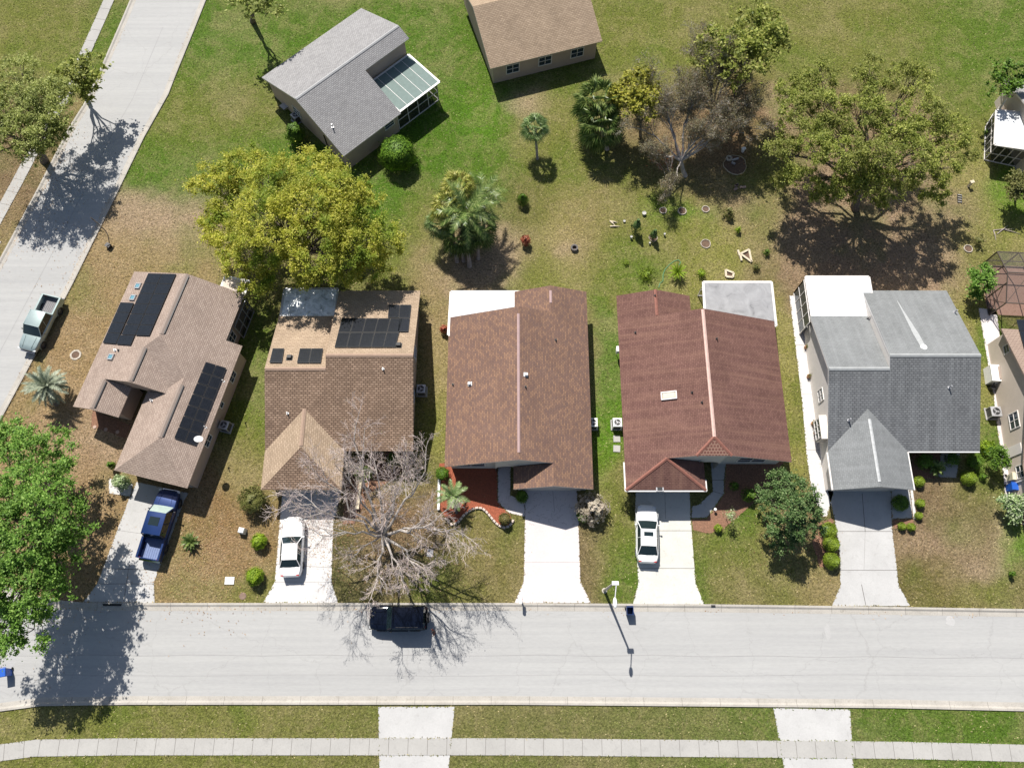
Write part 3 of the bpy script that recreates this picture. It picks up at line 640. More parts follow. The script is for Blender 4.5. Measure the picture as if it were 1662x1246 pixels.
# ---------------------------------------------------------------- houses
MW={'h1':'wall_beige','h2':'wall_beige','h3':'wall_grey','h4':'wall_grey','h5':'wall_white','h6':'wall_cream','h8':'wall_beige'}
RF={}
RF['h1']=mat_shingle('shingle_grey_brown',[(.26,.20,.165),(.33,.26,.215),(.38,.305,.255)],(.205,.155,.13),0.30,0.155,(.88,1.1),ms=.022,streak=.25,streakcol=(.22,.17,.145))
RF['h2']=mat_shingle('shingle_tan_brown',[(.27,.205,.145),(.345,.262,.185),(.40,.308,.222)],(.235,.172,.118),0.34,0.175,(.86,1.1),ms=.022,streak=.2,streakcol=(.27,.2,.15))
RF['h3']=mat_shingle('shingle_dark_brown',[(.11,.070,.060),(.195,.117,.085),(.15,.096,.080),(.25,.150,.098),(.20,.120,.088)],(.125,.080,.063),0.30,0.15,(.9,1.08),ms=.018,streak=.15,streakcol=(.13,.085,.07))
RF['h4']=mat_shingle('shingle_weathered_red',[(.115,.060,.050),(.145,.077,.064),(.175,.095,.078)],(.095,.050,.042),0.30,0.15,(.84,1.14),streak=.55,streakcol=(.235,.135,.098),ms=.018)
RF['h4b']=mat_shingle('tile_red',[(.13,.058,.048),(.17,.078,.062)],(.26,.16,.12),0.26,0.26,(.9,1.1),ms=.03)
RF['h5']=mat_shingle('shingle_grey',[(.165,.172,.173),(.19,.198,.199),(.21,.218,.219)],(.158,.164,.165),0.30,0.15,(.86,1.12),streak=.4,streakcol=(.27,.28,.285),ms=.018)
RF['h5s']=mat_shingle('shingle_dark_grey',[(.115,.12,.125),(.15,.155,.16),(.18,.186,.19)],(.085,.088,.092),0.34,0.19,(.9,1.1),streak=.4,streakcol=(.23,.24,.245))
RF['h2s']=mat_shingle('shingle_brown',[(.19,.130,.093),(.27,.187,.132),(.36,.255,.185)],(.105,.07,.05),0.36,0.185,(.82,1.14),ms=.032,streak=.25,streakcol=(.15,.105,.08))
RF['h6']=mat_shingle('shingle_pinkish',[(.26,.19,.155),(.31,.235,.19)],(.2,.15,.12),0.32,0.2,(.92,1.08))
RF['h8']=mat_shingle('shingle_light_grey',[(.22,.215,.215),(.29,.285,.285),(.34,.335,.33)],(.18,.175,.175),0.30,0.16,(.95,1.05))
P_=0.38; E_=2.7
class House:
    def __init__(s,key,name,label,loc,rz=0,cat='house'):
        s.key=key; s.root=thing(name,label,cat,(loc[0],loc[1],0),rz); s.loc=Vector((loc[0],loc[1],0)); s.rz=rz
        s.polys=[]; s.R=Matrix.Rotation(rz,3,'Z')
        s.Ri=s.R.inverted()
    def w2l(s,p): return s.Ri@(Vector(p)-s.loc)
    def l2w(s,p): return s.R@Vector(p)+s.loc
    def roof(s,polys,mats,rim='trim',thick=0.16,ridge=()):
        """polys: (points in local xyz, material index). Welded, UV laid along each slope, given thickness."""
        s.polys+= [p for p,_ in polys]
        vs=[];idx={};fs=[];mi=[]
        for p,m in polys:
            ids=[]
            for q in p:
                k=(round(q[0],3),round(q[1],3),round(q[2],3))
                if k not in idx: idx[k]=len(vs); vs.append(q)
                ids.append(idx[k])
            a=sum((q[0]*r[1]-r[0]*q[1]) for q,r in zip(p,p[1:]+p[:1]))
            if a<0: ids=ids[::-1]
            fs.append(ids); mi.append(m)
        me=bpy.data.meshes.new('roof'); me.from_pydata(vs,[],fs)
        for m in mats: me.materials.append(m)
        me.materials.append(M[rim]); me.polygons.foreach_set('material_index',mi); me.update()
        uv=me.uv_layers.new(name='UVMap')
        for p in me.polygons:
            n=p.normal; h=Vector((-n.y,n.x,0))
            if h.length<1e-4: h=Vector((1,0,0))
            h.normalize(); sl_=n.cross(h)
            for li in p.loop_indices:
                v=me.vertices[me.loops[li].vertex_index].co; uv.data[li].uv=(v.dot(h)+3.1*p.index,v.dot(sl_))
        o=bpy.data.objects.new('roof',me); COL.objects.link(o); o.parent=s.root
        md=o.modifiers.new('thickness','SOLIDIFY'); md.thickness=thick; md.offset=-1; md.use_rim=True
        md.material_offset_rim=len(mats); md.material_offset=0; md.use_even_offset=False
        s.roofob=o; return o
    def z(s,x,y,ext=0.0):
        best=None
        for p in s.polys:
            tri=tessellate_polygon([[Vector((q[0],q[1],0)) for q in p]])
            for t in tri:
                a,b,c=[Vector(p[i]) for i in t]
                d=(b.x-a.x)*(c.y-a.y)-(c.x-a.x)*(b.y-a.y)
                if abs(d)<1e-9: continue
                u=((x-a.x)*(c.y-a.y)-(c.x-a.x)*(y-a.y))/d; v=((b.x-a.x)*(y-a.y)-(x-a.x)*(b.y-a.y))/d
                if u>-1e-4 and v>-1e-4 and u+v<1+1e-4:
                    z=a.z+u*(b.z-a.z)+v*(c.z-a.z)
                    if best is None or z>best: best=z
        return best
    def wz(s,x,y):
        """roof height at a place given in world coordinates"""
        q=s.w2l((x,y,0)); z=s.z(q.x,q.y); return 3.5 if z is None else z
    def onroof(s,px,py):
        p=GS(px,py,s.wz); return s.w2l(p)
    def normal(s,x,y):
        e=.05; z0=s.z(x,y); zx=s.z(x+e,y); zy=s.z(x,y+e)
        if None in (z0,zx,zy): return Vector((0,0,1))
        return Vector((-(zx-z0)/e,-(zy-z0)/e,1)).normalized()
    def walls(s,segs,mat,infill=()):
        mb=MB()
        for (x0,y0),(x1,y1) in segs:
            n=16; pts=[]
            for i in range(n+1):
                t=i/n; x=x0+(x1-x0)*t; y=y0+(y1-y0)*t; z=s.z(x,y); z=2.6 if z is None else z-0.13
                pts.append((x,y,z))
            for a,b in zip(pts[:-1],pts[1:]):
                mb.add([(a[0],a[1],-.05),(b[0],b[1],-.05),b,a],[(0,1,2,3)],0)
        for p in infill: mb.add(p,[tuple(range(len(p)))],0)
        s.wallob=part(mb,'wall',M[mat],s.root); return s.wallob
    def ridge(s,a,b,mat,w=.14,name='ridge_cap'):
        mb=MB(); a=Vector(a);b=Vector(b)
        d=(b-a).normalized(); side=Vector((-d.y,d.x,0)).normalized()*w; up=Vector((0,0,.05)); dn=Vector((0,0,-w*P_*0.9+.03))
        vs=[a+side+dn,a+up,a-side+dn,b+side+dn,b+up,b-side+dn]
        mb.add(vs,[(0,1,4,3),(1,2,5,4),(0,2,1),(3,4,5)],0)
        return subpart(mb,name,mat,s.roofob,s.root)
    def window(s,c,w,h,ang,frame='trim',panes=2,z=1.5,depth=.05):
        """c: local xy on the wall, ang: direction the window faces"""
        mb=MB(); nx,ny=math.cos(ang),math.sin(ang); tx,ty=-ny,nx
        def at(u,v,o=0): return (c[0]+tx*u+nx*o,c[1]+ty*u+ny*o,z+v)
        fw=.08
        for u0,u1,v0,v1 in ((-w/2-fw,w/2+fw,h/2,h/2+fw),(-w/2-fw,w/2+fw,-h/2-fw,-h/2),(-w/2-fw,-w/2,-h/2,h/2),(w/2,w/2+fw,-h/2,h/2)):
            mb.bar(at((u0+u1)/2,v0 if u1-u0<v1-v0 else (v0+v1)/2,depth/2) if u1-u0<v1-v0 else at(u0,(v0+v1)/2,depth/2), at((u0+u1)/2,v1,depth/2) if u1-u0<v1-v0 else at(u1,(v0+v1)/2,depth/2), fw if True else fw, depth+.02)
        for k in range(1,panes):
            u=-w/2+w*k/panes; mb.bar(at(u,-h/2,depth/2),at(u,h/2,depth/2),.05,.05)
        mb.bar(at(-w/2,0,depth/2),at(w/2,0,depth/2),.04,.05)
        f=part(mb,'window',M[frame],s.root)
        g=MB(); g.add([at(-w/2,-h/2,.015),at(w/2,-h/2,.015),at(w/2,h/2,.015),at(-w/2,h/2,.015)],[(0,1,2,3)])
        subpart(g,'pane',M['glass'],f,s.root); return f
    def gdoor(s,c,w,ang,h=2.15,mat='door',name='garage_door'):
        mb=MB(); nx,ny=math.cos(ang),math.sin(ang); tx,ty=-ny,nx
        for k in range(4):
            zc=h*(k+.5)/4; mb.box((c[0]+nx*.03,c[1]+ny*.03,zc),(.06,w,h/4-.02),rz=ang)
        return part(mb,name,M[mat],s.root)
    def entry(s,c,ang,mat='door'):
        mb=MB(); nx,ny=math.cos(ang),math.sin(ang)
        mb.box((c[0]+nx*.03,c[1]+ny*.03,1.05),(.07,.95,2.1),rz=ang); d=part(mb,'front_door',M[mat],s.root)
        k=MB(); k.ell((c[0]+nx*.09-ny*.35,c[1]+ny*.09+nx*.35,1.0),(.04,.04,.04),8,5); subpart(k,'handle',M['metal'],d,s.root)
    def on(s,px,py,up=0.0,world=False):
        q=s.onroof(px,py) if not world else s.w2l(px); return q+s.normal(q.x,q.y)*up
    def vent_pipe(s,px,py,h=.35,r=.05,mat='metal'):
        q=s.onroof(px,py); mb=MB(); mb.disc((q.x,q.y,q.z-.1),r,h+.1,8); mb.disc((q.x,q.y,q.z+.0),r*2.2,.05,8)
        part(mb,'vent_pipe',M[mat],s.root)
    def box_vent(s,px,py,w=.4,h=.25,mat='black',name='roof_vent'):
        q=s.onroof(px,py); n=s.normal(q.x,q.y); mb=MB(); Mx=n.to_track_quat('Z','Y').to_matrix()
        mb.box(q+n*(h/2),(w*.7,w*.7,h),M=Mx); mb.box(q+n*(h),(w,w,.1),M=Mx,taper=.8); mb.box(q+n*.02,(w*1.3,w*1.3,.03),M=Mx)
        part(mb,name,M[mat],s.root)
    def skylight(s,px,py,w,l,frame='trim',dome='skylight'):
        q=s.onroof(px,py); n=s.normal(q.x,q.y); h=Vector((-n.y,n.x,0)).normalized(); k=n.cross(h)
        Mx=Matrix((h,k,n)).transposed(); mb=MB()
        for dx,dy,sx,sy in ((0,l/2,w,.09),(0,-l/2,w,.09),(w/2,0,.09,l+.09),(-w/2,0,.09,l+.09)):
            mb.box(q+n*.07+h*dx+k*dy,(sx,sy,.16),M=Mx)
        f=part(mb,'skylight',M[frame],s.root)
        g=MB(); g.box(q+n*.08,(w-.05,l-.05,.1),M=Mx,taper=.8); subpart(g,'dome',M[dome],f,s.root)
    def onplane(s,px,py,k):
        p=s.polys[k]; a,b_,c_=[s.l2w(Vector(q)) for q in p[:3]]; n=(b_-a).cross(c_-a)
        o=Vector((0,0,CAM_H)); d=Vector(G(px,py,0))-o; t=(a-o).dot(n)/d.dot(n); return s.w2l(o+d*t)
    def panels(s,quad,nu,nv,k,skip=(),gap=.03):
        """solar panels laid in a nu by nv grid over four photograph corners, resting on this roof"""
        c=[s.onplane(*p,k) for p in quad]
        for i in range(nu):
            for j in range(nv):
                if (i,j) in skip: continue
                def at(u,v): return (c[0]*(1-u)*(1-v)+c[1]*u*(1-v)+c[2]*u*v+c[3]*(1-u)*v)
                q=[at(i/nu,j/nv),at((i+1)/nu,j/nv),at((i+1)/nu,(j+1)/nv),at(i/nu,(j+1)/nv)]
                m=sum(q,Vector())/4; n=(q[1]-q[0]).cross(q[3]-q[0]).normalized()
                if n.z<0: n=-n
                def ins(p,g): d=(m-p); return p+d.normalized()*g
                o_=[ins(p,gap) for p in q]; i_=[ins(p,gap+.045) for p in q]
                mb=MB(); t=n*.13; b=n*.085
                mb.add([p+b for p in o_]+[p+t for p in o_],[(3,2,1,0),(4,5,6,7),(0,1,5,4),(1,2,6,5),(2,3,7,6),(3,0,4,7)],1)
                mb.add([p+t+n*.004 for p in i_],[(0,1,2,3)],0)
                for p in (0.25,0.75):
                    a=o_[0].lerp(o_[1],p); bb=o_[3].lerp(o_[2],p); mb.bar(a+n*.04,bb+n*.04,.04,.05,mi=2)
                # outward-facing faces
                part(mb,'solar_panel',[M['solar'],M['black'],M['metal']],s.root)

def gutter(h,pts,mat='trim'):
    mb=MB()
    for a,b in zip(pts[:-1],pts[1:]): mb.bar(a,b,.12,.12)
    part(mb,'gutter',M[mat],h.root)

# ---- type A: gable running front to back (third and fourth houses)
def house_A(key,label,name,xl,xr,ys,yn,yS,yN,flip,front_hip,small_hip,mats,rim,wallmat):
    """built with the garage on the right; flip mirrors it"""
    loc=((xl+xr)/2,(ys+yn)/2); H=House(key,name,label,loc)
    W2=(xr-xl)/2; cy=(ys+yn)/2; ys-=cy;yn-=cy;yS-=cy;yN-=cy
    zr=E_+W2*P_; g2=3.3; xg=W2-g2; xw=W2-2*g2; zg=E_+g2*P_
    f=(lambda p:(-p[0],p[1],p[2])) if flip else (lambda p:p)
    A=W2
    hipy=ys+ (1.45 if small_hip else 0); 
    polys=[]
    xh=1.45; zh=zr-xh*P_
    if small_hip:
        polys.append(([(-A,ys,E_),(-A,yn,E_),(0,yn,zr),(0,hipy,zr),(-xh,ys,zh)],0))
        right=[(0,hipy,zr),(0,yn,zr),(xg,yn,zg),(xg,yN,zg),(A,yN,E_)]
        polys.append(([(-xh,ys,zh),(0,hipy,zr),(xh,ys,zh)],1))
        tail=[(xg,ys,zg),(xh,ys,zh)]
    else:
        polys.append(([(-A,ys,E_),(-A,yn,E_),(0,yn,zr),(0,ys,zr)],0))
        right=[(0,ys,zr),(0,yn,zr),(xg,yn,zg),(xg,yN,zg),(A,yN,E_)]; tail=[(xg,ys,zg)]
    if front_hip:
        ap=(xg,ys-.0,zg) 
        polys.append((right+[(A,yS,E_),(xg,ys,zg)]+tail[1:],0))
        polys.append(([(xg,ys,zg),(xw,ys,E_),(xw,yS,E_)],0))
        polys.append(([(xg,ys,zg),(xw,yS,E_),(A,yS,E_)],0))
    else:
        polys.append((right+[(A,yS,E_),(xg,yS,zg)]+tail,0))
        polys.append(([(xg,ys,zg),(xw,ys,E_),(xw,yS,E_),(xg,yS,zg)],0))
    polys.append(([(xg,yn,zg),(xg,yN,zg),(xw,yN,E_),(xw,yn,E_)],0))
    polys=[([f(q) for q in p],m) for p,m in polys]
    H.roof(polys,mats,rim)
    i=.4
    seg=[((-A+i,ys+i+.1),(-A+i,yn-i)),((-A+i,yn-i),(A-i,yn-i)),((A-i,yN-i),(A-i,yS+i+.1)),((A-i,yN-i),(xw+i,yN-i)),((xw+i,yN-i),(xw+i,yn-i)),
         ((xw+i,yS+i+.1),(A-i,yS+i+.1)),((xw+i,yS+i+.1),(xw+i,ys+i+1.8))]
    # front wall has the arched entry recess beside the garage
    seg+=[((-A+i,ys+i+.1),(xw-1.5,ys+i+.1)),((xw-1.5,ys+i+.1),(xw-1.5,ys+i+1.8)),((xw-1.5,ys+i+1.8),(xw+i,ys+i+1.8))]
    F=lambda x,y:(f((x,y,0))[0],y)
    infill=[]
    yb=ys+.06; n=10
    # strip of gable wall standing above the garage roof, with the arch over the entry
    def zmain(x): return zr-abs(x)*P_-.14 if not small_hip or abs(x)>xh else zh-.14
    top=[(x,yb,zmain(x)) for x in np.linspace(xw-1.5,xg,n)]
    bot=[]
    for x in np.linspace(xg,xw-1.5,2*n):
        if x>=xw+i: z=E_+(x-xw)*P_-.05 if x<xg else zg
        else:
            t=(x-(xw-1.5))/(1.5+i); z=1.75+0.75*math.sqrt(max(0,1-(2*t-1)**2))
        bot.append((x,yb,min(z,zmain(x)-.02)))
    quads=[]
    xs=np.linspace(xw-1.5,xg-.02,24)
    for a,b in zip(xs[:-1],xs[1:]):
        def zb(x):
            if x>=xw+i: return min(E_+(x-xw)*P_-.1,zmain(x)-.01)
            t=(x-(xw-1.5))/(1.5+i); return 1.75+0.75*math.sqrt(max(0,1-(2*t-1)**2))
        quads.append([f((a,yb,zb(a))),f((b,yb,zb(b))),f((b,yb,zmain(b))),f((a,yb,zmain(a)))])
    infill+=quads
    for x in (xw-1.5,):
        infill.append([f((x,yb,0)),f((x,ys+i+.1,0)),f((x,ys+i+.1,zmain(x))),f((x,yb,zmain(x)))])
    # rear gable above the wing
    infill.append([f((0,yn-.06,zr-.14)),f((0,yn-.06,E_-.1)),f((xw,yn-.06,E_-.1)),f((xg,yn-.06,zg-.1))])
    H.walls([(F(*a),F(*b)) for a,b in seg],wallmat,infill)
    r90=-math.pi/2
    H.window(F((-A+xw-1.5)/2,ys+i+.1),2.3,1.3,r90,panes=2,z=1.55)
    H.gdoor(F((A+xw)/2,yS+i+.1),4.9,r90)
    H.entry(F(xw-.6,ys+i+1.8),r90)
    ang=0 if flip else math.pi
    for yy in (ys+4,yn-4): H.window(F(-A+i,yy),1.2,1.1,ang,panes=2)
    ang=math.pi-ang
    for yy in (ys+3,0,yn-3): H.window(F(A-i,yy),1.2,1.1,ang,panes=2)
    H.d=dict(A=A,ys=ys,yn=yn,yS=yS,yN=yN,zr=zr,xg=xg,zg=zg,xw=xw,hipy=hipy,f=f,cy=cy)
    return H
H3=house_A('h3','single-storey house with dark brown shingle roof between the tan-roofed and the red-roofed house','brown_roof_house',-5.62,6.72,15.36,28.95,13.45,31.5,False,False,False,[RF['h3']],'trim','wall_grey')
d=H3.d; pinkcap=mat_plain('pinkish_ridge_vent',(.36,.25,.24),.8,var=.08)
H3.ridge((0,d['ys']+.6,d['zr']),(0,d['yn']-.7,d['zr']),pinkcap,.11)
H3.ridge((d['xg'],d['yN']-.5,d['zg']),(d['xg'],d['yN']-1.7,d['zg']),pinkcap,.11)
for p in ((763,623),(853,608)): H3.box_vent(*p,w=.28,h=.2,mat='white')
for p in ((735,624),(853,628),(902,552)): H3.vent_pipe(*p,h=.3,r=.045,mat='black')
H4=house_A('h4','single-storey house with weathered red shingle roof and a grey flat patio roof at the back','red_roof_house',9.4,23.35,15.75,28.6,13.38,31.1,True,True,True,[RF['h4'],RF['h4b']],'trim','wall_grey')
d=H4.d
H4.ridge((0,d['hipy'],d['zr']),(0,d['yn']-.1,d['zr']),mat_plain('pale_pink_ridge',(.52,.36,.31),.8,var=.12),.14)
redcap=mat_plain('red_ridge',(.22,.09,.065),.85,var=.18,scale=5)
H4.ridge((0,d['hipy'],d['zr']),(-1.45,d['ys'],d['zr']-1.45*P_),redcap,.13); H4.ridge((0,d['hipy'],d['zr']),(1.45,d['ys'],d['zr']-1.45*P_),redcap,.13)
H4.ridge((-d['xg'],d['yn'],d['zg']),(-d['xg'],d['yN'],d['zg']),redcap,.13)
H4.ridge((-d['xg'],d['ys'],d['zg']),(-d['A'],d['yS'],E_),redcap,.13); H4.ridge((-d['xg'],d['ys'],d['zg']),(-d['xw'],d['yS'],E_),redcap,.13)
H4.skylight(1086,642,.62,1.25)
for p in ((1123,637),(1139,653),(1163,550),(1031,540),(1063,480)): H4.vent_pipe(*p,h=.28,r=.045,mat='black')
# small solar light at the garage gutter
mb=MB(); q=H4.w2l(G(1071,793,2.8)); mb.box((q.x,q.y,2.78),(.62,.42,.06)); fr=part(mb,'gutter_light',M['metal'],H4.root)
mb=MB(); mb.box((q.x,q.y,2.82),(.42,.26,.03)); subpart(mb,'light_panel',M['black'],fr,H4.root)
A=d['A']
gutter(H4,[(-A-.05,d['ys'],E_-.1),(-A-.05,d['yS']-.06,E_-.1),(-d['xw']+.05,d['yS']-.06,E_-.1),(-d['xw']+.05,d['yS']+.9,E_-.1)])

# ---- type B: two-level ridge running left to right (second, fifth and sixth houses)
def house_B(key,label,name,loc,rz,w,xs,hip,mats,rim,wallmat):
    """local frame: x from the left eave, y as on the plot with 16.7 at the front eave"""
    H=House(key,name,label,loc,rz)
    ox=0; yo=loc[1]
    def P(x,y,z): return (x,y-24.0,z)
    x1=6.65; xm=3.32; zg=E_+xm*P_; y0=16.7; yv=y0+3.32
    zL=E_+6.45*P_; zR=E_+7.5*P_; yr=y0+7.5; yl=y0+6.45; yb=yr+7.4; zb=zR-7.4*P_; yq=29.0; zq=zL-(yq-yl)*P_
    yG=13.4
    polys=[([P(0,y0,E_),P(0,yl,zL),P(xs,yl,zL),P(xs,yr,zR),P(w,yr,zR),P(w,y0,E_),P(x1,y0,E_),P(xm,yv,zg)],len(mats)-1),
           ([P(xs,yr,zR),P(xs,yb,zb),P(w,yb,zb),P(w,yr,zR)],0),
           ([P(0,yl,zL),P(0,yq,zq),P(xs,yq,zq),P(xs,yl,zL)],0)]
    # gap free weld: the left rear slope meets the step wall at xs
    if hip:
        ya=yG+3.32
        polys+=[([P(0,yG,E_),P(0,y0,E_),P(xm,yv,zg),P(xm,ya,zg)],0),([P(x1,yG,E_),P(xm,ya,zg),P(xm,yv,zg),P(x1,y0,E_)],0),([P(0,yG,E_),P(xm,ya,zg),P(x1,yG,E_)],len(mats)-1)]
    else:
        polys+=[([P(0,yG,E_),P(0,y0,E_),P(xm,yv,zg),P(xm,yG,zg)],0),([P(x1,yG,E_),P(xm,yG,zg),P(xm,yv,zg),P(x1,y0,E_)],0)]
    H.roof(polys,mats,rim)
    i=.4; yy=lambda y:y-24.0
    seg=[((i,yG+i+.1),(i,yq-.3)),((i,yq-.3),(xs,yq-.3)),((xs+.1,yq-.4),(xs+.1,yb-i)),((xs+.1,yb-i),(w-i,yb-i)),((w-i,yb-i),(w-i,y0+1.6)),((w-i,y0+1.6),(x1-i,y0+1.6)),
         ((x1-i,y0+1.6),(x1-i,yG+i+.1)),((i,yG+i+.1),(x1-i,yG+i+.1))]
    infill=[[P(xs+.02,yl,zL-.1),P(xs+.02,yq,zq-.1),P(xs+.02,yb-.1,zb-.1),P(xs+.02,yr,zR-.05)]]
    H.walls([((a,yy(b)),(c,yy(e))) for (a,b),(c,e) in seg],wallmat,infill)
    H.gdoor((3.3,yy(yG+i+.1)),4.9,-math.pi/2); H.entry((x1+1.0,yy(y0+1.6)),-math.pi/2)
    H.window((w-2.6,yy(y0+1.6)),1.8,1.4,-math.pi/2)
    for y in (18.5,22.0,26.0): H.window((w-i,yy(y)),1.1,1.1,0)
    # porch post
    mb=MB(); mb.box((w-.5,yy(y0+.5),1.28),(.2,.2,2.56)); mb.box((w-.5,yy(y0+.5),.08),(.3,.3,.16)); part(mb,'porch_post',M['trim'],H.root)
    H.d=dict(P=P,xm=xm,zg=zg,yv=yv,yG=yG,y0=y0,yl=yl,zL=zL,yr=yr,zR=zR,xs=xs,w=w,x1=x1,yq=yq,zq=zq,yb=yb,zb=zb,yy=yy)
    return H
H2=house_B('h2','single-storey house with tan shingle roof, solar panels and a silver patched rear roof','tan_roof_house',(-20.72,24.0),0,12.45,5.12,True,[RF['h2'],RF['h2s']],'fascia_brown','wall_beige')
d=H2.d;P=d['P']; tancap=mat_plain('tan_ridge',(.30,.21,.155),.9,var=.12,scale=6)
H2.ridge(P(.05,d['yl'],d['zL']),P(d['xs'],d['yl'],d['zL']),tancap,.16); H2.ridge(P(d['xs'],d['yr'],d['zR']),P(d['w'],d['yr'],d['zR']),tancap,.16)
H2.ridge(P(d['xm'],d['yv'],d['zg']),P(d['xm'],d['yG']+3.4,d['zg']),tancap,.16)
H2.panels([(555,517.5),(654,518),(642,565),(543,565)],5,2,1)
H2.panels([(631,495.5),(668,496),(663,540),(628,540)],2,2,1,skip=((0,1),))
H2.panels([(443,566.5),(462,566.5),(458,590),(437.5,590)],1,1,2); H2.panels([(487,566.5),(525,566.5),(521,590.5),(482,590.5)],2,1,2)
H2.box_vent(470,581,w=.42,h=.2,mat='black'); H2.box_vent(647,561,w=.42,h=.2,mat='black')
for p in ((622,599),(467,671)): H2.vent_pipe(*p,h=.35,r=.05,mat='white')
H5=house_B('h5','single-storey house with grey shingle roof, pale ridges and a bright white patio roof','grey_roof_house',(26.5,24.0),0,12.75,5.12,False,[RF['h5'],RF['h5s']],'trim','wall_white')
d=H5.d;P=d['P']; wcap=mat_plain('washed_ridge',(.28,.29,.29),.85,var=.12,scale=2)
H5.ridge(P(.05,d['yl'],d['zL']),P(d['xs'],d['yl'],d['zL']),wcap,.16); H5.ridge(P(d['xs'],d['yr'],d['zR']),P(d['w'],d['yr'],d['zR']),wcap,.16)
H5.ridge(P(d['xm'],d['yv']-.9,d['zg']),P(d['xm'],d['yG']+.4,d['zg']),mat_plain('white_ridge',(.42,.43,.43),.8,var=.2),.13)
for p in ((1540,629),(1377,682),(1549,507)): H5.vent_pipe(*p,h=.5,r=.06,mat='metal')
gutter(H5,[P(-.06,16.6,E_-.1),P(-.06,d['yG'],E_-.1)]); gutter(H5,[P(d['x1']+.06,d['yG'],E_-.1),P(d['x1']+.06,d['y0']-.06,E_-.1),P(d['w'],d['y0']-.06,E_-.1)])
# low dome vent with the pale wash below it
q=H5.onroof(1500,564); n=H5.normal(q.x,q.y); mb=MB(); mb.disc((q.x,q.y,q.z-.05),.33,.14,16,r2=.2); part(mb,'dome_vent',M['white'],H5.root)
a0=H5.onroof(1497,560); a1=H5.onroof(1456,488)
mb=MB(); t=(a1-a0).normalized(); sd=t.cross(H5.normal(a0.x,a0.y)); pts=[]
for k,wd_ in ((0,.22),(.25,.24),(.5,.16),(.75,.08),(1,.03)):
    c=a0.lerp(a1,k); z_=H5.z(c.x,c.y); c=Vector((c.x,c.y,z_)); pts.append((c+sd*wd_+Vector((0,0,.012)),c-sd*wd_+Vector((0,0,.012))))
for (a,b),(c,e) in zip(pts[:-1],pts[1:]): mb.add([a,b,e,c],[(3,2,1,0) if (b-a).cross(e-a).z<0 else (0,1,2,3)])
part(mb,'wash_streak',mat_plain('washed_shingle',(.33,.34,.34),.9,var=.12,scale=6),H5.root)
# side windows and box bay on the left wall
H5.window((.4,d['yy'](21.9)),1.0,1.0,math.pi,panes=2,z=1.9); 
mb=MB(); mb.box((.12,d['yy'](18.9),1.55),(.5,1.9,1.5)); mb.box((.08,d['yy'](18.9),2.36),(.66,2.1,.1)); by=part(mb,'bay_window',M['wall_white'],H5.root)
mb=MB(); mb.box((-.15,d['yy'](18.9),1.65),(.03,1.6,1.15)); subpart(mb,'pane',M['glass'],by,H5.root)
mb=MB()
for u in (-.8,-.27,.27,.8): mb.box((-.17,d['yy'](18.9+u),1.65),(.06,.07,1.25))
for v in (1.03,1.65,2.27): mb.box((-.18,d['yy'](18.9),v),(.06,1.7,.07))
subpart(mb,'frame',M['trim'],by,H5.root)
H6=house_B('h6','cream stucco house at the right edge with pinkish roof and tall side wall','cream_wall_house',(42.98,22.8),R(-3.2),14.5,7.0,False,[RF['h6']],'fascia_brown','wall_cream')
d=H6.d
H6.window((.4,d['yy'](27.2)),.7,.7,math.pi,panes=1,z=2.6); H6.window((.4,d['yy'](20.8)),1.3,1.2,math.pi,panes=2,z=2.0); H6.window((.4,d['yy'](16.4)),1.0,1.0,math.pi,panes=2,z=1.7)
mb=MB(); mb.box((.37,d['yy'](18.3),1.2),(.08,.9,2.3)); part(mb,'side_door',M['wall_white'],H6.root)
mb=MB(); mb.box((.34,d['yy'](15.6),1.2),(.1,.1,2.4)); part(mb,'downpipe',M['trim'],H6.root)
H6.panels([(1648,520),(1668,520),(1682,578),(1664,578)],1,3,2)

# ---- first house, turned with the side street
TH=R(-13.6)
H1=House('h1','corner_house','angled corner house with grey-brown roof, two black solar arrays and a satellite dish',(-30.0,23.0),TH)
def zl(x): return round(E_+P_*(x+6.8),4)
def zr_(x): return round(E_+P_*(5.35-x),4)
zt=zl(-.72)
LRF=[([(-6.8,-4.1,E_),(-6.8,9.2,E_),(-.72,9.2,zt),(-.72,3.2,zt),(-1.9,2.02,zl(-1.9)),(-1.9,-1.3,zl(-1.9)),(-4.7,-1.3,zl(-4.7)),(-4.7,-4.1,zl(-4.7))],0),
 ([(-4.7,-4.1,zl(-4.7)),(-4.7,-1.3,zl(-4.7)),(-2.6,-1.3,E_),(-2.6,-4.1,E_)],0),
 ([(-1.9,-1.3,zl(-1.9)),(-1.9,2.02,zl(-1.9)),(.93,-.79,3.485),(.93,-1.3,3.485)],0),
 ([(-.72,3.2,zt),(2.1,.38,zr_(2.1)),(.93,-.79,3.485),(-1.9,2.02,zl(-1.9))],0),
 ([(-.72,3.2,zt),(-.72,9.2,zt),(4.0,9.2,zr_(4.0)),(4.0,4.6,zr_(4.0)),(5.35,4.6,E_),(5.35,-8.45,E_),(2.1,-5.2,zr_(2.1)),(2.1,.38,zr_(2.1))],0),
 ([(2.1,.38,zr_(2.1)),(2.1,-5.2,zr_(2.1)),(-1.14,-8.45,E_),(-1.14,-1.3,E_),(.93,-1.3,3.485),(.93,-.79,3.485)],0),
 ([(-1.14,-8.45,E_),(2.1,-5.2,zr_(2.1)),(5.35,-8.45,E_)],0)]
H1.roof(LRF,[RF['h1']],'fascia_tan')
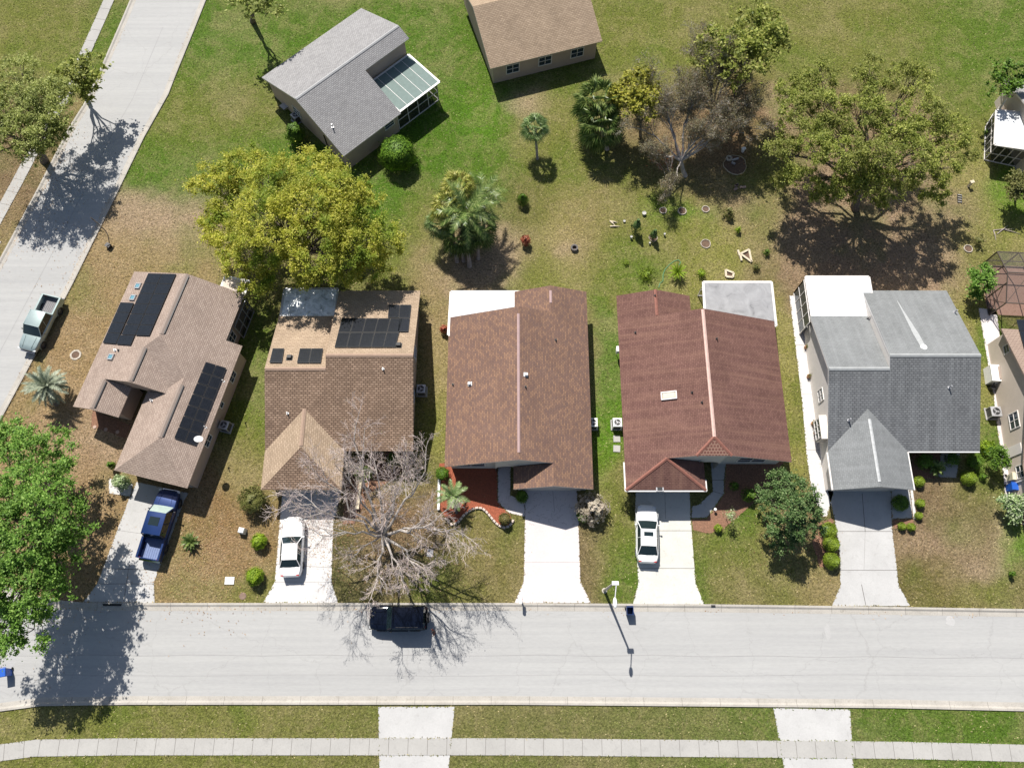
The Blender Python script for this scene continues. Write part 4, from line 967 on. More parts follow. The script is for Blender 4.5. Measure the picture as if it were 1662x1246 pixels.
seg=[((-6.4,-3.6),(-6.4,8.8)),((-6.4,8.8),(3.6,8.8)),((3.6,8.8),(3.6,4.2)),((3.6,4.2),(4.95,4.2)),((4.95,4.2),(4.95,-7.95)),((4.95,-7.95),(-.74,-7.95)),((-.74,-7.95),(-.74,-1.0)),((-6.4,-3.6),(-3.0,-3.6)),((-3.0,-3.6),(-3.0,-.9)),((-3.0,-.5),(-.74,-.5))]
nf=18; inf=[]
xs_=np.linspace(-4.68,.9,nf)
for a,b in zip(xs_[:-1],xs_[1:]):
    def zm(x): return (zl(x) if x<-1.9 else zl(-1.9)-(x+1.9)*P_)-.13
    def zb_(x):
        if x<-3.0: return min(zl(-4.7)-(x+4.7)*P_-.06,zm(x)-.01)
        if x<-.74: return 2.25+.35*math.sin(math.pi*(x+3)/2.26)
        return min(E_+P_*(x+1.14)-.06,zm(x)-.01)
    inf.append([(a,-1.24,zb_(a)),(b,-1.24,zb_(b)),(b,-1.24,zm(b)),(a,-1.24,zm(a))])
H1.walls(seg,'wall_beige',inf)
H1.gdoor((2.1,-7.95),4.8,-math.pi/2); H1.entry((-1.9,-.5),-math.pi/2); H1.window((-4.7,-3.6),1.6,1.3,-math.pi/2)
H1.window((4.95,2.0),.9,.9,0); H1.window((4.95,-.7),.45,.9,0,panes=1,z=1.7); H1.window((4.95,-4.0),1.0,.9,0); H1.window((3.6,5.3),1.3,1.2,0,frame='trim',panes=3)
h1cap=mat_plain('pale_brown_ridge',(.24,.19,.16),.9,var=.12,scale=6)
for a,b in (((-.72,9.1,zt),(-.72,3.3,zt)),((-1.9,2.0,zl(-1.9)),(-1.9,-1.2,zl(-1.9))),((-4.7,-1.4,zl(-4.7)),(-4.7,-4.0,zl(-4.7))),((2.1,-.3,zr_(2.1)),(2.1,-5.1,zr_(2.1)))):
    H1.ridge(a,b,h1cap,.2)
    mb=MB(); mb.bar((a[0]+.22,a[1]-.1,a[2]-.04),(b[0]+.22,b[1]+.1,b[2]-.04),.07,.10); part(mb,'ridge_vent',M['black'],H1.root)
c5=lambda x,y:(x*.2527,430+y*.2527)
H1.panels([c5(958,57),c5(1138,62),c5(966,458),c5(785,452)],2,6,0)
H1.panels([c5(780,243),c5(868,246),c5(752,510),c5(665,503)],1,4,0)
H1.panels([c5(778,452),c5(873,456),c5(846,519),c5(752,512)],1,1,0)
H1.panels([c5(1322,622),c5(1455,662),c5(1258,1160),c5(1117,1112)],2,7,4)
for p in ((890,137),(857,212),(716,592)): H1.skylight(*c5(*p),.45,.55,frame='metal',dome='blue_vent')
H1.vent_pipe(*c5(740,548),h=.25,r=.06,mat='white'); H1.vent_pipe(*c5(762,548),h=.25,r=.05,mat='black'); H1.vent_pipe(*c5(975,872),h=.35,r=.05,mat='metal'); H1.vent_pipe(*c5(1325,1045),h=.5,r=.04,mat='metal'); H1.vent_pipe(*c5(1440,750),h=.5,r=.04,mat='metal')

# ---- grey house at the top, turned 43 degrees
H8=House('h8','grey_corner_house','light grey roofed house set at an angle near the top, with green-grey porch roof',(-16.25,45.99),R(43.5))
z6=E_+6.5*P_
H8.roof([([(0,0,E_),(7.3,0,E_),(7.3,5,E_+5*P_),(13,5,E_+5*P_),(13,6.5,z6),(0,6.5,z6)],0),([(0,6.5,z6),(13,6.5,z6),(13,13,E_),(0,13,E_)],0)],[RF['h8']],'trim')
H8.walls([((.35,.35),(6.95,.35)),((6.95,.35),(6.95,5.3)),((6.95,5.3),(12.6,5.3)),((12.6,5.3),(12.6,12.6)),((12.6,12.6),(.35,12.6)),((.35,12.6),(.35,.35))],'wall_beige')
H8.window((5.9,.35),1.1,.6,-math.pi/2,panes=1,z=1.9); H8.window((.35,8.2),1.1,.9,math.pi); 
mb=MB(); mb.bar((.28,3.6,.3),(.28,3.6,2.2),.08); part(mb,'conduit',M['black'],H8.root)
H8.ridge((0.05,6.5,z6),(12.95,6.5,z6),mat_plain('grey_ridge',(.33,.33,.33),.9),.15)
H8.vent_pipe(540,207,h=.5,r=.06,mat='metal')
H9=House('h9','dark_roof_house','dark-roofed house above the top edge casting a pointed shadow on the lawn',(-2.2,56.5),R(17))
H9.roof([([(0,0,E_),(12,0,E_),(12,6,E_+6*P_),(0,6,E_+6*P_)],0),([(0,6,E_+6*P_),(12,6,E_+6*P_),(12,12,E_),(0,12,E_)],0)],[RF['h2']],'trim')
H9.walls([((.4,.4),(11.6,.4)),((11.6,.4),(11.6,11.6)),((11.6,11.6),(.4,11.6)),((.4,11.6),(.4,.4))],'wall_beige')
for x in (2.5,6,9.5): H9.window((x,.4),1.3,1.1,-math.pi/2)

# ---- house with the white patio roof, top right
H7=House('h7','white_patio_house','house at the top right with bright white flat roof over a screened porch',(50.0,46.0),R(3))
H7.roof([([(0,-3,E_),(12,-3,E_),(12,3,E_+6*P_),(0,3,E_+6*P_)],0),([(0,3,E_+6*P_),(12,3,E_+6*P_),(12,9,E_),(0,9,E_)],0)],[RF['h8']],'trim')
H7.walls([((.4,-2.6),(11.6,-2.6)),((11.6,-2.6),(11.6,8.6)),((11.6,8.6),(.4,8.6)),((.4,8.6),(.4,-2.6))],'wall_cream')
H7.window((.4,-1.4),.8,.8,math.pi,panes=1); H7.window((3,-2.6),1.3,1.1,-math.pi/2)

# ---- porch roofs, screen rooms and cages belong to their houses
def flat_roof(H,pts,z,mat,th=.12,seams=0,trim='trim',name='patio_roof'):
    """pts local"""
    mb=MB(); mb.prism([(p[0],p[1]) for p in pts],z,z+th,0,side=1)
    if seams:
        a,b,c,e=[Vector((p[0],p[1],z+th)) for p in pts]
        for k in range(1,seams):
            t=k/seams; mb.bar(a.lerp(b,t),e.lerp(c,t),.05,.035,mi=1)
    n=len(pts)
    for i in range(n):
        p=pts[i];q=pts[(i+1)%n]; mb.bar((p[0],p[1],z+th/2+.02),(q[0],q[1],z+th/2+.02),.09,th+.08,mi=1)
    return part(mb,name,[mat,M[trim]],H.root)
def screen_wall(H,a,b,h,n=4,frame='trim',scr='screen',z0=0.0,rails=(.5,1.0),name='screen_frame'):
    mb=MB(); A=Vector((a[0],a[1],z0));B=Vector((b[0],b[1],z0))
    for k in range(n+1):
        p=A.lerp(B,k/n); mb.bar(p,p+Vector((0,0,h)),.07)
    for r in rails: mb.bar(A+Vector((0,0,h*r)),B+Vector((0,0,h*r)),.06)
    mb.bar(A+Vector((0,0,.05)),B+Vector((0,0,.05)),.09)
    f=part(mb,name,M[frame],H.root); g=MB()
    g.add([A,B,B+Vector((0,0,h)),A+Vector((0,0,h))],[(0,1,2,3)]); subpart(g,'screen',M[scr],f,H.root)
# second house: silver patched metal roof
m,n,b,_=nodes('silver_patched_metal'); b.inputs['Metallic'].default_value=.1; b.inputs['Roughness'].default_value=.4
p=posvec(n); x=noise_node(n,1.3,7,.75,p,1.2); r=ramp(n,x.outputs[0],[(.30,(.16,.17,.16,1)),(.44,(.55,.58,.58,1)),(.6,(.85,.87,.88,1))]); n.links.new(r.outputs[0],b.inputs['Base Color']); bump(n,b,x.outputs[0],.8,.08)
silver=m
d=H2.d; yy=d['yy']
flat_roof(H2,[(.1,yy(28.9)),(5.0,yy(28.8)),(5.0,yy(31.75)),(.2,yy(31.7))],2.75,silver,seams=0,trim='metal')
screen_wall(H2,(.3,yy(31.6)),(5.0,yy(31.6)),2.7,4); screen_wall(H2,(.3,yy(28.9)),(.3,yy(31.6)),2.7,2)
# fifth house: white insulated patio roof with glazed sides
d=H5.d; yy=d['yy']
flat_roof(H5,[(.2,yy(28.75)),(5.9,yy(28.7)),(5.9,yy(32.95)),(.15,yy(32.95))],2.72,M['roof_flat_w'],seams=5)
screen_wall(H5,(.0,yy(32.7)),(5.7,yy(32.7)),2.7,5); screen_wall(H5,(.0,yy(28.5)),(.0,yy(32.7)),2.7,4,scr='glass')
# third house: white panel roof, fourth: grey membrane
d=H3.d
flat_roof(H3,[(-d['A']-.02,d['yn']-1.7),(1.15,d['yn']-.8),(1.15,d['yN']+.0),(-d['A']+.1,d['yN']+.0)],2.62,M['roof_flat_w'],seams=0)
screen_wall(H3,(-d['A']+.2,d['yN']-.1),(1.1,d['yN']-.1),2.6,5); screen_wall(H3,(-d['A']+.2,d['yn']-.4),(-d['A']+.2,d['yN']-.1),2.6,2)
m,n,b,_=nodes('grey_membrane'); b.inputs['Roughness'].default_value=.8; p=posvec(n); x=noise_node(n,.9,7,.7,p,.8)
r=ramp(n,x.outputs[0],[(.25,(.12,.12,.125,1)),(.42,(.24,.24,.245,1)),(.7,(.32,.32,.325,1))]); n.links.new(r.outputs[0],b.inputs['Base Color']); membrane=m
d=H4.d
q=[H4.w2l(G(*p,2.6)) for p in ((1141,458),(1252,458),(1259,524),(1144,520))]
flat_roof(H4,[(q[0].x,q[0].y),(q[1].x,q[1].y),(q[2].x,q[2].y-.3),(q[3].x,q[3].y-.3)],2.55,membrane,seams=0)
screen_wall(H4,(q[0].x+.1,q[0].y-.1),(q[1].x-.1,q[1].y-.1),2.5,5); screen_wall(H4,(q[1].x-.1,q[1].y-.1),(q[1].x-.1,q[2].y),2.5,3)
# top grey house: green-grey porch roof and screens
flat_roof(H8,[(7.32,.25),(12.6,.25),(12.6,4.98),(7.32,4.98)],2.62,mat_plain('green_grey_metal',(.125,.175,.16),.75,var=.1),seams=5)
screen_wall(H8,(7.1,.5),(12.4,.5),2.6,4); screen_wall(H8,(12.4,.5),(12.4,5.2),2.6,3)
# first house: small screened corner behind
flat_roof(H1,[(1.6,9.25),(3.9,9.25),(3.9,10.6),(1.6,10.6)],2.9,M['wall_cream'],name='rear_canopy')
screen_wall(H1,(3.95,6.2),(3.95,9.0),2.5,3,frame='metal'); screen_wall(H1,(3.95,9.0),(1.2,9.0),2.5,3,frame='metal')
# top right: white flat roof and cage
def L7(px,py,z): q=H7.w2l(G(px,py,z)); return (q.x,q.y)
flat_roof(H7,[L7(1617,179,2.7),L7(1614,235,2.7),L7(1668,243,2.7),L7(1670,184,2.7)],2.62,M['roof_flat_w'])
a=L7(1602,203,.3); b=L7(1600,257,.3); c=L7(1652,268,.3); e=L7(1614,183,.3)
screen_wall(H7,a,b,2.3,5); screen_wall(H7,b,c,2.3,4); screen_wall(H7,e,a,2.3,2)
mb=MB()
for (p0,p1) in ((a,L7(1617,182,2.6)),(b,L7(1615,233,2.6)),(((a[0]+b[0])/2,(a[1]+b[1])/2),L7(1616,207,2.6)),(c,L7(1656,242,2.6)),(((b[0]+c[0])/2,(b[1]+c[1])/2),L7(1636,238,2.6))):
    mb.bar((p0[0],p0[1],2.3),(p1[0],p1[1],2.62),.07)
part(mb,'cage_rafters',M['trim'],H7.root)
# right edge: bronze pool cage on brick paving, north of the cream house
cage=thing('pool_cage','dark bronze screened pool cage over brick paving at the right edge','enclosure',(44.3,30.6,0),R(-3.2))
mb=MB(); X0,X1,Y0,Y1,Zc=.1,10.0,-.2,5.0,2.7
for x in np.linspace(X0,X1,6):
    mb.bar((x,Y1,0),(x,Y1,Zc),.08); mb.bar((x,Y0,Zc+.0),(x,(Y0+Y1)/2,Zc+.9),.07); mb.bar((x,(Y0+Y1)/2,Zc+.9),(x,Y1,Zc),.07)
for y in np.linspace(Y0,Y1,4): mb.bar((X0,y,0),(X0,y,Zc+.9*(1-abs(2*(y-Y0)/(Y1-Y0)-1))),.08)
for y,z in ((Y0,Zc),(Y1,Zc),((Y0+Y1)/2,Zc+.9)): mb.bar((X0,y,z),(X1,y,z),.08)
for z in (.1,1.1): mb.bar((X0,Y0,z),(X0,Y1,z),.06); mb.bar((X0,Y1,z),(X1,Y1,z),.06)
for k in range(5):
    xa=X0+(X1-X0)*k/5; xb=X0+(X1-X0)*(k+1)/5; mb.bar((xa,Y0,Zc),(xb,(Y0+Y1)/2,Zc+.9),.04)
mb.bar((X0,Y0,Zc),(X0,Y0+1.7,0),.04); mb.bar((X0,Y0+1.7,Zc),(X0,Y0,0),.04)
part(mb,'frame',M['bronze'],cage)
mb=MB(); mb.add([(X0,Y0,Zc),(X1,Y0,Zc),(X1,(Y0+Y1)/2,Zc+.9),(X0,(Y0+Y1)/2,Zc+.9),(X1,Y1,Zc),(X0,Y1,Zc),(X0,Y0,0),(X0,Y1,0),(X1,Y1,0)],[(0,1,2,3),(3,2,4,5),(6,0,3,5,7),(7,5,4,8)]); part(mb,'screen',M['screen_lt'],cage)
m,n,b,_=nodes('brick_paving'); br=N(n,'ShaderNodeTexBrick'); br.inputs['Scale'].default_value=4; n.links.new(posvec(n),br.inputs[0])
br.inputs['Color1'].default_value=(.27,.15,.11,1); br.inputs['Color2'].default_value=(.33,.20,.15,1); br.inputs['Mortar'].default_value=(.2,.14,.11,1); n.links.new(br.outputs[0],b.inputs[0])
slab(None,'walk',world=[(44.3,30.5),(54.4,30.0),(54.7,35.2),(44.6,35.7)],name='patio').data.materials[0]=m

# ---------------------------------------------------------------- plants
NPR=np.random.default_rng(7)
def leaf_mesh(name,P,size,mat,parent,origin,asp=.5,up=.5,seed=1,dirs=None,dirw=0.0):
    rg=np.random.default_rng(seed); n=len(P)
    nr=rg.normal(size=(n,3)); nr[:,2]+=up; nr/=np.linalg.norm(nr,axis=1)[:,None]
    t=rg.normal(size=(n,3))
    if dirs is not None: t=t*(1-dirw)+dirs*dirw*2
    t-=nr*(t*nr).sum(1)[:,None]; t/=np.linalg.norm(t,axis=1)[:,None]+1e-9
    b=np.cross(nr,t); s=size*(0.6+0.8*rg.random(n))[:,None]
    V=np.stack([P-t*s,P+b*s*asp,P+t*s,P-b*s*asp],1).reshape(-1,3)-np.array(origin)
    me=bpy.data.meshes.new(name); me.vertices.add(n*4); me.vertices.foreach_set('co',V.astype(np.float32).ravel())
    me.loops.add(n*4); me.loops.foreach_set('vertex_index',np.arange(n*4,dtype=np.int32))
    me.polygons.add(n); me.polygons.foreach_set('loop_start',np.arange(n,dtype=np.int32)*4); me.polygons.foreach_set('loop_total',np.full(n,4,dtype=np.int32))
    me.update(); me.materials.append(mat)
    o=bpy.data.objects.new(name,me); COL.objects.link(o); o.parent=parent; return o
def curve_pts(a,b,sag=0.0,n=5,jit=0.0,up=0.0):
    a=Vector(a);b=Vector(b); L=(b-a).length; pts=[]
    for i in range(n+1):
        t=i/n; p=a.lerp(b,t); k=math.sin(math.pi*t)
        p=p+Vector((random.uniform(-1,1)*jit*L*k,random.uniform(-1,1)*jit*L*k,up*L*k))
        pts.append(p)
    return pts
def tree(name,label,base,blobs,mat,lsize=.16,dens=60,clump=.55,fork=.35,tr=.22,group=None,seed=1,cat='tree',bark='bark',clumps_per=1.0,asp=.55,up=2.0,shell=.45,flat=.8):
    """blobs: (px,py,z,r[,rz]) crown masses seen in the photograph, placed at their height"""
    random.seed(seed); rg=np.random.default_rng(seed)
    bx,by,_=G(*base); root=thing(name,label,cat,(bx,by,0),0,group)
    B=[]
    for b in blobs:
        c=G(b[0],b[1],b[2]); B.append((Vector(c),b[3],(b[4] if len(b)>4 else b[3]*flat)))
    cen=sum((c*r for c,r,_ in B),Vector())/sum(r for _,r,_ in B)
    zmin=min(c.z-rz for c,_,rz in B)
    fk=Vector((bx+(cen.x-bx)*.3,by+(cen.y-by)*.3,max(.6,cen.z*fork)))
    mb=MB(); mb.tube(curve_pts((bx,by,-.1),fk,n=4,jit=.02),[tr*1.35,tr*1.1,tr,tr*.92,tr*.9],9)
    CL=[]
    for c,r,rz in B:
        e=c-Vector((0,0,rz*.3)); r0=tr*.55*min(1,.4+r/4)
        limb=curve_pts(fk,e,n=6,jit=.05,up=.10); mb.tube(limb,[r0*(1-.75*i/6) for i in range(7)],6)
        k=max(3,int(clumps_per*(r/clump)**2*1.5))
        for _ in range(k):
            d=Vector(rg.normal(size=3)); d.normalize()
            if d.z<-.2: d.z*=-.6
            rr=r*(shell+(1-shell)*rg.random()**.6)
            p=c+Vector((d.x*rr,d.y*rr,d.z*rr*rz/r)); CL.append(p)
            if rg.random()<.45:
                s=limb[random.randint(3,6)]; mb.tube(curve_pts(s,p,n=3,jit=.08),[r0*.28,r0*.2,r0*.13,.012],4,cap=False)
    part(mb,'trunk',M[bark],root,world=True,smooth=True)
    C=np.array([tuple(p) for p in CL]); m=len(C); rad=clump*(0.6+.8*rg.random(m))
    cnt=(dens*(rad/clump)**2).astype(int)+4
    idx=np.repeat(np.arange(m),cnt); d=rg.normal(size=(len(idx),3)); d/=np.linalg.norm(d,axis=1)[:,None]
    P=C[idx]+d*(rad[idx]*np.abs(rg.normal(size=len(idx)))*.62)[:,None]*np.array([1,1,.7])
    P[:,2]=np.maximum(P[:,2],.15)
    leaf_mesh('crown',P,lsize,mat,root,root.location,asp,up,seed,dirs=d,dirw=.4)
    return root
L_={}
L_['yellow']=mat_leaf('oak_leaves_yellow',(.20,.23,.026),(.37,.385,.042),(.62,.57,.14),c4_=(.20,.31,.035),alt=.8,patch=.33,trans=.55)
L_['yellow2']=mat_leaf('leaves_golden',(.15,.17,.02),(.25,.25,.03),(.36,.33,.06),patch=.5)
L_['bright']=mat_leaf('maple_leaves_green',(.055,.12,.018),(.11,.22,.028),(.24,.36,.08),patch=.4,trans=.38)
L_['oak']=mat_leaf('oak_leaves_olive',(.10,.135,.022),(.22,.26,.045),(.44,.45,.13),c4_=(.25,.25,.08),alt=.4,patch=.4,trans=.52)
L_['pale']=mat_leaf('oak_leaves_pale',(.14,.17,.04),(.26,.30,.075),(.45,.47,.18),patch=.4,trans=.52)
L_['dark']=mat_leaf('evergreen_leaves',(.028,.062,.014),(.058,.108,.026),(.14,.19,.075),rough=.6,patch=.7,trans=.15)
L_['hedge']=mat_leaf('hedge_leaves',(.038,.082,.008),(.07,.135,.012),(.11,.19,.022),patch=1.2,trans=.2)
L_['hedge_y']=mat_leaf('boxwood_leaves',(.10,.155,.012),(.15,.21,.018),(.20,.26,.03),patch=1.2,trans=.25)
L_['lime']=mat_leaf('lime_shrub_leaves',(.13,.22,.012),(.19,.28,.018),(.25,.33,.03),patch=1.5,trans=.35)
L_['olive']=mat_leaf('olive_shrub_leaves',(.08,.085,.02),(.12,.13,.035),(.18,.17,.06),patch=1,trans=.25)
L_['red']=mat_leaf('red_shrub_leaves',(.16,.03,.02),(.28,.07,.04),(.38,.18,.10),patch=1.5,trans=.25)
L_['palm']=mat_leaf('palm_fronds',(.045,.085,.020),(.10,.15,.035),(.24,.28,.10),rough=.35,patch=1.2,trans=.25)
L_['palm_y']=mat_leaf('palm_fronds_yellow',(.20,.24,.05),(.33,.34,.08),(.50,.46,.18),rough=.45,patch=1.0,trans=.3)
L_['palm_b']=mat_leaf('palm_fronds_silver',(.14,.17,.12),(.21,.24,.17),(.30,.32,.23),rough=.45,patch=1.2,trans=.2)
L_['palm_p']=mat_leaf('palm_fronds_pale',(.12,.19,.06),(.19,.27,.10),(.32,.38,.20),rough=.4,patch=1.2,trans=.3)
L_['dead']=mat_leaf('dry_fronds',(.22,.15,.09),(.30,.22,.14),(.40,.31,.21),patch=1.2,trans=.2)
L_['grey']=mat_leaf('moss_and_dry_leaves',(.12,.12,.06),(.22,.20,.12),(.15,.085,.05),patch=.8,trans=.2)
L_['grass']=mat_leaf('dry_ornamental_grass',(.26,.22,.16),(.36,.31,.24),(.46,.41,.33),patch=1.2,trans=.2)
L_['varieg']=mat_leaf('variegated_leaves',(.10,.17,.05),(.22,.30,.12),(.46,.50,.33),patch=1.2,trans=.25)

tree('oak_tree','broad yellow-green oak leaning over the backs of the tan-roofed houses',(497,425),
 [(352,300,6.5,2.4),(372,372,5.5,2.6),(400,270,7,2.2),(450,300,8,3.0),(515,275,7,2.2),(430,360,8.5,3.2),(500,340,9,3.2),(560,320,8,2.7),(590,350,6.5,2.4),(400,415,6,2.4),(450,405,6.5,2.1),(520,405,7.5,3.0),(580,390,7,2.7),(622,395,5.5,2.0),(608,428,5.2,1.8),(560,435,5.2,1.8),(500,440,5,1.7),(415,455,4.5,1.8),(345,350,5,1.5),(545,300,6,1.6)],
 L_['yellow'],lsize=.085,dens=135,clump=.50,seed=2,tr=.34,clumps_per=1.5,group='broad shade trees')
tree('oak_tree','large olive-green oak with loose open crown behind the grey-roofed house',(1388,338),
 [(1300,190,8,2.3),(1345,180,9,2.1),(1400,185,9.5,2.4),(1450,200,9,2.2),(1500,190,8.5,2.2),(1540,220,7.5,2.0),(1275,245,7,1.8),(1320,240,8.5,1.9),(1375,245,9,1.9),(1430,255,9.5,2.0),(1480,260,9,2.0),(1530,270,7.5,1.8),(1300,290,6,1.6),(1350,300,6,1.6),(1405,300,7,1.6),(1455,300,7,1.7),(1512,310,5.5,1.7),(1280,150,8,1.8),(1330,130,8,2),(1480,130,8.5,2.1),(1420,120,9,2.2),(1565,250,6,1.3),(1270,295,4.5,1.3),(1370,310,5,1.4),(1420,325,4.5,1.2),(1395,280,7,1.8),(1330,320,4.5,1.2),(1345,215,8.5,1.8),(1470,220,9,1.9)],
 L_['oak'],lsize=.085,dens=115,clump=.47,seed=3,tr=.36,clumps_per=1.4,group='broad shade trees')
tree('shade_tree','bright green leafy tree at the street corner, lower left, shading the driveway',(112,870),
 [(20,715,5,1.8),(45,735,6,2.0),(85,720,4.5,1.5),(20,790,7,2.6),(75,790,7,2.4),(105,850,6.5,2.3),(50,860,8.5,3.2),(10,880,8,3),(90,910,6,2.0),(40,950,8,2.9),(85,965,6.5,2.0),(15,1010,7,2.2),(50,1020,6.5,1.8),(-20,830,8,3),(-20,950,8,3),(120,862,5,1.2),(-15,1040,6,1.8),(0,705,5,1.6),(98,745,5,1.4)],
 L_['bright'],lsize=.095,dens=100,clump=.5,seed=4,tr=.32,clumps_per=1.25,group='broad shade trees')
tree('oak_tree','pale green oak beyond the side street, top left, throwing its shade on the road',(72,262),
 [(20,180,7.2,2.5),(60,175,7.2,2.5),(92,190,6.5,2.0),(30,225,7,2.3),(72,212,6.5,2.0),(88,225,5.8,1.5),(-20,200,7.2,2.6),(48,250,5.2,1.5),(82,155,6.8,2.2),(30,130,7,2.4),(-15,245,6,2.0),(100,150,6,1.7),(100,215,5.2,1.2),(60,240,4.5,1.3)],
 L_['pale'],lsize=.09,dens=90,clump=.5,seed=5,tr=.33,clumps_per=1.25,group='broad shade trees')
tree('oak_tree','green tree overhanging the far kerb of the side street at the very top left',(135,148),
 [(138,150,4,1.3),(150,155,3.4,.8),(112,140,5,1.9),(132,120,5,1.9),(95,152,5,1.6),(150,112,5,1.6)],L_['oak'],lsize=.15,dens=50,clump=.5,seed=6,tr=.24,group='broad shade trees')
tree('evergreen_tree','dense dark evergreen tree on the front lawn beside the three trimmed shrubs',(1283,868),
 [(1275,790,4.2,1.2),(1250,810,3.8,1.0),(1305,800,4.2,1.1),(1285,825,4.8,1.3),(1320,830,3.6,.9),(1255,850,3.2,1.0),(1300,860,3.6,1.1),(1275,870,2.3,1.0),(1240,795,2.4,.7),(1262,770,2.4,.7),(1322,855,2.3,.8),(1262,885,1.7,.6)],
 L_['dark'],lsize=.08,dens=100,clump=.36,seed=8,tr=.14,clumps_per=1.5,shell=.35)
tree('golden_tree','small golden-yellow tree beside the dark fan palms at the top',(1040,222),
 [(1025,172,5,1.9),(1048,178,4.6,1.6),(1040,145,5.5,2.3),(1010,155,4.5,1.5),(1060,160,5,1.6)],L_['yellow2'],lsize=.14,dens=55,clump=.45,seed=9,tr=.14,clumps_per=1.2)
tree('young_tree','bushy green tree between the grey roof and the bronze pool cage',(1596,478),
 [(1590,445,2.4,.9),(1592,462,2.2,1.0),(1603,455,2.6,.8),(1585,478,1.2,.7),(1600,440,2.6,.7)],L_['bright'],lsize=.10,dens=70,clump=.33,seed=10,tr=.08,clumps_per=1.4)
tree('round_tree','small dark green tree against the cream side wall',(1618,760),
 [(1620,738,1.9,.75),(1612,745,1.7,.65),(1627,748,1.7,.6)],L_['hedge'],lsize=.08,dens=90,clump=.3,seed=11,tr=.06,clumps_per=1.8)
tree('flowering_shrub','pale variegated shrub below the blue bin at the right edge',(1640,838),
 [(1640,815,1.5,.8),(1655,820,1.5,.8),(1648,832,1.2,.7),(1630,815,1.2,.5)],L_['varieg'],lsize=.11,dens=50,clump=.3,seed=12,tr=.05,cat='shrub',clumps_per=1.4)
tree('rounded_tree','dark bushy tree beside the screened porch at the right edge',(1648,325),
 [(1650,300,2.6,1.2),(1640,312,2.2,.9),(1662,310,2.4,1.2),(1650,290,2.8,.9)],L_['olive'],lsize=.10,dens=80,clump=.38,seed=13,tr=.1,clumps_per=1.5)
tree('garden_tree','green tree crown beyond the lawn above the screened porch',(1625,142),
 [(1618,140,4,1.6),(1640,125,4.5,1.9)],L_['hedge'],lsize=.14,dens=50,clump=.45,seed=14,tr=.12)
tree('shade_tree','green tree past the top edge above the brown oak shade',(1195,176),
 [(1205,95,8,2.8),(1245,80,8.5,2.8),(1170,75,8,2.6),(1225,50,8.5,3.0),(1190,120,6.5,1.6),(1150,95,7,1.8)],L_['oak'],lsize=.16,dens=45,clump=.55,seed=15,tr=.25,group='broad shade trees')
tree('shade_tree','pale green tree past the open lawn near the side street, top edge',(410,35),
 [(400,5,6,2.0),(430,10,6,1.8),(410,-15,6,2)],L_['pale'],lsize=.16,dens=50,clump=.55,seed=16,tr=.25,group='broad shade trees')

M['bark_limb']=mat_plain('grey_limb_bark',(.38,.345,.315),.92,var=.4,scale=2.5,bumps=.4)
# bare trees: limbs fork again and again down to twigs
def bare_tree(name,label,base,limbs,mat,fz=1.6,tr=.26,seed=1,depth=4,spread=.75,twig=.011,leafmat=None,nleaf=0,cat='tree',group=None,kids=5,tip=1.0,fork=None,limbmat=None):
    random.seed(seed); bx,by,_=G(*base); root=thing(name,label,cat,(bx,by,0),0,group)
    fk=Vector(G(*fork)) if fork else Vector((bx,by+.1,fz))
    mb=MB(); tw=MB(); mb.tube(curve_pts((bx,by,-.1),fk,n=4,jit=.02),[tr*1.4,tr*1.15,tr,tr*.95,tr*.9],9)
    tips=[]
    limbs=[(l[0],l[1],l[2],l[3]*1.25)+tuple(l[4:]) for l in limbs]
    def grow(a,d,L,r,dep):
        n=4 if dep>1 else 3; pts=[a]; p=a; dd=d.copy()
        for i in range(n):
            j=.16 if dep>1 else .22
            dd=(dd+Vector((random.uniform(-j,j),random.uniform(-j,j),random.uniform(-j,j)+.05))).normalized(); p=p+dd*(L/n); pts.append(p)
        rr=[max(twig,r*(1-.65*i/n)) for i in range(n+1)]
        (mb if dep>=depth-1 else tw).tube(pts,rr,5 if dep>2 else 3,cap=False)
        if dep<=0: tips.append(p); return
        k=kids if dep>1 else kids+1
        for i in range(k):
            t=.25+.75*(i+random.random()*.8)/k; t=min(t,.99); s=t*n; i0=int(s); q=pts[i0].lerp(pts[min(i0+1,n)],s-i0)
            perp=dd.cross(Vector((random.uniform(-1,1),random.uniform(-1,1),random.uniform(-1,1)))).normalized()
            nd=(dd*(1-spread*.45)+perp*spread*random.uniform(.45,1)+Vector((0,0,.12))).normalized()
            grow(q,nd,L*random.uniform(.42,.66)*tip,max(twig,r*.42),dep-1)
    for l in limbs:
        e=Vector(G(l[0],l[1],l[2])); m=fk.lerp(e,.5)+Vector((0,0,.35)); r0=l[3]
        pts=curve_pts(fk,e,n=6,jit=.05,up=.08); mb.tube(pts,[r0*(1-.72*i/6) for i in range(7)],6)
        dd=(pts[-1]-pts[-3]).normalized(); L=(e-fk).length
        nk=l[4] if len(l)>4 else 7
        for i in range(nk):
            t=.42+.58*i/(nk-1); s=t*6; i0=min(int(s),5); q=pts[i0].lerp(pts[i0+1],s-i0)
            perp=dd.cross(Vector((random.uniform(-1,1),random.uniform(-1,1),random.uniform(-.6,1)))).normalized()
            nd=(dd*.75+perp*spread*random.uniform(.4,.95)+Vector((0,0,.1))).normalized()
            grow(q,nd,L*random.uniform(.26,.40),r0*.34,depth-1)
    part(mb,'trunk',M[limbmat or mat],root,world=True); part(tw,'twigs',M[mat],root,world=True)
    if leafmat and nleaf:
        T=np.array([tuple(t) for t in tips]); rg=np.random.default_rng(seed); P=T[rg.integers(0,len(T),nleaf)]+rg.normal(size=(nleaf,3))*.17
        leaf_mesh('dry_leaves',P,.05,leafmat,root,root.location,.5,.3,seed)
    return root
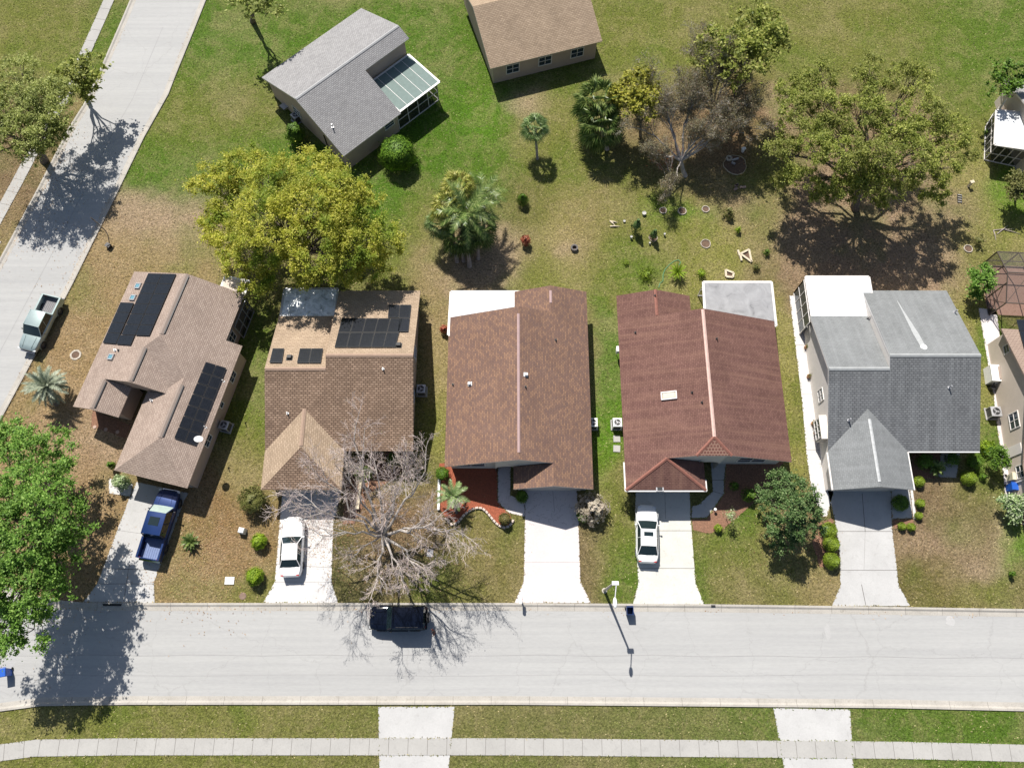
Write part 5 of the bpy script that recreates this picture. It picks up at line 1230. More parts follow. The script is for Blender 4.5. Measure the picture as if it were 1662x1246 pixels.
bare_tree('bare_tree','leafless grey branching tree on the front lawn of the tan-roofed house',(628,880),
 [(520,775,7.0,.09),(505,818,7.0,.085),(520,868,7.2,.08),(560,770,7.0,.09),(575,720,6.5,.11,6),(612,770,7,.11),(655,765,6.8,.11),(690,765,5.6,.10,6),(700,850,6.6,.12),(738,858,6.2,.09,6),(690,925,5.5,.11),(655,935,5.6,.10),(612,940,5.2,.09),(570,905,4.5,.07,5),(640,810,7.5,.10)],
 'twig',tr=.24,seed=21,depth=4,leafmat=L_['grey'],nleaf=5000,fork=(623,868,1.8),kids=4,spread=.8,limbmat='bark_limb',twig=.0075)
M['twig_grey']=mat_plain('grey_moss_bark',(.36,.33,.29),.95,var=.4,scale=4)
bare_tree('bare_tree','sparse grey mossy tree, front one of the leafless pair over brown shade',(1112,285),
 [(1060,250,3.5,.08),(1042,210,4,.09),(1080,180,5,.10),(1120,170,5.2,.10),(1165,185,5,.10),(1130,215,4.5,.09),(1092,300,2.6,.06,5),(1170,220,4,.08),(1120,150,5.5,.10),(1190,165,5.2,.10),(1060,155,5,.09),(1215,195,4.5,.07)],
 'twig_grey',tr=.2,seed=22,depth=4,leafmat=L_['grey'],nleaf=60000,fork=(1105,262,1.8),kids=4,spread=.85,limbmat='bark_limb',twig=.009)
bare_tree('bare_tree','darker bare tree with dense grey twigs, rear one of the leafless pair at the top',(1150,205),
 [(1120,140,6,.10),(1150,125,6.5,.11),(1185,120,6.5,.11),(1210,150,5.5,.10),(1110,165,5,.09),(1170,95,7,.11),(1135,90,7,.1),(1222,185,4.5,.08),(1190,190,4.5,.08)],
 'twig_grey',tr=.2,seed=27,depth=4,leafmat=L_['grey'],nleaf=45000,fz=2.0,kids=4,spread=.85,limbmat='bark_limb',twig=.009)
bare_tree('red_sapling','thin sapling with reddish twigs standing in the brown shade',(1086,318),
 [(1075,238,3.0,.04,5),(1090,240,3.2,.04,5),(1070,262,2.4,.03,4)],'bark_pale',tr=.05,seed=23,depth=2,leafmat=L_['red'],nleaf=500,fz=.8,twig=.008)
bare_tree('bare_shrub','leafless brownish shrub at the front corner of the tan-roofed house',(668,752),
 [(650,735,1.8,.04,5),(668,728,2.0,.04,5),(684,742,1.6,.03,5),(655,752,1.2,.03,4)],'bark_pale',tr=.05,seed=24,depth=2,fz=.3,leafmat=L_['grey'],nleaf=900,twig=.008,cat='shrub')
# slim bent bare trunk in a black pot by the side street
t=thing('bare_sapling','thin bent bare trunk rising from a black pot beside the side street','tree',G(178,401))
mb=MB(); pts=[G(178,400,.1),G(177,392,.5),G(175,381,1.0),G(171,374,1.3),G(163,367,1.9),G(158,362,2.2),G(152,357,2.5),G(147,353,2.8)]
mb.tube(pts,[.05,.045,.045,.04,.04,.045,.055,.04],6); part(mb,'trunk',M['bark'],t,world=True)
mb=MB(); x,y,_=G(178,401); mb.box((x,y,.2),(.42,.34,.4),rz=-.5,taper=1.15); mb.box((x,y,.39),(.5,.42,.05),rz=-.5); part(mb,'pot',M['black'],t,world=True)

# palms
def frond(mb,a,az,el,L,droop,ll,n=16,w=.04,vee=.35):
    pts=[];d=Vector((math.cos(az)*math.cos(el),math.sin(az)*math.cos(el),math.sin(el))); p=Vector(a); pts.append(p.copy()); N_=8
    for i in range(N_):
        d=(d+Vector((0,0,-droop/N_*(0.5+i/N_)))).normalized(); p=p+d*(L/N_); pts.append(p.copy())
    mb.tube(pts,[w*(1-.85*i/N_) for i in range(N_+1)],3,cap=False)
    for i in range(n):
        t=.12+.88*(i+.5)/n; s=t*N_; i0=min(int(s),N_-1); q=pts[i0].lerp(pts[i0+1],s-i0); dd=(pts[i0+1]-pts[i0]).normalized()
        sd=dd.cross(Vector((0,0,1)))
        if sd.length<.05: sd=Vector((1,0,0))
        sd.normalize(); l=ll*math.sin(math.pi*min(1,(.18+.8*t)))**.7*random.uniform(.85,1.1)
        for sg in (-1,1):
            tip=q+(sd*sg*(1-.3*t)+dd*(.55+.3*t)+Vector((0,0,vee-.5*random.random()))).normalized()*l
            wv=dd*(.045+.02*ll); mb.add([q-wv,q+wv,tip],[(0,1,2)])
def fan(mb,a,az,el,pl,r,n=13,span=2.6,droop=.25,w=.02):
    d=Vector((math.cos(az)*math.cos(el),math.sin(az)*math.cos(el),math.sin(el))); c=Vector(a)+d*pl; mb.tube([Vector(a),c],[w,w*.7],3,cap=False)
    sd=d.cross(Vector((0,0,1)))
    if sd.length<.05: sd=Vector((1,0,0))
    sd.normalize(); tw=random.uniform(-.5,.5); nrm=sd.cross(d); sd=(sd*math.cos(tw)+nrm*math.sin(tw)).normalized()
    for i in range(n):
        a0=-span/2+span*i/n; a1=-span/2+span*(i+1)/n; am=(a0+a1)/2
        f=lambda g,k:(d*math.cos(g)+sd*math.sin(g))*k
        R_=r*(.8+.2*math.cos(am))*random.uniform(.9,1.05); up=nrm*(.06*r*(1 if i%2 else -1))
        m0=c+f(a0,R_*.55)-up*.5; m1=c+f(a1,R_*.55)-up*.5; tip=c+f(am,R_)+Vector((0,0,-droop*R_)); mid=c+f(am,R_*.55)+up
        mb.add([c,m0,mid],[(0,1,2)]); mb.add([c,mid,m1],[(0,1,2)]); mb.add([m0,tip,mid],[(0,1,2)]); mb.add([mid,tip,m1],[(0,1,2)])
def palm(name,label,base,top,z,kind,L,nf,mat,seed=1,tr=.16,el=(-.5,1.2),droop=1.3,ll=.45,fr=.5,group=None,dead=0,cat='palm',world_top=None,boots=False,nl=16):
    random.seed(seed); bx,by,_=G(*base); root=thing(name,label,cat,(bx,by,0),0,group)
    T=Vector(G(top[0],top[1],z)) if top else Vector((bx,by,z))
    mb=MB(); n=7; pts=curve_pts((bx,by,-.1),T,n=n,jit=.01); mb.tube(pts,[tr*(1.35 if i==0 else 1)*(1+.08*(i%2)) for i in range(n+1)],9)
    if boots:
        for k in range(30):
            t_=random.uniform(.35,1); p=Vector((bx,by,0)).lerp(T,t_); a=random.uniform(0,6.28); mb.bar(p,p+Vector((math.cos(a)*.3,math.sin(a)*.3,.3)),.06)
    part(mb,'trunk',M['bark_pale'] if not boots else M['bark'],root,world=True)
    mb=MB()
    for i in range(nf):
        t=i/nf; az=i*2.399+random.uniform(-.2,.2); e=el[1]+(el[0]-el[1])*t**.8+random.uniform(-.1,.1)
        if kind=='pin': frond(mb,T+Vector((0,0,.05*(1-t))),az,e,L*random.uniform(.85,1.08),droop,ll,n=nl)
        else: fan(mb,T,az,e,L*random.uniform(.85,1.1),fr*random.uniform(.85,1.1))
    part(mb,'fronds',mat,root,world=True)
    if dead:
        mb=MB()
        for i in range(dead):
            az=i*2.399; e=random.uniform(-1.3,-.6)
            if kind=='pin': frond(mb,T,az,e,L*.8,.5,ll*.6,n=8)
            else: fan(mb,T-Vector((0,0,.15)),az,e,L*.8,fr*.8)
        part(mb,'dry_fronds',L_['dead'],root,world=True)
    return root
palm('queen_palm','tall feathery palm with long arching green fronds in the palm clump',(762,432),(757,345),5.0,'pin',3.3,24,L_['palm'],seed=31,tr=.19,ll=.75,dead=8,nl=26,group='palms of the clump')
palm('fan_palm','yellowish fan palm on the left of the palm clump',(742,425),(728,338),4.4,'fan',1.0,32,L_['palm_y'],seed=32,fr=1.1,dead=7,tr=.17,group='palms of the clump')
palm('fan_palm','pale-tipped fan palm at the upper side of the palm clump',(752,412),(744,305),4.8,'fan',.95,32,L_['palm_y'],seed=33,fr=1.1,dead=4,tr=.15,group='palms of the clump')
palm('fan_palm','low dark fan palm at the foot of the palm clump, nearest its shadow',(752,424),(748,382),2.6,'fan',1.15,34,L_['palm'],seed=34,fr=1.1,dead=6,tr=.15,group='palms of the clump')
palm('fan_palm','green fan palm on the right side of the palm clump above the shadow',(776,420),(776,372),3.0,'fan',1.15,34,L_['palm'],seed=35,fr=1.1,dead=4,tr=.15,group='palms of the clump')
palm('fan_palm','small fan palm on the far left fringe of the palm clump',(732,412),(716,362),3.0,'fan',.9,24,L_['palm_p'],seed=36,fr=.95,dead=3,tr=.12,group='palms of the clump')
palm('queen_palm','dark feathery palm on the upper right of the palm clump',(785,400),(785,315),4.6,'pin',2.5,18,L_['palm'],seed=37,tr=.15,ll=.65,dead=3,nl=16,group='palms of the clump')
palm('fan_palm','small lone palm with slender leaning trunk on the open back lawn',(872,258),(869,208),3.3,'fan',.75,26,L_['palm_p'],seed=38,fr=.95,dead=2,tr=.12,el=(-.4,1.3))
palm('fan_palm','lower dark large-leaved fan palm of the dense pair at the top',(985,242),(975,202),3.0,'fan',1.4,40,L_['palm'],seed=39,fr=1.35,tr=.2,dead=2,el=(-.9,1.3),group='dense fan palms')
palm('fan_palm','upper dark large-leaved fan palm of the dense pair at the top',(985,218),(972,168),3.8,'fan',1.5,40,L_['palm'],seed=40,fr=1.4,tr=.2,dead=2,el=(-.9,1.3),group='dense fan palms')
palm('silver_palm','silvery round-headed palm beside the kerb of the side street',(92,655),(76,626),2.3,'pin',1.95,46,L_['palm_b'],seed=41,ll=.42,tr=.2,droop=.9,el=(-.5,1.35),nl=20,boots=True)
palm('date_palm','pale green palm with arching fronds at the edge of the red mulch bed',(741,832),(735,804),1.7,'pin',1.55,15,L_['palm_p'],seed=42,ll=.4,tr=.13,droop=1.0,el=(0,1.2),boots=True)
palm('cycad','squat dark cycad alone on the dry lawn right of the blue pickup',(312,880),None,.35,'pin',.85,24,L_['palm'],seed=43,ll=.2,tr=.13,droop=.6,el=(.05,1.2),cat='cycad',nl=12)
palm('cycad','low feathery palm under the front eave of the grey-roofed house',(1514,762),None,.5,'pin',.9,20,L_['palm'],seed=44,ll=.25,tr=.1,droop=.8,el=(.1,1.2),cat='cycad',nl=12)
palm('yucca','bright yellow-green spiky yucca behind the red-roofed house inside the hose loop',(1098,447),None,.5,'pin',1.05,34,L_['lime'],seed=45,ll=.16,tr=.1,droop=.7,el=(.1,1.3),cat='yucca',nl=10)
palm('fan_palm','young fan palm overlapped by the bare tree in front of the tan-roofed house',(590,792),(590,770),1.4,'fan',.5,14,L_['palm'],seed=46,fr=.45,tr=.1,el=(-.2,1.2))

# shrubs: a woody core under a skin of leaves
def shrub(label,px,py,r,h,mat,name='shrub',lsize=.06,dens=420,seed=None,group=None,cat='shrub',rough=.15,cone=False,core=True):
    seed=seed or int(px*7+py); rg=np.random.default_rng(seed); random.seed(seed)
    x,y,_=G(px,py); root=thing(name,label,cat,(x,y,0),0,group)
    mb=MB(); mb.tube([(x,y,-.05),(x,y,h*.5)],[.05,.03],5)
    for k in range(5):
        a=k*1.3; mb.tube([(x,y,h*.15),(x+math.cos(a)*r*.5,y+math.sin(a)*r*.5,h*.6)],[.03,.01],4)
    part(mb,'stem',M['bark'],root,world=True)
    area=4*math.pi*((r*r+2*r*h/2)/3); n=int(dens*area)
    d=rg.normal(size=(n,3)); d/=np.linalg.norm(d,axis=1)[:,None]; d[:,2]=np.where(d[:,2]<-.6,-d[:,2],d[:,2])
    lump=1+rough*(np.sin(d[:,0]*7+seed)*np.cos(d[:,1]*6)+np.sin(d[:,2]*8+seed*2))
    k=lump*(1-.34*rg.random(n)**1.5)*np.where(rg.random(n)<.06,1.12,1)
    if cone:
        hh=(d[:,2]+1)/2; rr=r*(1.1-.85*hh)*k; P=np.column_stack([x+d[:,0]*rr*1.2,y+d[:,1]*rr*1.2,hh*h])
    else: P=np.column_stack([x+d[:,0]*r*k,y+d[:,1]*r*k,h*.5+d[:,2]*h*.5*k])
    P[:,2]=np.maximum(P[:,2],.03)
    leaf_mesh('foliage',P,lsize,mat,root,root.location,.55,.2,seed,dirs=d,dirw=.3)
    return root
Hd,Hy,Li,Ol=L_['hedge'],L_['hedge_y'],L_['lime'],L_['olive']
shrub('large clipped round dark green bush beside the angled grey house',648,262,1.9,2.6,mat_leaf('large_bush_leaves',(.035,.085,.006),(.07,.14,.010),(.13,.22,.02),patch=.8,trans=.2),lsize=.10,dens=190,rough=.06)
shrub('dark egg-shaped bush in the shade of the angled grey house wall',484,228,.95,2.1,Hd,lsize=.09,dens=260)
shrub('dark narrow cone-shaped shrub alone on the back lawn',848,330,.62,1.5,Hd,lsize=.07,dens=420,name='conifer_shrub',cone=True)
shrub('red-leaved shrub alone on the back lawn below the cone-shaped shrub',853,396,.42,1.2,L_['red'],lsize=.09,dens=330,rough=.25)
shrub('red croton bush against the left side of the dark brown roof',721,538,.35,1.0,L_['red'],lsize=.08,dens=420,rough=.2)
for i,(px,py,lab) in enumerate([(1341,862,'uppermost of three yellow-green clipped balls beside the driveway, touching the evergreen tree'),(1345,884,'middle of three yellow-green clipped balls beside the driveway'),(1346,911,'lowest of three yellow-green clipped balls beside the driveway')]):
    shrub(lab,px,py,.72,1.05,Hy,group='three clipped balls by the driveway',name='clipped_shrub',lsize=.055,dens=520,rough=.05)
shrub('black-green round bush in the shade on the grey-roofed house driveway edge',1456,818,.72,1.2,Hd,name='clipped_shrub',dens=420,rough=.03)
shrub('dark bush in the deep shade beside the feathery palm under the eave',1494,752,.7,1.2,Hd,rough=.2,dens=300)
shrub('dark bush against the wall beneath the grey front eave',1540,748,.6,1.1,Hd,rough=.2,dens=300)
shrub('dark leafy bush in the shaded porch bed of the tan-roofed house',640,748,.6,1.0,Hd,rough=.25,dens=260)
for px,py,r,lab in [(1488,783,.5,'round shrub nearest the garage wall right of the white path'),(1490,818,.42,'middle round shrub along the white path'),(1488,838,.36,'lowest round shrub along the white path'),(1461,855,.36,'left of two pale balls at the foot of the dark slab'),(1476,856,.38,'right of two pale balls at the foot of the dark slab')]:
    shrub(lab,px,py,r,r*1.6,Hy,group='small round shrubs by the garage',name='clipped_shrub',lsize=.05,dens=600,rough=.06)
shrub('yellowish ball shrub beyond the porch of the grey-roofed house',1567,778,.68,1.0,Hy,name='clipped_shrub',dens=420,rough=.06)
shrub('dark shrub shaded by the right corner of the grey roof',1575,752,.6,1.2,Hd,rough=.15,dens=350)
shrub('small dark seedling below the yellowish ball shrub',1592,775,.3,.6,Hd,rough=.2,dens=380)
shrub('light green leafy shrub between the grey roof corner and the cream wall',1598,728,.6,.8,Li,rough=.3,dens=220,lsize=.08)
shrub('olive rounded bush against the left corner of the tan-roofed garage',417,815,1.1,1.9,Ol,lsize=.08,dens=260,rough=.18)
shrub('yellow-green ball shrub nearest the white car on the left lawn',424,880,.68,1.15,Li,group='two yellow-green balls by the white driveway',name='ball_shrub',lsize=.07,dens=420,rough=.1)
shrub('yellow-green ball shrub closest to the street on the left lawn',417,936,.76,1.25,Li,group='two yellow-green balls by the white driveway',name='ball_shrub',lsize=.07,dens=420,rough=.1)
shrub('leafy shrub with white flowers at the corner of the angled garage',203,785,.65,1.3,L_['varieg'],lsize=.08,dens=300,rough=.2)
shrub('thin green creeper shrub on the left garage wall of the corner house',187,758,.3,1.2,Hd,lsize=.07,dens=300,rough=.2)
shrub('dark shrub hidden in the shade of the corner house entry',185,665,.4,.9,Hd,dens=300,rough=.2)
shrub('dark green bush at the left end of the red mulch bed',719,771,.62,1.1,Hd,dens=380,rough=.12)
shrub('mossy brown-green ball at the right end of the stone edging',819,844,.52,1.15,mat_leaf('brownish_leaves',(.07,.065,.018),(.11,.10,.03),(.15,.12,.045),patch=1,trans=.2),name='ball_shrub',dens=600,rough=.04)
shrub('dark green ball in the shade at the corner of the brown-roofed garage',847,808,.55,1.0,Hd,name='ball_shrub',dens=450,rough=.05)
shrub('dry pale grass-like bush at the right corner of the brown-roofed garage',961,828,1.15,1.9,L_['grass'],name='ornamental_grass',lsize=.13,dens=130,rough=.3)
shrub('green bush tucked under the dry grass-like bush',946,838,.6,1.0,Hd,dens=350,rough=.1)
shrub('dark leafy bush between the two garages, left of the cream driveway',1014,815,.5,1.4,Ol,dens=130,rough=.35)
shrub('yellow-green bush in the mulch beside the cream driveway',1164,858,.34,.65,Hy,dens=500,rough=.15)
shrub('small dark bush in shade left of the curved front path',1122,792,.4,.7,Hd,dens=300,rough=.2)
shrub('dark shrub below the front windows of the red-roofed house',1190,790,.4,.8,Hd,dens=260,rough=.25)
shrub('shaded green shrub behind the evergreen tree',1213,805,.6,1.1,Hd,dens=300,rough=.2)
shrub('tiny dark sapling near the right end of the front lawns',1637,932,.22,.7,Hd,dens=350,rough=.35)
shrub('dark tall conifer on the back lawn, left one of two',1031,376,.42,2.2,L_['dark'],name='conifer',dens=330,rough=.3,cone=True,lsize=.09)
shrub('dark tall conifer on the back lawn, right one of two',1059,388,.36,1.7,L_['dark'],name='conifer',dens=330,rough=.3,cone=True,lsize=.09)
shrub('sparse dark shrub beside the planting rings, right of the third ring',1181,350,.55,1.0,Ol,dens=140,rough=.4,lsize=.09)
shrub('small bright green plant above the triangular timber frame',1197,376,.3,.7,Li,dens=300,rough=.3)
shrub('green leafy plant left of the bright yucca',1048,448,.65,.6,Hy,dens=130,rough=.5,lsize=.09)
shrub('small vivid green plant right of the bright yucca',1137,446,.38,.6,Li,dens=260,rough=.3)
shrub('low bright green plant left of the leafy plant on the back lawn',1016,428,.3,.3,Hy,dens=200,rough=.4)
shrub('rusty brown small bush beside the triangular timber frame',1226,436,.36,.6,Ol,dens=260,rough=.3)
shrub('dark small bush right of the timber frames',1243,412,.36,.6,Hd,dens=260,rough=.3)
shrub('wispy dark plant on the pinkish soil near the pool cage',1585,395,.5,.9,Ol,dens=90,rough=.5,lsize=.09)
shrub('green plant at the left foot of the screened porch, top right',1598,218,.3,.6,Hd,dens=250,rough=.3)

litter()

# ---------------------------------------------------------------- vehicles (built facing +x, on their wheels)
def paint(name,c,metal=.3,rough=.3):
    m,n,b,_=nodes(name); b.inputs['Base Color'].default_value=c4(c); b.inputs['Metallic'].default_value=metal; b.inputs['Roughness'].default_value=rough
    b.inputs['Coat Weight'].default_value=.9 if max(c)>.2 else .35; b.inputs['Coat Roughness'].default_value=.05
    x=noise_node(n,2.0,6,.7,N(n,'ShaderNodeTexCoord').outputs['Object']); r=ramp(n,x.outputs[0],[(.3,c4(c,.9)),(.7,c4(c,1.08))]); n.links.new(r.outputs[0],b.inputs['Base Color'])
    return m
M['taillight']=mat_plain('red_lens',(.35,.02,.015),.25,coat=.8); M['headlight']=mat_plain('clear_lens',(.55,.57,.58),.15,coat=.8)
M['chrome']=mat_plain('chrome',(.6,.6,.6),.12,1.0,.02)
def loft(mb,st,mi=0):
    """st: (x, half width, z bottom, z belt, z top)"""
    rings=[]
    for x,w,zb,zm,zt in st:
        h=[(w*.86,zb),(w*.97,zb+.10),(w,zb+(zm-zb)*.5),(w*.985,zm),(w*.90,zm+(zt-zm)*.75),(w*.62,zt),(w*.25,zt+.012)]
        rings.append([(x,-y,z) for y,z in h]+[(x,y,z) for y,z in h[::-1]])
    n=len(rings[0]); vs=[p for r in rings for p in r]; fs=[]
    for i in range(len(rings)-1):
        for k in range(n):
            k2=(k+1)%n; fs.append((i*n+k,i*n+k2,(i+1)*n+k2,(i+1)*n+k))
    fs.append(tuple(range(n))[::-1]); fs.append(tuple((len(rings)-1)*n+k for k in range(n)))
    fs=[f[::-1] for f in fs]
    mb.add(vs,fs,mi)
def wheel(root,x,y,r,w=.24):
    mb=MB(); n=20; s=1 if y>0 else -1; vs=[];fs=[]
    prof=[(r*.62,-w/2),(r*.94,-w/2),(r,-w/2+.03),(r,w/2-.03),(r*.94,w/2),(r*.62,w/2)]
    for k in range(n):
        a=2*math.pi*k/n
        for rr,t in prof: vs.append((x+rr*math.cos(a),y+t,r+rr*math.sin(a)))
    m=len(prof)
    for k in range(n):
        for i in range(m): fs.append((k*m+i,k*m+(i+1)%m,((k+1)%n)*m+(i+1)%m,((k+1)%n)*m+i))
    mb.add(vs,fs); wh=part(mb,'wheel',M['rubber'],root,smooth=False)
    mb=MB(); 
    for k in range(5):
        a=2*math.pi*k/5; mb.bar((x,y+s*(w/2-.04),r),(x+r*.6*math.cos(a),y+s*(w/2-.04),r+r*.6*math.sin(a)),.07,.03)
    vs=[(x+r*.63*math.cos(2*math.pi*k/n),y+s*(w/2-.07),r+r*.63*math.sin(2*math.pi*k/n)) for k in range(n)]; mb.add(vs,[tuple(range(n))])
    subpart(mb,'rim',M['rim'],wh,root)
def quadgrid(mb,a,b,c,d,bul,nrm,n=4,mi=0):
    a,b,c,d=map(Vector,(a,b,c,d)); nrm=Vector(nrm); vs=[]
    for j in range(n+1):
        for i in range(n+1):
            u=i/n;v=j/n; p=a*(1-u)*(1-v)+b*u*(1-v)+c*u*v+d*(1-u)*v; vs.append(p+nrm*bul*(1-(2*u-1)**2)*(1-.3*(2*v-1)**2))
    mb.add(vs,[(j*(n+1)+i,j*(n+1)+i+1,(j+1)*(n+1)+i+1,(j+1)*(n+1)+i) for j in range(n) for i in range(n)],mi)
def greenhouse(root,pm,xb0,xb1,xt0,xt1,wb,wt,zb,zt,glass='cglass',front_glass=None,sunroof=None,doors=(.5,),roofname='roof_panel',bulge=.05):
    """base from xb0 (rear) to xb1 (front) at zb, top from xt0 to xt1 at zt"""
    core=MB(); e=.02
    core.add([(xb0,-wb,zb),(xb1,-wb,zb),(xb1,wb,zb),(xb0,wb,zb),(xt0,-wt,zt),(xt1,-wt,zt),(xt1,wt,zt),(xt0,wt,zt)],[(3,2,1,0),(4,5,6,7),(0,1,5,4),(1,2,6,5),(2,3,7,6),(3,0,4,7)])
    part(core,'cabin_shell',M['black'],root)
    rp=MB(); quadgrid(rp,(xt0-.04,-wt-.02,zt+.01),(xt1+.05,-wt-.02,zt+.01),(xt1+.05,wt+.02,zt+.01),(xt0-.04,wt+.02,zt+.01),.0,(0,0,1),6)
    rp.v=[(p[0],p[1],p[2]+.05*(1-(p[1]/(wt+.02))**2)+.03*(1-((p[0]-(xt0+xt1)/2)/((xt1-xt0)/2+.05))**2)) for p in rp.v]
    # pillars
    for s in (-1,1):
        rp.bar((xb1-.02,s*(wb-.0),zb),(xt1,s*wt,zt+.02),.07,.05); rp.bar((xb0+.02,s*(wb),zb),(xt0,s*wt,zt+.02),.12,.05)
        for t in doors: rp.bar((xb0+(xb1-xb0)*t,s*(wb+.005),zb),(xt0+(xt1-xt0)*t,s*(wt+.01),zt+.01),.07,.03)
        rp.bar((xt0,s*(wt+.005),zt+.02),(xt1,s*(wt+.005),zt+.02),.06,.06)
    part(rp,roofname,pm,root,smooth=True,sharp=35)
    k=.012
    g=MB(); quadgrid(g,(xb1+.03,-wb+.06,zb+.01),(xb1+.03,wb-.06,zb+.01),(xt1+.03,wt-.05,zt),(xt1+.03,-wt+.05,zt),bulge,(.7,0,.5)); part(g,'windshield',M[front_glass or glass],root,smooth=True)
    g=MB(); quadgrid(g,(xb0-.03,wb-.08,zb+.01),(xb0-.03,-wb+.08,zb+.01),(xt0-.03,-wt+.06,zt),(xt0-.03,wt-.06,zt),bulge,(-.7,0,.5)); part(g,'rear_window',M[glass],root,smooth=True)
    for s in (-1,1):
        g=MB(); q=[(xb0+.12,s*(wb+k),zb+.03),(xb1-.1,s*(wb+k),zb+.03),(xt1-.06,s*(wt+k),zt-.03),(xt0+.08,s*(wt+k),zt-.03)]
        if s>0: q=q[::-1]
        g.add(q,[(0,1,2,3)]); part(g,'side_window',M[glass],root)
    if sunroof:
        g=MB(); x0,x1,w=sunroof; g.box(((x0+x1)/2,0,zt+.085),(x1-x0,w*2,.02)); part(g,'sunroof',M[glass],root)
def lights(root,xf,xr,w,zf,zr,lw=.3):
    for s in (-1,1):
        mb=MB(); mb.box((xf,s*w,zf),(.14,lw,.15)); part(mb,'headlight',M['headlight'],root)
        mb=MB(); mb.box((xr,s*w,zr),(.10,lw*.8,.2)); part(mb,'taillight',M['taillight'],root)
def mirrors(root,x,y,z,pm):
    for s in (-1,1):
        mb=MB(); mb.bar((x,s*(y-.08),z-.05),(x,s*(y+.06),z),.05); mb.box((x,s*(y+.09),z+.02),(.09,.16,.12),taper=.85); part(mb,'mirror',pm,root)
def arches(mb,xs,y,r):
    for x in xs:
        for s in (-1,1):
            n=14
            for k in range(n):
                a=math.pi*k/n;b=math.pi*(k+1)/n
                mb.bar((x+r*math.cos(a),s*y,.36+r*math.sin(a)),(x+r*math.cos(b),s*y,.36+r*math.sin(b)),.045,.035)
def sedan(label,c,L,W,loc,rz,name='parked_sedan',sun=True,coupe=False,front_glass=None,cat='car'):
    root=thing(name,label,cat,loc,rz,'parked vehicles'); pm=paint('car_paint_'+name,c,.0,.3); h=L/2;w=W/2
    st=[(-h,w*.66,.38,.62,.72),(-h+.10,w*.82,.26,.72,.90),(-h+.45,w*.95,.22,.80,1.00),(-h+1.1,w,.22,.82,1.02),(-.2,w,.20,.82,.98),(h-1.75,w,.20,.80,.97),(h-1.2,w*.98,.22,.76,.93),(h-.6,w*.92,.22,.68,.84),(h-.2,w*.80,.26,.60,.72),(h,w*.55,.36,.52,.58)]
    mb=MB(); loft(mb,st); arches(mb,(h-.9,-h+.95),w-.01,.37)
    mb.bar((h-.35,-.5,.80),(h-1.6,-.62,.97),.02,.01); mb.bar((h-.35,.5,.80),(h-1.6,.62,.97),.02,.01)
    b=part(mb,'body',pm,root,smooth=True,sharp=40)
    if coupe: greenhouse(root,pm,-h+.75,h-1.75,-h+1.35,h-2.35,w-.1,w-.34,.95,1.34,doors=(.4,),front_glass=front_glass,bulge=.07)
    else: greenhouse(root,pm,-h+.62,h-1.45,-h+1.35,h-2.2,w-.1,w-.32,.95,1.42,sunroof=(h-2.75,h-2.4,.38) if sun else None,bulge=.07)
    for x in (h-.9,-h+.95):
        for s in (-1,1): wheel(root,x,s*(w-.11),.34,.22)
    lights(root,h-.22,-h+.12,w*.66,.66,.80); mirrors(root,h-1.75,w-.02,1.0,pm)
    mb=MB(); mb.box((-h+.02,0,.62),(.03,.5,.14)); part(mb,'number_plate',M['white'],root)
    return root
def pickup(label,c,L,W,loc,rz,name,bedc,front_glass=None,sunroof=None,hgt=1.85,crew=True):
    root=thing(name,label,'pickup truck',loc,rz,'parked vehicles'); pm=paint('truck_paint_'+name,c,.35,.32); h=L/2;w=W/2
    bl=1.75; cabr=-h+bl
    st=[(cabr,w*.99,.45,1.0,1.12),(cabr+1.2,w,.42,1.0,1.12),(h-1.6,w,.42,1.0,1.12),(h-1.2,w*.99,.44,.98,1.12),(h-.5,w*.95,.48,.95,1.06),(h-.12,w*.84,.5,.85,.98),(h,w*.62,.55,.75,.86)]
    mb=MB(); loft(mb,st); arches(mb,(h-.95,),w-.01,.46)
    mb.bar((h-.25,-w*.45,1.055),(h-1.3,-w*.55,1.135),.05,.03); mb.bar((h-.25,w*.45,1.055),(h-1.3,w*.55,1.135),.05,.03)
    part(mb,'body',pm,root,smooth=True,sharp=38)
    mb=MB()
    for s in (-1,1): mb.box((-h+bl/2,s*(w-.09),.82),(bl,.14,.66)); mb.box((-h+bl/2,s*(w-.09),1.155),(bl,.16,.03))
    mb.box((cabr-.04,0,.85),(.06,W-.2,.6)); arches(mb,(-h+1.05,),w+.0,.46)
    b=part(mb,'bed',pm,root)
    mb=MB(); mb.box((-h+bl/2,0,.60),(bl-.05,W-.3,.06),mi=0)
    for k in range(9): mb.box((-h+bl/2,-(W-.5)/2+(W-.5)*k/8,.64),(bl-.1,.05,.02))
    subpart(mb,'bed_floor',bedc,b,root)
    mb=MB(); mb.box((-h+.03,0,.86),(.08,W-.12,.60)); tg=part(mb,'tailgate',pm,root)
    mb=MB(); mb.box((-h-.02,0,.95),(.03,.25,.06)); subpart(mb,'handle',M['black'],tg,root)
    mb=MB(); mb.box((-h-.08,0,.55),(.16,W-.2,.16)); mb.box((h+.02,0,.58),(.14,W*.72,.2)); part(mb,'bumper',M['chrome'],root)
    x1=h-1.45; x0=cabr+.05
    greenhouse(root,pm,x0,x1,x0+.16,x1-.68,w-.08,w-.24,1.1,hgt-.06,front_glass=front_glass,sunroof=sunroof and (x1-1.75,x1-1.05,.42),bulge=.05)
    for x in (h-.95,-h+1.05):
        for s in (-1,1): wheel(root,x,s*(w-.13),.40,.27)
    lights(root,h-.10,-h+.06,w*.78,.86,.9,.24); mirrors(root,x1-.35,w+.02,1.18,M['black'])
    mb=MB(); mb.box((h-.02,0,.8),(.05,W*.5,.24)); part(mb,'grille',M['black'],root)
    return root
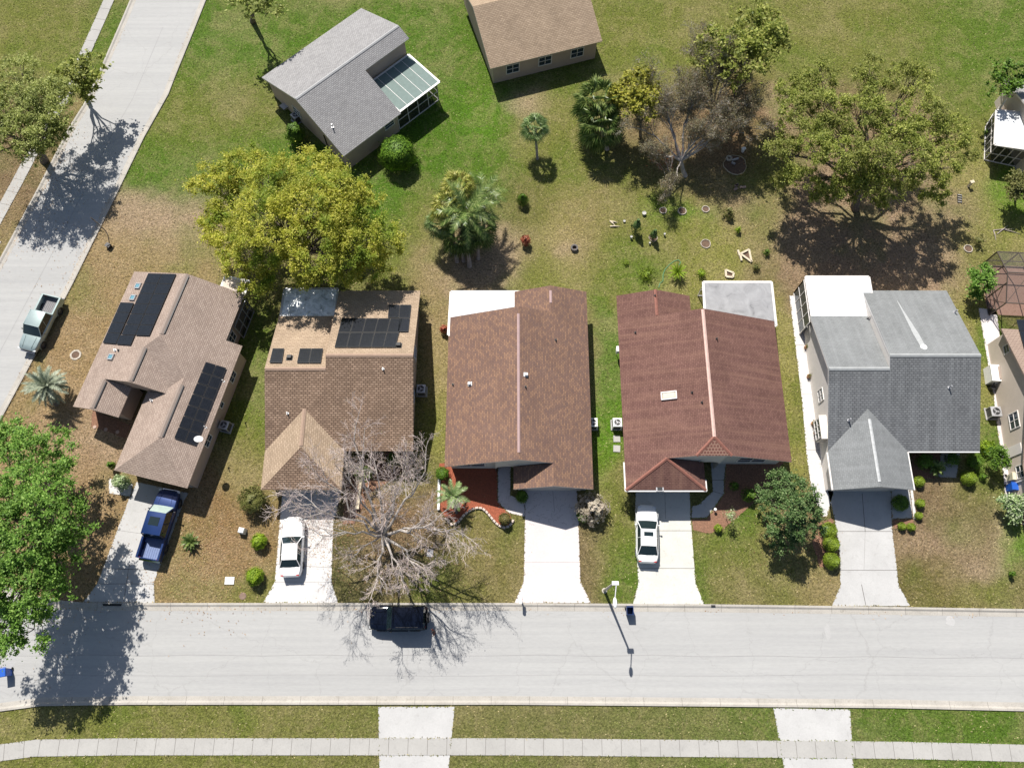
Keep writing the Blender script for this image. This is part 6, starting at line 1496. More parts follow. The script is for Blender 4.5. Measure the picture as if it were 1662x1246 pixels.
def place(front,rear,z):
    a=Vector(G(front[0],front[1],z)); b=Vector(G(rear[0],rear[1],z)); c=(a+b)/2; d=a-b
    return (c.x,c.y,.012),math.atan2(d.y,d.x),d.length
floor_grey=mat_plain('bed_liner_grey',(.17,.165,.17),.7,var=.12); floor_blue=mat_plain('bed_liner_blue',(.13,.18,.33),.5,var=.15,scale=8)
loc,rz,L=place((44,566),(85,484),.9); 
pickup('pale grey-green pickup truck parked nose-down along the side street',(.30,.37,.36),5.5,1.92,loc,rz,'grey_pickup',floor_grey)
loc,rz,L=place((275,797),(241,905),.95)
pickup('dark blue pickup truck with open bed parked on the first driveway',(.006,.028,.12),5.85,2.0,(loc[0],loc[1],.032),rz,'blue_pickup',floor_blue,front_glass='cglass_shade',sunroof=True,hgt=1.95)
loc,rz,L=place((476,842),(471,932),.8)
sedan('white low coupe under the bare tree on the bright driveway',(.74,.74,.74),4.95,1.88,(loc[0],loc[1],.032),rz,'white_coupe',coupe=True,sun=False)
loc,rz,L=place((1050,819),(1051,913),.8)
sedan('white four-door saloon with sunroof on the cream driveway',(.76,.77,.76),4.85,1.86,(loc[0],loc[1],.032),rz,'white_sedan')
# boxy off-road car with spare wheel on the tailgate
def offroad(label,c,L,W,loc,rz):
    root=thing('offroad_car',label,'car',loc,rz,'parked vehicles'); pm=paint('truck_paint_navy',c,.0,.15); bs_=[q for q in pm.node_tree.nodes if q.type=='BSDF_PRINCIPLED'][0]; bs_.inputs['Coat Weight'].default_value=.1; bs_.inputs['Specular IOR Level'].default_value=.25; h=L/2;w=W/2
    st=[(-h,w*.90,.45,.95,1.06),(-h+.12,w*.97,.42,1.02,1.12),(-h+.8,w,.42,1.03,1.13),(h-1.5,w,.42,1.03,1.13),(h-.6,w*.97,.44,1.0,1.1),(h-.15,w*.9,.48,.95,1.04),(h,w*.78,.5,.85,.95)]
    mb=MB(); loft(mb,st); arches(mb,(h-.9,-h+.9),w,.48)
    for s in (-1,1): mb.bar((h-.35,s*.45,1.09),(h-1.3,s*.5,1.145),.10,.04)
    part(mb,'body',pm,root,smooth=True,sharp=38)
    greenhouse(root,pm,-h+.06,h-1.4,-h+.14,h-1.9,w-.05,w-.16,1.12,1.86,doors=(.3,.62),bulge=.03)
    mb=MB()
    for s in (-1,1): mb.bar((-h+.5,s*(w-.2),1.93),(h-2.2,s*(w-.2),1.93),.03,.03)
    part(mb,'roof_rack',M['black'],root)
    mb=MB(); mb.box((-h+.02,0,.95),(.06,.1,.1)); n=20
    vs=[(-h-.05-.24*t,.40*rr*math.cos(2*math.pi*k/n),1.0+.40*rr*math.sin(2*math.pi*k/n)) for t,rr in ((0,.9),(.15,1),(.85,1),(1,.88)) for k in range(n)]
    mb.add(vs,[(i*n+k,i*n+(k+1)%n,(i+1)*n+(k+1)%n,(i+1)*n+k) for i in range(3) for k in range(n)]+[tuple(3*n+k for k in range(n))]); sp=part(mb,'spare_wheel',M['rubber'],root)
    mb=MB(); vs=[(-h-.30,.24*math.cos(2*math.pi*k/n),1.0+.24*math.sin(2*math.pi*k/n)) for k in range(n)]; mb.add(vs,[tuple(range(n))]); subpart(mb,'rim',M['rim'],sp,root)
    for x in (h-.9,-h+.9):
        for s in (-1,1): wheel(root,x,s*(w-.10),.41,.27)
    lights(root,h-.03,-h+.03,w*.72,.80,.95,.20); mirrors(root,h-1.75,w,1.22,M['black'])
    mb=MB(); mb.box((h+.02,0,.55),(.2,W*.9,.18)); mb.box((-h-.02,0,.52),(.14,W*.9,.16)); part(mb,'bumper',M['black'],root)
    mb=MB()
    for s in (-1,1): mb.bar((-h+.9+.55,s*(w+.03),.42),(h-1.45,s*(w+.03),.42),.12,.06)
    part(mb,'side_step',M['black'],root)
    return root
loc,rz,L=place((602,1001),(690,1001),1.0)
offroad('dark navy boxy off-road car parked at the kerb with spare wheel on its tail',(.003,.005,.012),4.45,1.95,(loc[0],loc[1]-.05,.012),math.pi)

# ---------------------------------------------------------------- the standing person behind the off-road car
def skin_mesh(name,joints,edges,mat,parent,sub=2):
    me=bpy.data.meshes.new(name); me.from_pydata([j[0] for j in joints],edges,[]); ob=bpy.data.objects.new(name,me); COL.objects.link(ob); ob.parent=parent
    sk=ob.modifiers.new('skin','SKIN'); sk.use_smooth_shade=True
    if not me.skin_vertices: 
        me.attributes  # layer is created with the modifier data
    sv=me.skin_vertices[0].data if me.skin_vertices else None
    if sv:
        for i,j in enumerate(joints): sv[i].radius=(j[1],j[2] if len(j)>2 else j[1])
        sv[0].use_root=True
    s=ob.modifiers.new('sub','SUBSURF'); s.levels=sub; s.render_levels=sub
    me.materials.append(mat); return ob
def person():
    x,y,_=G(706,1026)
    root=thing('person','person in dark red top and dark trousers standing behind the off-road car','person',(x,y,.01),R(200))
    skin=mat_plain('skin',(.34,.19,.13),.6,var=.06); top=mat_plain('dark_red_cloth',(.13,.035,.03),.9,var=.2,scale=8); trs=mat_plain('dark_trousers',(.03,.032,.04),.9,var=.2,scale=8); hair=mat_plain('dark_hair',(.018,.012,.010),.7,var=.3,scale=20)
    def make(name,J,E,mat):
        me=bpy.data.meshes.new(name); bm_ob=bpy.data.objects.new(name,me); COL.objects.link(bm_ob)
        import bmesh
        bm=bmesh.new(); lay=bm.verts.layers.skin.verify(); vs=[]
        for i,j in enumerate(J):
            v=bm.verts.new(j[0]); v[lay].radius=(j[1],j[2] if len(j)>2 else j[1]); v[lay].use_root=(i==0); vs.append(v)
        for a,b in E: bm.edges.new((vs[a],vs[b]))
        bm.to_mesh(me); bm.free(); bm_ob.parent=root
        m1=bm_ob.modifiers.new('skin','SKIN'); m1.use_smooth_shade=True; m2=bm_ob.modifiers.new('sub','SUBSURF'); m2.levels=2; m2.render_levels=2
        me.materials.append(mat); return bm_ob
    J=[((0,0,.95),.13,.10),((0,0,1.15),.12,.09),((0,0,1.36),.15,.09),((0,0,1.47),.06),((.01,0,1.56),.055),((.02,0,1.63),.075,.09),((.02,0,1.71),.07,.085),
       ((0,.17,1.42),.055),((.02,.24,1.16),.042),((.14,.24,.96),.033),((.20,.23,.90),.030,.018),
       ((0,-.17,1.42),.055),((.02,-.24,1.16),.042),((.10,-.26,.94),.033),((.13,-.26,.86),.030,.018),
       ((0,.09,.88),.095),((.02,.10,.50),.062),((-.02,.11,.10),.042),((.14,.12,.04),.035,.03),
       ((0,-.09,.88),.095),((.04,-.10,.50),.062),((.02,-.11,.10),.042),((.18,-.12,.04),.035,.03)]
    E=[(0,1),(1,2),(2,3),(3,4),(4,5),(5,6),(2,7),(7,8),(8,9),(9,10),(2,11),(11,12),(12,13),(13,14),(0,15),(15,16),(16,17),(17,18),(0,19),(19,20),(20,21),(21,22)]
    # five fingers on each hand
    for hi,s in ((10,1),(14,-1)):
        b=Vector(J[hi][0])
        for k,(dy,ln) in enumerate(((-.028,.07),(-.010,.08),(.010,.075),(.028,.06))):
            i=len(J); J.append(((b.x+.02,b.y+dy,b.z-.03),.009)); J.append(((b.x+.035,b.y+dy,b.z-.03-ln*.5),.008)); J.append(((b.x+.03,b.y+dy,b.z-.03-ln),.007)); E+=[(hi,i),(i,i+1),(i+1,i+2)]
        i=len(J); J.append(((b.x+.035,b.y-s*.035,b.z+.005),.010)); J.append(((b.x+.055,b.y-s*.04,b.z-.035),.008)); E+=[(hi,i),(i,i+1)]
    make('body',J,E,skin)
    make('shirt',[((0,0,.93),.15,.12),((0,0,1.15),.135,.105),((0,0,1.36),.165,.105),((0,0,1.46),.075),((0,.175,1.42),.070),((.02,.235,1.20),.055),((0,-.175,1.42),.070),((.02,-.235,1.20),.055)],[(0,1),(1,2),(2,3),(2,4),(4,5),(2,6),(6,7)],top)
    make('trousers',[((0,0,.96),.14,.115),((0,.09,.86),.108),((.02,.10,.50),.078),((-.02,.11,.12),.062),((0,-.09,.86),.108),((.04,-.10,.50),.078),((.02,-.11,.12),.062)],[(0,1),(1,2),(2,3),(0,4),(4,5),(5,6)],trs)
    mb=MB(); mb.ell((0.0,0,1.69),(.108,.095,.115),12,8,jit=.02); mb.v=[(p[0]-.012 if p[2]>1.66 else p[0]-.05,p[1],p[2]) for p in mb.v]; part(mb,'hair',hair,root,smooth=True)
    mb=MB(); mb.ell((.118,0,1.655),(.02,.014,.024),8,6); part(mb,'nose',skin,root,smooth=True)
    for s in (-1,1):
        mb=MB(); mb.ell((.103,s*.033,1.69),(.010,.014,.009),8,5); part(mb,'eye',M['black'],root)
        mb=MB(); mb.ell((.02,s*.092,1.665),(.018,.010,.028),8,6); part(mb,'ear',skin,root,smooth=True)
        mb=MB(); mb.ell((.08 if s>0 else .12,s*.115,.04),(.13,.05,.045),10,6); part(mb,'shoe',M['black'],root,smooth=True)
    mb=MB(); mb.ell((.106,0,1.61),(.008,.024,.007),8,5); part(mb,'mouth',mat_plain('lips',(.25,.09,.07),.5),root)
person()

# ---------------------------------------------------------------- street and garden things
def ac_unit(label,px,py,rz=0,s=.78,h=.8,case='metal'):
    x,y,_=G(px,py); r=thing('air_conditioner',label,'air conditioner',(x,y,.02),rz,'air conditioners beside the houses')
    mb=MB(); mb.box((0,0,.03),(s+.2,s+.2,.08)); part(mb,'base_pad',M['walk'],r)
    mb=MB(); mb.box((0,0,.07+h/2),(s-.04,s-.04,h-.02))
    part(mb,'coil',mat_ac,r)
    mb=MB()
    for a in (-1,1):
        for b in (-1,1): mb.box((a*(s/2-.03),b*(s/2-.03),.07+h/2),(.08,.08,h))
    z=.07+h; n=24
    out=[(s/2*max(-1,min(1,1.35*math.cos(2*math.pi*k/n))),s/2*max(-1,min(1,1.35*math.sin(2*math.pi*k/n))),z+.03) for k in range(n)]
    inn=[(s*.37*math.cos(2*math.pi*k/n),s*.37*math.sin(2*math.pi*k/n),z+.05) for k in range(n)]
    low=[(p[0],p[1],z-.05) for p in out]
    mb.add(out+inn+low,[(k,(k+1)%n,n+(k+1)%n,n+k) for k in range(n)]+[(2*n+k,2*n+(k+1)%n,(k+1)%n,k) for k in range(n)])
    c=part(mb,'casing',M[case],r)
    mb=MB(); mb.disc((0,0,z-.04),s*.37,0,n); mb.f=mb.f; part(mb,'fan_well',M['black'],r)
    mb=MB(); mb.disc((0,0,z-.01),.09,.05,10)
    for k in range(3):
        a=k*2.094; mb.add([(math.cos(a-.1)*.05,math.sin(a-.1)*.05,z),(math.cos(a-.4)*s*.33,math.sin(a-.4)*s*.33,z+.01),(math.cos(a+.25)*s*.33,math.sin(a+.25)*s*.33,z-.01),(math.cos(a+.3)*.05,math.sin(a+.3)*.05,z)],[(0,1,2,3)])
    f=part(mb,'fan',M['metal'],r)
    mb=MB()
    for rr in (.14,.22,.30):
        pts=[(s*rr*1.15*math.cos(2*math.pi*k/16),s*rr*1.15*math.sin(2*math.pi*k/16),z+.055) for k in range(17)]; mb.tube(pts,.006,3,cap=False)
    part(mb,'guard',M['black'],r)
    return r
m,n,b,_=nodes('ac_coil'); w_=N(n,'ShaderNodeTexWave'); w_.inputs['Scale'].default_value=14; w_.bands_direction='Z'; n.links.new(N(n,'ShaderNodeTexCoord').outputs['Object'],w_.inputs[0]); r_=ramp(n,w_.outputs[0],[(0,(.03,.03,.03,1)),(1,(.10,.10,.10,1))]); n.links.new(r_.outputs[0],b.inputs[0]); mat_ac=m
ac_unit('air conditioner in shade right of the tan-roofed house',685,636)
ac_unit('air conditioner in shade right of the angled corner house',369,694,rz=TH)
ac_unit('air conditioner on the green strip left of the red roof',1000,690,case='white')
ac_unit('air conditioner half hidden under the right eave of the dark brown roof',961,690,case='white')
ac_unit('grey air conditioner by the cream side wall, lower of its two units',1608,672,h=.75,s=.9)
ac_unit('air conditioner behind the egg-shaped bush by the angled grey house',483,196,rz=R(43))
x,y,_=G(1604,612); t=thing('pool_heater','white boxy unit standing against the cream side wall above the fan unit','equipment',(x,y,.02),R(-4))
mb=MB(); mb.box((0,0,.55),(.75,1.5,1.1)); mb.box((0,0,1.12),(.8,1.55,.05)); part(mb,'cabinet',M['white'],t)
mb=MB(); mb.box((.45,0,.75),(.4,1.2,.9)); part(mb,'side_panel',mat_plain('taupe_panel',(.30,.24,.2),.6),t)
mb=MB(); mb.tube([(-.1,-1.1,.05),(-.1,-1.1,.5),(.1,-.75,.6)],.05,8); mb.disc((0,-1.15,0),.22,.5,12); part(mb,'pump',M['black'],t)
x,y,_=G(998,576); t=thing('meter_box','small white meter box on the left wall of the red-roofed house','box',(x,y,0))
mb=MB(); mb.box((.12,0,1.2),(.3,.45,.6)); mb.box((.12,0,1.52),(.34,.5,.04)); part(mb,'case',M['white'],t); mb=MB(); mb.tube([(.12,0,0),(.12,0,.9)],.03,6); part(mb,'conduit',M['metal'],t)
# clutter by the angled grey house
x,y,_=G(467,176); t=thing('garden_cart','small grey cart and tools in shade beside the angled grey house','cart',(x,y,0),R(43))
mb=MB(); mb.box((0,0,.45),(1.0,.6,.3),taper=1.2); part(mb,'tray',M['metal'],t); mb=MB(); mb.bar((-.5,.2,.4),(-1.0,.2,.7),.04); mb.bar((-.5,-.2,.4),(-1.0,-.2,.7),.04); mb.bar((-1,-.2,.7),(-1,.2,.7),.04); part(mb,'handle',M['black'],t)
mb=MB(); mb.tube([(.35,-.05,.2),(.35,.05,.2)],.2,12); part(mb,'wheel',M['rubber'],t)

def wheelie_bin(label,px,py,rz,mat,lid,name='wheelie_bin',open_=False,z=0.012):
    x,y,_=G(px,py); r=thing(name,label,'bin',(x,y,z),rz,'wheeled bins')
    mb=MB(); w,d,h=.56,.62,1.0
    b=[(-w*.4,-d*.4,.05),(w*.4,-d*.4,.05),(w*.4,d*.4,.05),(-w*.4,d*.4,.05)]; t=[(-w/2,-d/2,h),(w/2,-d/2,h),(w/2,d/2,h),(-w/2,d/2,h)]; i=[(p[0]*.88,p[1]*.88,h) for p in t]; j=[(p[0]*.9,p[1]*.9,.12) for p in b]
    mb.add(b+t+i+j,[(3,2,1,0)]+[(k,(k+1)%4,4+(k+1)%4,4+k) for k in range(4)]+[(4+k,4+(k+1)%4,8+(k+1)%4,8+k) for k in range(4)]+[(8+k,8+(k+1)%4,12+(k+1)%4,12+k) for k in range(4)]+[(12,13,14,15)])
    part(mb,'body',M[mat],r)
    mb=MB()
    if open_: mb.box((0,d/2+.06,h-.30),(w*.98,.05,.62))
    else: mb.box((0,0,h+.03),(w*1.04,d*1.06,.07),taper=.9)
    part(mb,'lid',M[lid],r)
    mb=MB(); mb.bar((-w/2,d/2+.07,h-.05),(w/2,d/2+.07,h-.05),.035); part(mb,'handle',M[mat],r)
    for s in (-1,1): mb=MB(); mb.tube([(s*.27-.03,d*.42,.11),(s*.27+.03,d*.42,.11)],.11,12); part(mb,'wheel',M['rubber'],r)
    return r
wheelie_bin('open dark blue wheeled bin standing at the kerb right of the lamp shadow',1020,992,0,'navy_bin','navy_bin',open_=True)
wheelie_bin('blue wheeled bin at the lower left edge of the road under the green tree',16,1091,R(12),'blue_bin','blue_bin')
wheelie_bin('bright blue wheeled bin against the cream wall at the right edge',1636,793,R(-5),'blue_bin','blue_bin')
wheelie_bin('cream wheeled bin directly above the bright blue bin',1637,777,R(-5),'beige_bin','beige_bin')
# street lamp
x,y,_=G(981,958); lamp=thing('street_lamp','tall concrete street lamp with white head, right of the pink driveway','street lamp',(x,y,0))
top=Vector(G(1001,943,5.6)); 
h_top=6.3; tp=Vector((x+.12,y+.05,h_top))
# the post leans hardly at all; its arm reaches back over the kerb
def lampz(): return h_top
mb=MB(); mb.tube([(x,y,-.05),(x,y,h_top*.5),(x,y,h_top)],[.13,.10,.08],8); part(mb,'post',M['pole'],lamp,world=True)
mb=MB(); e=Vector(G(998,972,h_top+.25)); mb.tube([(x,y,h_top-.1),(x+.15,y-.2,h_top+.1),(e.x,e.y,h_top+.25)],[.05,.045,.04],6); part(mb,'arm',M['metal'],lamp,world=True)
mb=MB(); mb.ell((e.x,e.y-.25,h_top+.25),(.16,.40,.10),14,8); part(mb,'lamp_head',M['white'],lamp,world=True,smooth=True)
mb=MB(); mb.box((x+.1,y+.0,h_top+.05),(.5,.28,.18)); part(mb,'bracket',M['white'],lamp,world=True)
mb=MB(); mb.disc((x,y,0),.22,.06,12); part(mb,'base',M['pole'],lamp,world=True)
# mailbox post at the pink driveway, other mailboxes are not shown
x,y,_=G(845,972); t=thing('mailbox','white mailbox with curved bracket beside the pink driveway at the kerb','mailbox',(x,y,0),R(0))
mb=MB(); mb.box((0,0,.5),(.1,.1,1.0)); mb.tube([(0,-.0,.6),(0,-.2,.75),(0,-.3,1.0)],.03,6); part(mb,'post',M['white'],t)
mb=MB(); vs=[];n=10
for yy_ in (-.42,.12):
    vs+=[(-.12,yy_,1.0),(.12,yy_,1.0)]+[(.12*math.cos(a),yy_,1.12+.12*math.sin(a)) for a in np.linspace(0,math.pi,n)]
k=n+2; mb.add(vs,[tuple(range(k))[::-1],tuple(range(k,2*k))]+[(i,(i+1)%k,k+(i+1)%k,k+i) for i in range(k)]); b=part(mb,'box',M['white'],t)
mb=MB(); mb.box((.14,-.1,1.2),(.02,.05,.15)); subpart(mb,'flag',M['taillight'],b,t)
# satellite dish on the first roof
q=H1.onroof(327,716); w=H1.l2w(q); dish=thing('satellite_dish','white satellite dish on the right slope of the corner house roof','satellite dish',(w.x,w.y,w.z-.05))
mb=MB(); mb.tube([(0,0,-.05),(0,0,.45),(.0,.12,.6)],.03,6); mb.bar((.25,-.3,0),(0,0,.4),.02); mb.bar((-.25,-.3,0),(0,0,.4),.02); part(mb,'mast',M['metal'],dish)
mb=MB(); n=20; Mx=Matrix.Rotation(R(-25),3,'X')@Matrix.Rotation(R(12),3,'Y'); vs=[Mx@Vector((0,0,-.06))+Vector((0,.0,.72))]
for rr,zz in ((.12,-.05),(.24,-.02),(.33,.03)):
    for k in range(n): vs.append(Mx@Vector((rr*1.1*math.cos(2*math.pi*k/n),rr*math.sin(2*math.pi*k/n),zz))+Vector((0,0,.72)))
mb.add(vs,[(0,1+k,1+(k+1)%n) for k in range(n)]+[(1+r_*n+k,1+(r_+1)*n+k,1+(r_+1)*n+(k+1)%n,1+r_*n+(k+1)%n) for r_ in range(2) for k in range(n)]); part(mb,'reflector',M['white'],dish,smooth=True)
mb=MB(); mb.bar((0,-.3,.6),(0,.05,1.15),.025); mb.box((0,.05,1.15),(.08,.1,.08)); part(mb,'feed_arm',M['metal'],dish)

def single(mb,name,label,cat,mats,at,group=None,**k):
    o=mb.build(name,mats,None,origin=at,**k); return tag(o,label,cat,group)
# utility lids and boxes on the front lawns
x,y,_=G(373,942); mb=MB(); mb.box((x,y,.04),(.78,.62,.1),taper=.97); mb.box((x,y,.095),(.66,.5,.03)); single(mb,'lawn_plate','flat white rectangular utility lid on the dry lawn near the kerb','utility box',M['white'],(x,y,0))
x,y,_=G(395,862); mb=MB(); mb.box((x,y,.3),(.55,.5,.6),rz=-.2,taper=.85); mb.box((x,y,.61),(.5,.46,.08),rz=-.2,taper=.8); single(mb,'utility_box','white knee-high utility box between the cycad and the ball shrubs','utility box',M['white'],(x,y,0))
x,y,_=G(394,967); mb=MB(); mb.disc((x,y,.0),.3,.03,18,r2=.28); mb.disc((x,y,.03),.22,.01,14); single(mb,'valve_cover','round brown valve cover by the kerb near the white driveway','valve cover',mat_plain('rusty_lid',(.19,.13,.10),.9,var=.2),(x,y,0))
x,y,_=G(1157,983); mb=MB(); mb.box((x,y,.12),(.35,.14,.05)); mb.box((x,y,.15),(.25,.09,.03)); single(mb,'drain_cover','small dark drain plate in the kerb right of the cream driveway','drain cover',M['black'],(x,y,0))
x,y,_=G(698,897); mb=MB(); mb.box((x,y,.03),(.5,.6,.08)); mb.box((x,y,.075),(.4,.5,.02)); single(mb,'valve_cover','dark square lid under the bare tree branches','valve cover',M['metal'],(x,y,0))
x,y,_=G(183,982); mb=MB(); mb.box((x,y+.02,.09),(1.5,.14,.05)); mb.box((x,y+.1,.11),(1.6,.05,.03)); single(mb,'storm_drain','dark kerb storm drain slot at the foot of the first driveway','drain',M['black'],(x,y,0))
# low pale barrier lying across the bare tree (whitewashed post)
x,y,_=G(583,815); t=thing('timber_border','pale straight timber border beside the young fan palm','garden border',(x,y,0))
a=G(581,824);b=G(587,772); mb=MB(); mb.bar((a[0],a[1],.12),(b[0],b[1],.12),.22,.24); part(mb,'beam',M['timber'],t,world=True)
mb=MB(); mb.box((a[0],a[1],.18),(.3,.3,.4)); mb.box((b[0],b[1],.18),(.3,.3,.4)); part(mb,'end_post',M['timber'],t,world=True)
# white bed edging left of the red mulch
a=G(713,772);b=G(712,826); mb=MB(); mb.bar((a[0],a[1],.1),(b[0],b[1],.1),.16,.2); mb.box((a[0],a[1],.12),(.2,.2,.28)); mb.box((b[0],b[1],.12),(.2,.2,.28)); single(mb,'bed_edging','straight white edging along the left of the red mulch bed','garden border',M['white'],a)
# curved edging of single stones
pts=[(724,842),(733,851),(742,849),(748,842),(753,836),(760,830),(767,826),(775,824),(783,825),(789,830),(794,836),(799,842),(804,848),(810,853),(818,856),(826,854),(831,848),(834,842)]
P3=[Vector(G(*p)) for p in pts]; acc=[]; d=0; step=.33
random.seed(4)
for a,b in zip(P3[:-1],P3[1:]):
    L=(b-a).length
    while d<L: acc.append((a.lerp(b,d/L),math.atan2((b-a).y,(b-a).x))); d+=step
    d-=L
proto=None
def edging_label(i,n):
    s='red mulch edging stone '
    return s
side=[ 'left dip','rising left part','crest','falling right part','right end by the mossy ball']
for i,(p,a) in enumerate(acc):
    ow=['end','second','third','fourth','fifth','sixth','seventh','eighth','ninth','tenth','eleventh','twelfth','thirteenth']
    k_=i if i<len(acc)/2 else len(acc)-1-i; ref='the palm end' if i<len(acc)/2 else 'the mossy ball end'
    lab=('pale edging block at %s of the curved row'%ref) if k_==0 else '%s pale edging block from %s of the curved row'%(ow[k_],ref)
    if proto is None:
        proto=thing('edging_stone',lab,'edging stone',(p.x,p.y,0),a,'stones edging the red mulch bed')
        mb=MB(); mb.box((0,0,.09),(.29,.2,.22),taper=.86); mb.box((0,0,.19),(.24,.16,.04),taper=.8); part(mb,'block',M['brick_stone'],proto)
    else: place_copy(proto,(p.x,p.y,0),a+random.uniform(-.08,.08),lab)
# planting rings of stones on the back lawn
def ring_of(label,px,py,r,mat='stone',fill='soil',h=.13,jit=.05,seg=26,plant=None,w=.1):
    x,y,_=G(px,py); t=thing('planting_ring',label,'planting ring',(x,y,0),0,'rings on the back lawn'); random.seed(int(px+py))
    mb=MB(); r*=.86; mb.ring((0,0,0),r-w*.8,r,0,h*.8,seg,jit=jit); part(mb,'rim',M[mat],t)
    mb=MB(); mb.disc((0,0,.03),r-w*.7,0,18); part(mb,'soil',M[fill],t); return t
ring_of('first and smallest stone ring of the upper row of three on the back lawn',1076,342,.43)
ring_of('middle stone ring of the upper row of three, on lush grass',1107,343,.5)
ring_of('right stone ring of the upper row of three on the back lawn',1145,340,.45)
ring_of('pale ring planted with leaves above the triangular timber frame',1145,396,.58,'stone')
ring_of('large thin ring round clutter in the tree shade near the oak',1193,268,1.35,'timber',h=.12,w=.07)
ring_of('dull ring on the dry ground above the pool cage',1571,404,.5,'stone')
ring_of('pale ring planted flush in the left dry lawn opposite the grey-green pickup',123,576,.60,'stone',fill='soil',h=.08,w=.22)
ring_of('broad white-rimmed pot ring at the foot of the right conifer',1060,386,.5,'stone',h=.1,w=.06)
ring_of('brown ring glimpsed through the green corner tree',20,727,.9,'terracotta',h=.2,w=.4)
x,y,_=G(932,404); mb=MB(); mb.ring((x,y,0),.20,.36,0,.32,20); mb.disc((x,y,.06),.21,0,16,mi=1); single(mb,'fire_pit','small dark round fire pit on bare soil behind the brown-roofed house','fire pit',[mat_plain('charred_metal',(.10,.09,.085),.8,var=.3),M['soil']],(x,y,0))
# clutter inside the large ring
x,y,_=G(1183,258); mb=MB(); mb.ring((x,y,.02),.14,.32,0,.16,18); single(mb,'old_tyre','cream-painted tyre lying inside the large ring','tyre',M['stone'],(x,y,0))
x,y,_=G(1192,261); mb=MB(); mb.bar((x-.3,y-.1,.2),(x+.35,y+.12,.2),.22,.12); mb.bar((x-.35,y-.3,.1),(x,y-.5,.1),.3,.1); single(mb,'metal_scrap','shiny grey metal pieces inside the large ring','scrap',M['metal'],(x,y,0))
x,y,_=G(1205,246); mb=MB(); mb.disc((x,y,0),.14,.45,12,r2=.18); mb.box((x,y,.5),(.4,.25,.12),rz=.3); single(mb,'pale_planter','pale planter at the upper right of the large ring','planter',M['white'],(x,y,0))
x,y,_=G(1200,304); mb=MB()
for k in range(5): mb.box((x+random.uniform(-.5,.5),y+random.uniform(-.25,.25),.07),(random.uniform(.25,.5),.2,.14),rz=random.random())
single(mb,'rubble_pile','pinkish rubble heap below the large ring','rubble',mat_plain('pink_rubble',(.36,.25,.21),.9,var=.25),(x,y,0))
# timber frames
def frame(label,px,z=.2,w=.2,h=.18,extra=()):
    P=[Vector(G(*p)) for p in px]; o=P[0]; t=thing('timber_bed',label,'timber frame',(o.x,o.y,0))
    for a,b in list(zip(P,P[1:]+P[:1]))+[(Vector(G(*p)),Vector(G(*q))) for p,q in extra]:
        mb=MB(); mb.bar((a.x,a.y,h/2+.02),(b.x,b.y,h/2+.02),w,h); part(mb,'board',M['timber'],t,world=True)
    mb=MB(); c=sum(P,Vector())/len(P); mb.prism([(p.x+(c.x-p.x)*.08,p.y+(c.y-p.y)*.08) for p in P],.02,.05); part(mb,'soil',M['soil'],t,world=True)
frame('triangular frame of bleached timber boards on the back lawn',[(1201,413),(1215,406),(1219,426)],extra=[((1197,407),(1200,416)),((1201,416),(1203,424))],w=.16)
frame('small square timber frame just behind the grey flat patio roof',[(1177,439),(1190,444),(1189,451),(1178,450)],w=.14)
M['stone_pot']=mat_plain('dusty_white_pot',(.42,.41,.38),.8,var=.15)
# little pots, stones and stakes on the back lawn
for px,py,r,h,lab in [(1045,348,.2,.25,'round white pot above the left conifer'),(1024,387,.12,.35,'white pot at the left foot of the left conifer'),(1078,382,.10,.3,'small white pot right of the right conifer'),(1054,396,.09,.25,'tiny white pot between the two conifers'),(1013,360,.12,.15,'tiny pale stone pot right of the fallen branch')]:
    x,y,_=G(px,py); mb=MB(); mb.disc((x,y,0),r*.75,h,14,r2=r); mb.ring((x,y,h-.02),r*.8,r*1.05,0,.05,14); single(mb,'plant_pot',lab,'pot',M['stone_pot'],(x,y,0),'white pots on the back lawn')
x,y,_=G(995,364); mb=MB()
for a,b in (((990,359),(999,368)),((990,368),(1006,368)),((992,360),(1002,362))):
    p=G(*a);q=G(*b); mb.tube([(p[0],p[1],.05),((p[0]+q[0])/2,(p[1]+q[1])/2,.12),(q[0],q[1],.05)],[.09,.07,.02],6)
single(mb,'fallen_branch','bleached branch lying on the back lawn left of the conifers','branch',M['timber'],(x,y,0))
x,y,_=G(1571,303); mb=MB(); mb.box((x,y,.35),(.22,.2,.7),rz=.3); mb.box((x+.05,y+.08,.72),(.4,.3,.08),rz=.3); single(mb,'garden_stand','pale stand with dark hollow near the right-hand screened porch','stand',M['timber'],(x,y,0))
x,y,_=G(1557,323); t=thing('ladder_frame','small dark-rung ladder frame lying on pale soil right of the oak','ladder',(x,y,0),R(80))
mb=MB(); mb.bar((-.5,-.18,.06),(.5,-.18,.06),.06); mb.bar((-.5,.18,.06),(.5,.18,.06),.06); part(mb,'rails',M['black'],t); mb=MB()
for k in range(4): mb.bar((-.4+.27*k,-.18,.08),(-.4+.27*k,.18,.08),.06)
part(mb,'rungs',M['metal'],t)
x,y,_=G(1630,375); mb=MB()
for a,b in (((1612,374),(1645,372)),((1618,380),(1636,366)),((1612,374),(1616,390)),((1625,372),(1655,380))):
    p=G(*a);q=G(*b); mb.tube([(p[0],p[1],.04),((p[0]+q[0])/2,(p[1]+q[1])/2,.1),(q[0],q[1],.04)],[.05,.04,.015],5)
single(mb,'fallen_branch','pale fallen branches on bright grass at the right edge','branch',M['bark_pale'],(x,y,0))
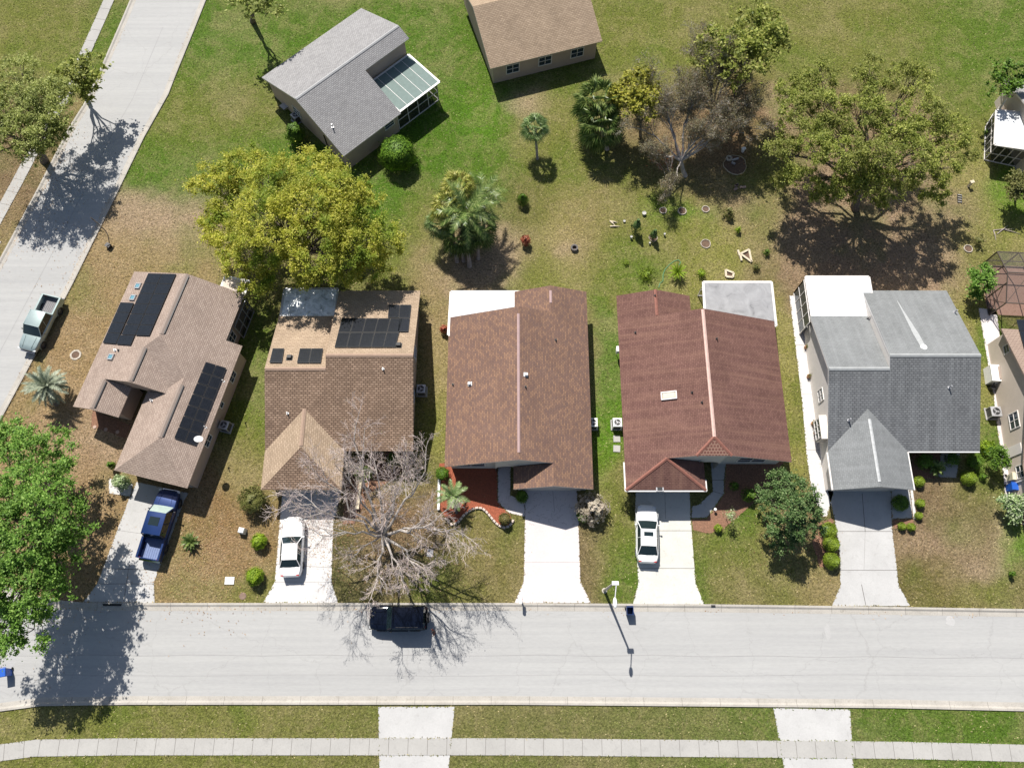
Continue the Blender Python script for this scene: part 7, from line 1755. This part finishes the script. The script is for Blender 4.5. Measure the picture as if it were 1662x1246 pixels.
# garden hose
pts=[(1069,467),(1071,460),(1076,456),(1076,446),(1079,438),(1086,430),(1094,424),(1101,422),(1105,426),(1101,432)]
mb=MB(); P=[Vector(G(*p)) for p in pts]; Q=[]
for i in range(len(P)-1):
    for k in range(4): Q.append(P[i].lerp(P[i+1],k/4)+Vector((0,0,.03)))
mb.tube(Q,.035,6); single(mb,'garden_hose','green garden hose curving round the bright yucca','hose',M['hose'],tuple(P[0]))
# stepping slabs between the third and fourth houses
for px,py,lab in [(1001,712,'upper square paving slab below the air conditioner on the green strip'),(1001,728,'lower square paving slab below the air conditioner on the green strip')]:
    x,y,_=G(px,py); mb=MB(); mb.box((x,y,.02),(.62,.62,.07),rz=random.uniform(-.1,.1),taper=.96); mb.box((x,y,.055),(.54,.54,.012)); single(mb,'paving_slab',lab,'paving slab',M['walk'],(x,y,0),'paving slabs on the green strip')
for px,py,lab in [(154,693,'left of three round stepping stones in the corner house shade'),(172,697,'middle of three round stepping stones in the corner house shade'),(191,701,'right of three round stepping stones in the corner house shade')]:
    x,y,_=G(px,py); mb=MB(); mb.disc((x,y,0.02),.17,.05,14,r2=.15); mb.disc((x,y,.07),.06,.01,8); single(mb,'stepping_stone',lab,'stepping stone',mat_plain('pinkish_stone',(.42,.30,.24),.9) if px==154 else bpy.data.materials['pinkish_stone'],(x,y,0),'stepping stones by the corner house')
# pots along the white side path, solar lights
for px,py,lab in [(1300,532,'uppermost brown pot on the white side path'),(1307,565,'second brown pot down the white side path'),(1311,612,'third brown pot down the white side path'),(1318,688,'orange pot cluster on the white side path'),(1322,703,'lowest green-planted pot on the white side path')]:
    x,y,_=G(px,py); t=thing('flower_pot',lab,'pot',(x,y,.03),0,'pots along the side path'); mb=MB(); mb.disc((0,0,0),.13,.28,12,r2=.18); part(mb,'pot',M['terracotta'],t)
    rg=np.random.default_rng(px); P=rg.normal(size=(60,3))*.12+np.array([x,y,.45]); leaf_mesh('plant',P,.07,L_['olive'],t,t.location,.5,.3,px)
for px,py,lab in [(1330,722,'upper pale wire garden ornament beside the left garage wall'),(1333,750,'lower pale wire garden ornament beside the left garage wall')]:
    x,y,_=G(px,py); mb=MB()
    for k in range(7): a=k*.9; mb.tube([(x,y,0),(x+.15*math.cos(a),y+.15*math.sin(a),.4),(x+.4*math.cos(a),y+.4*math.sin(a),.5)],.015,4)
    single(mb,'garden_ornament',lab,'ornament',M['metal'],(x,y,0),'wire ornaments')
x,y,_=G(1178,842); t=thing('white_sapling','little white-leaved sapling in the mulch by the front path','plant',(x,y,0))
mb=MB(); mb.tube([(x,y,0),(x+.02,y,1.0),(x,y,1.9)],[.03,.025,.01],5); part(mb,'trunk',M['bark_pale'],t,world=True)
rg=np.random.default_rng(3); P=rg.normal(size=(260,3))*np.array([.28,.28,.22])+np.array([x,y,1.7]); leaf_mesh('foliage',P,.07,L_['varieg'],t,t.location,.6,.4,3)
for px,py,lab in [(1159,828,'white round solar light at the corner of the front path')]:
    x,y,_=G(px,py); mb=MB(); mb.disc((x,y,0),.04,.4,8); mb.ell((x,y,.45),(.14,.14,.09),10,6); single(mb,'path_light',lab,'light',M['white'],(x,y,0))
# white lamp near the right edge
x,y,_=G(1660,850); mb=MB(); mb.disc((x,y,0),.05,.9,8); mb.ell((x,y,1.0),(.2,.2,.2),12,8); single(mb,'garden_lamp','white globe garden lamp at the right edge below the pale shrub','light',M['white'],(x,y,0))
# basket chair orange spot top right
x,y,_=G(1617,190); mb=MB(); mb.ell((x,y,.4),(.35,.35,.35),12,8); mb.disc((x,y,0),.25,.2,12); single(mb,'terracotta_urn','round terracotta urn at the upper corner of the white patio roof','pot',M['terracotta'],(x,y,0))
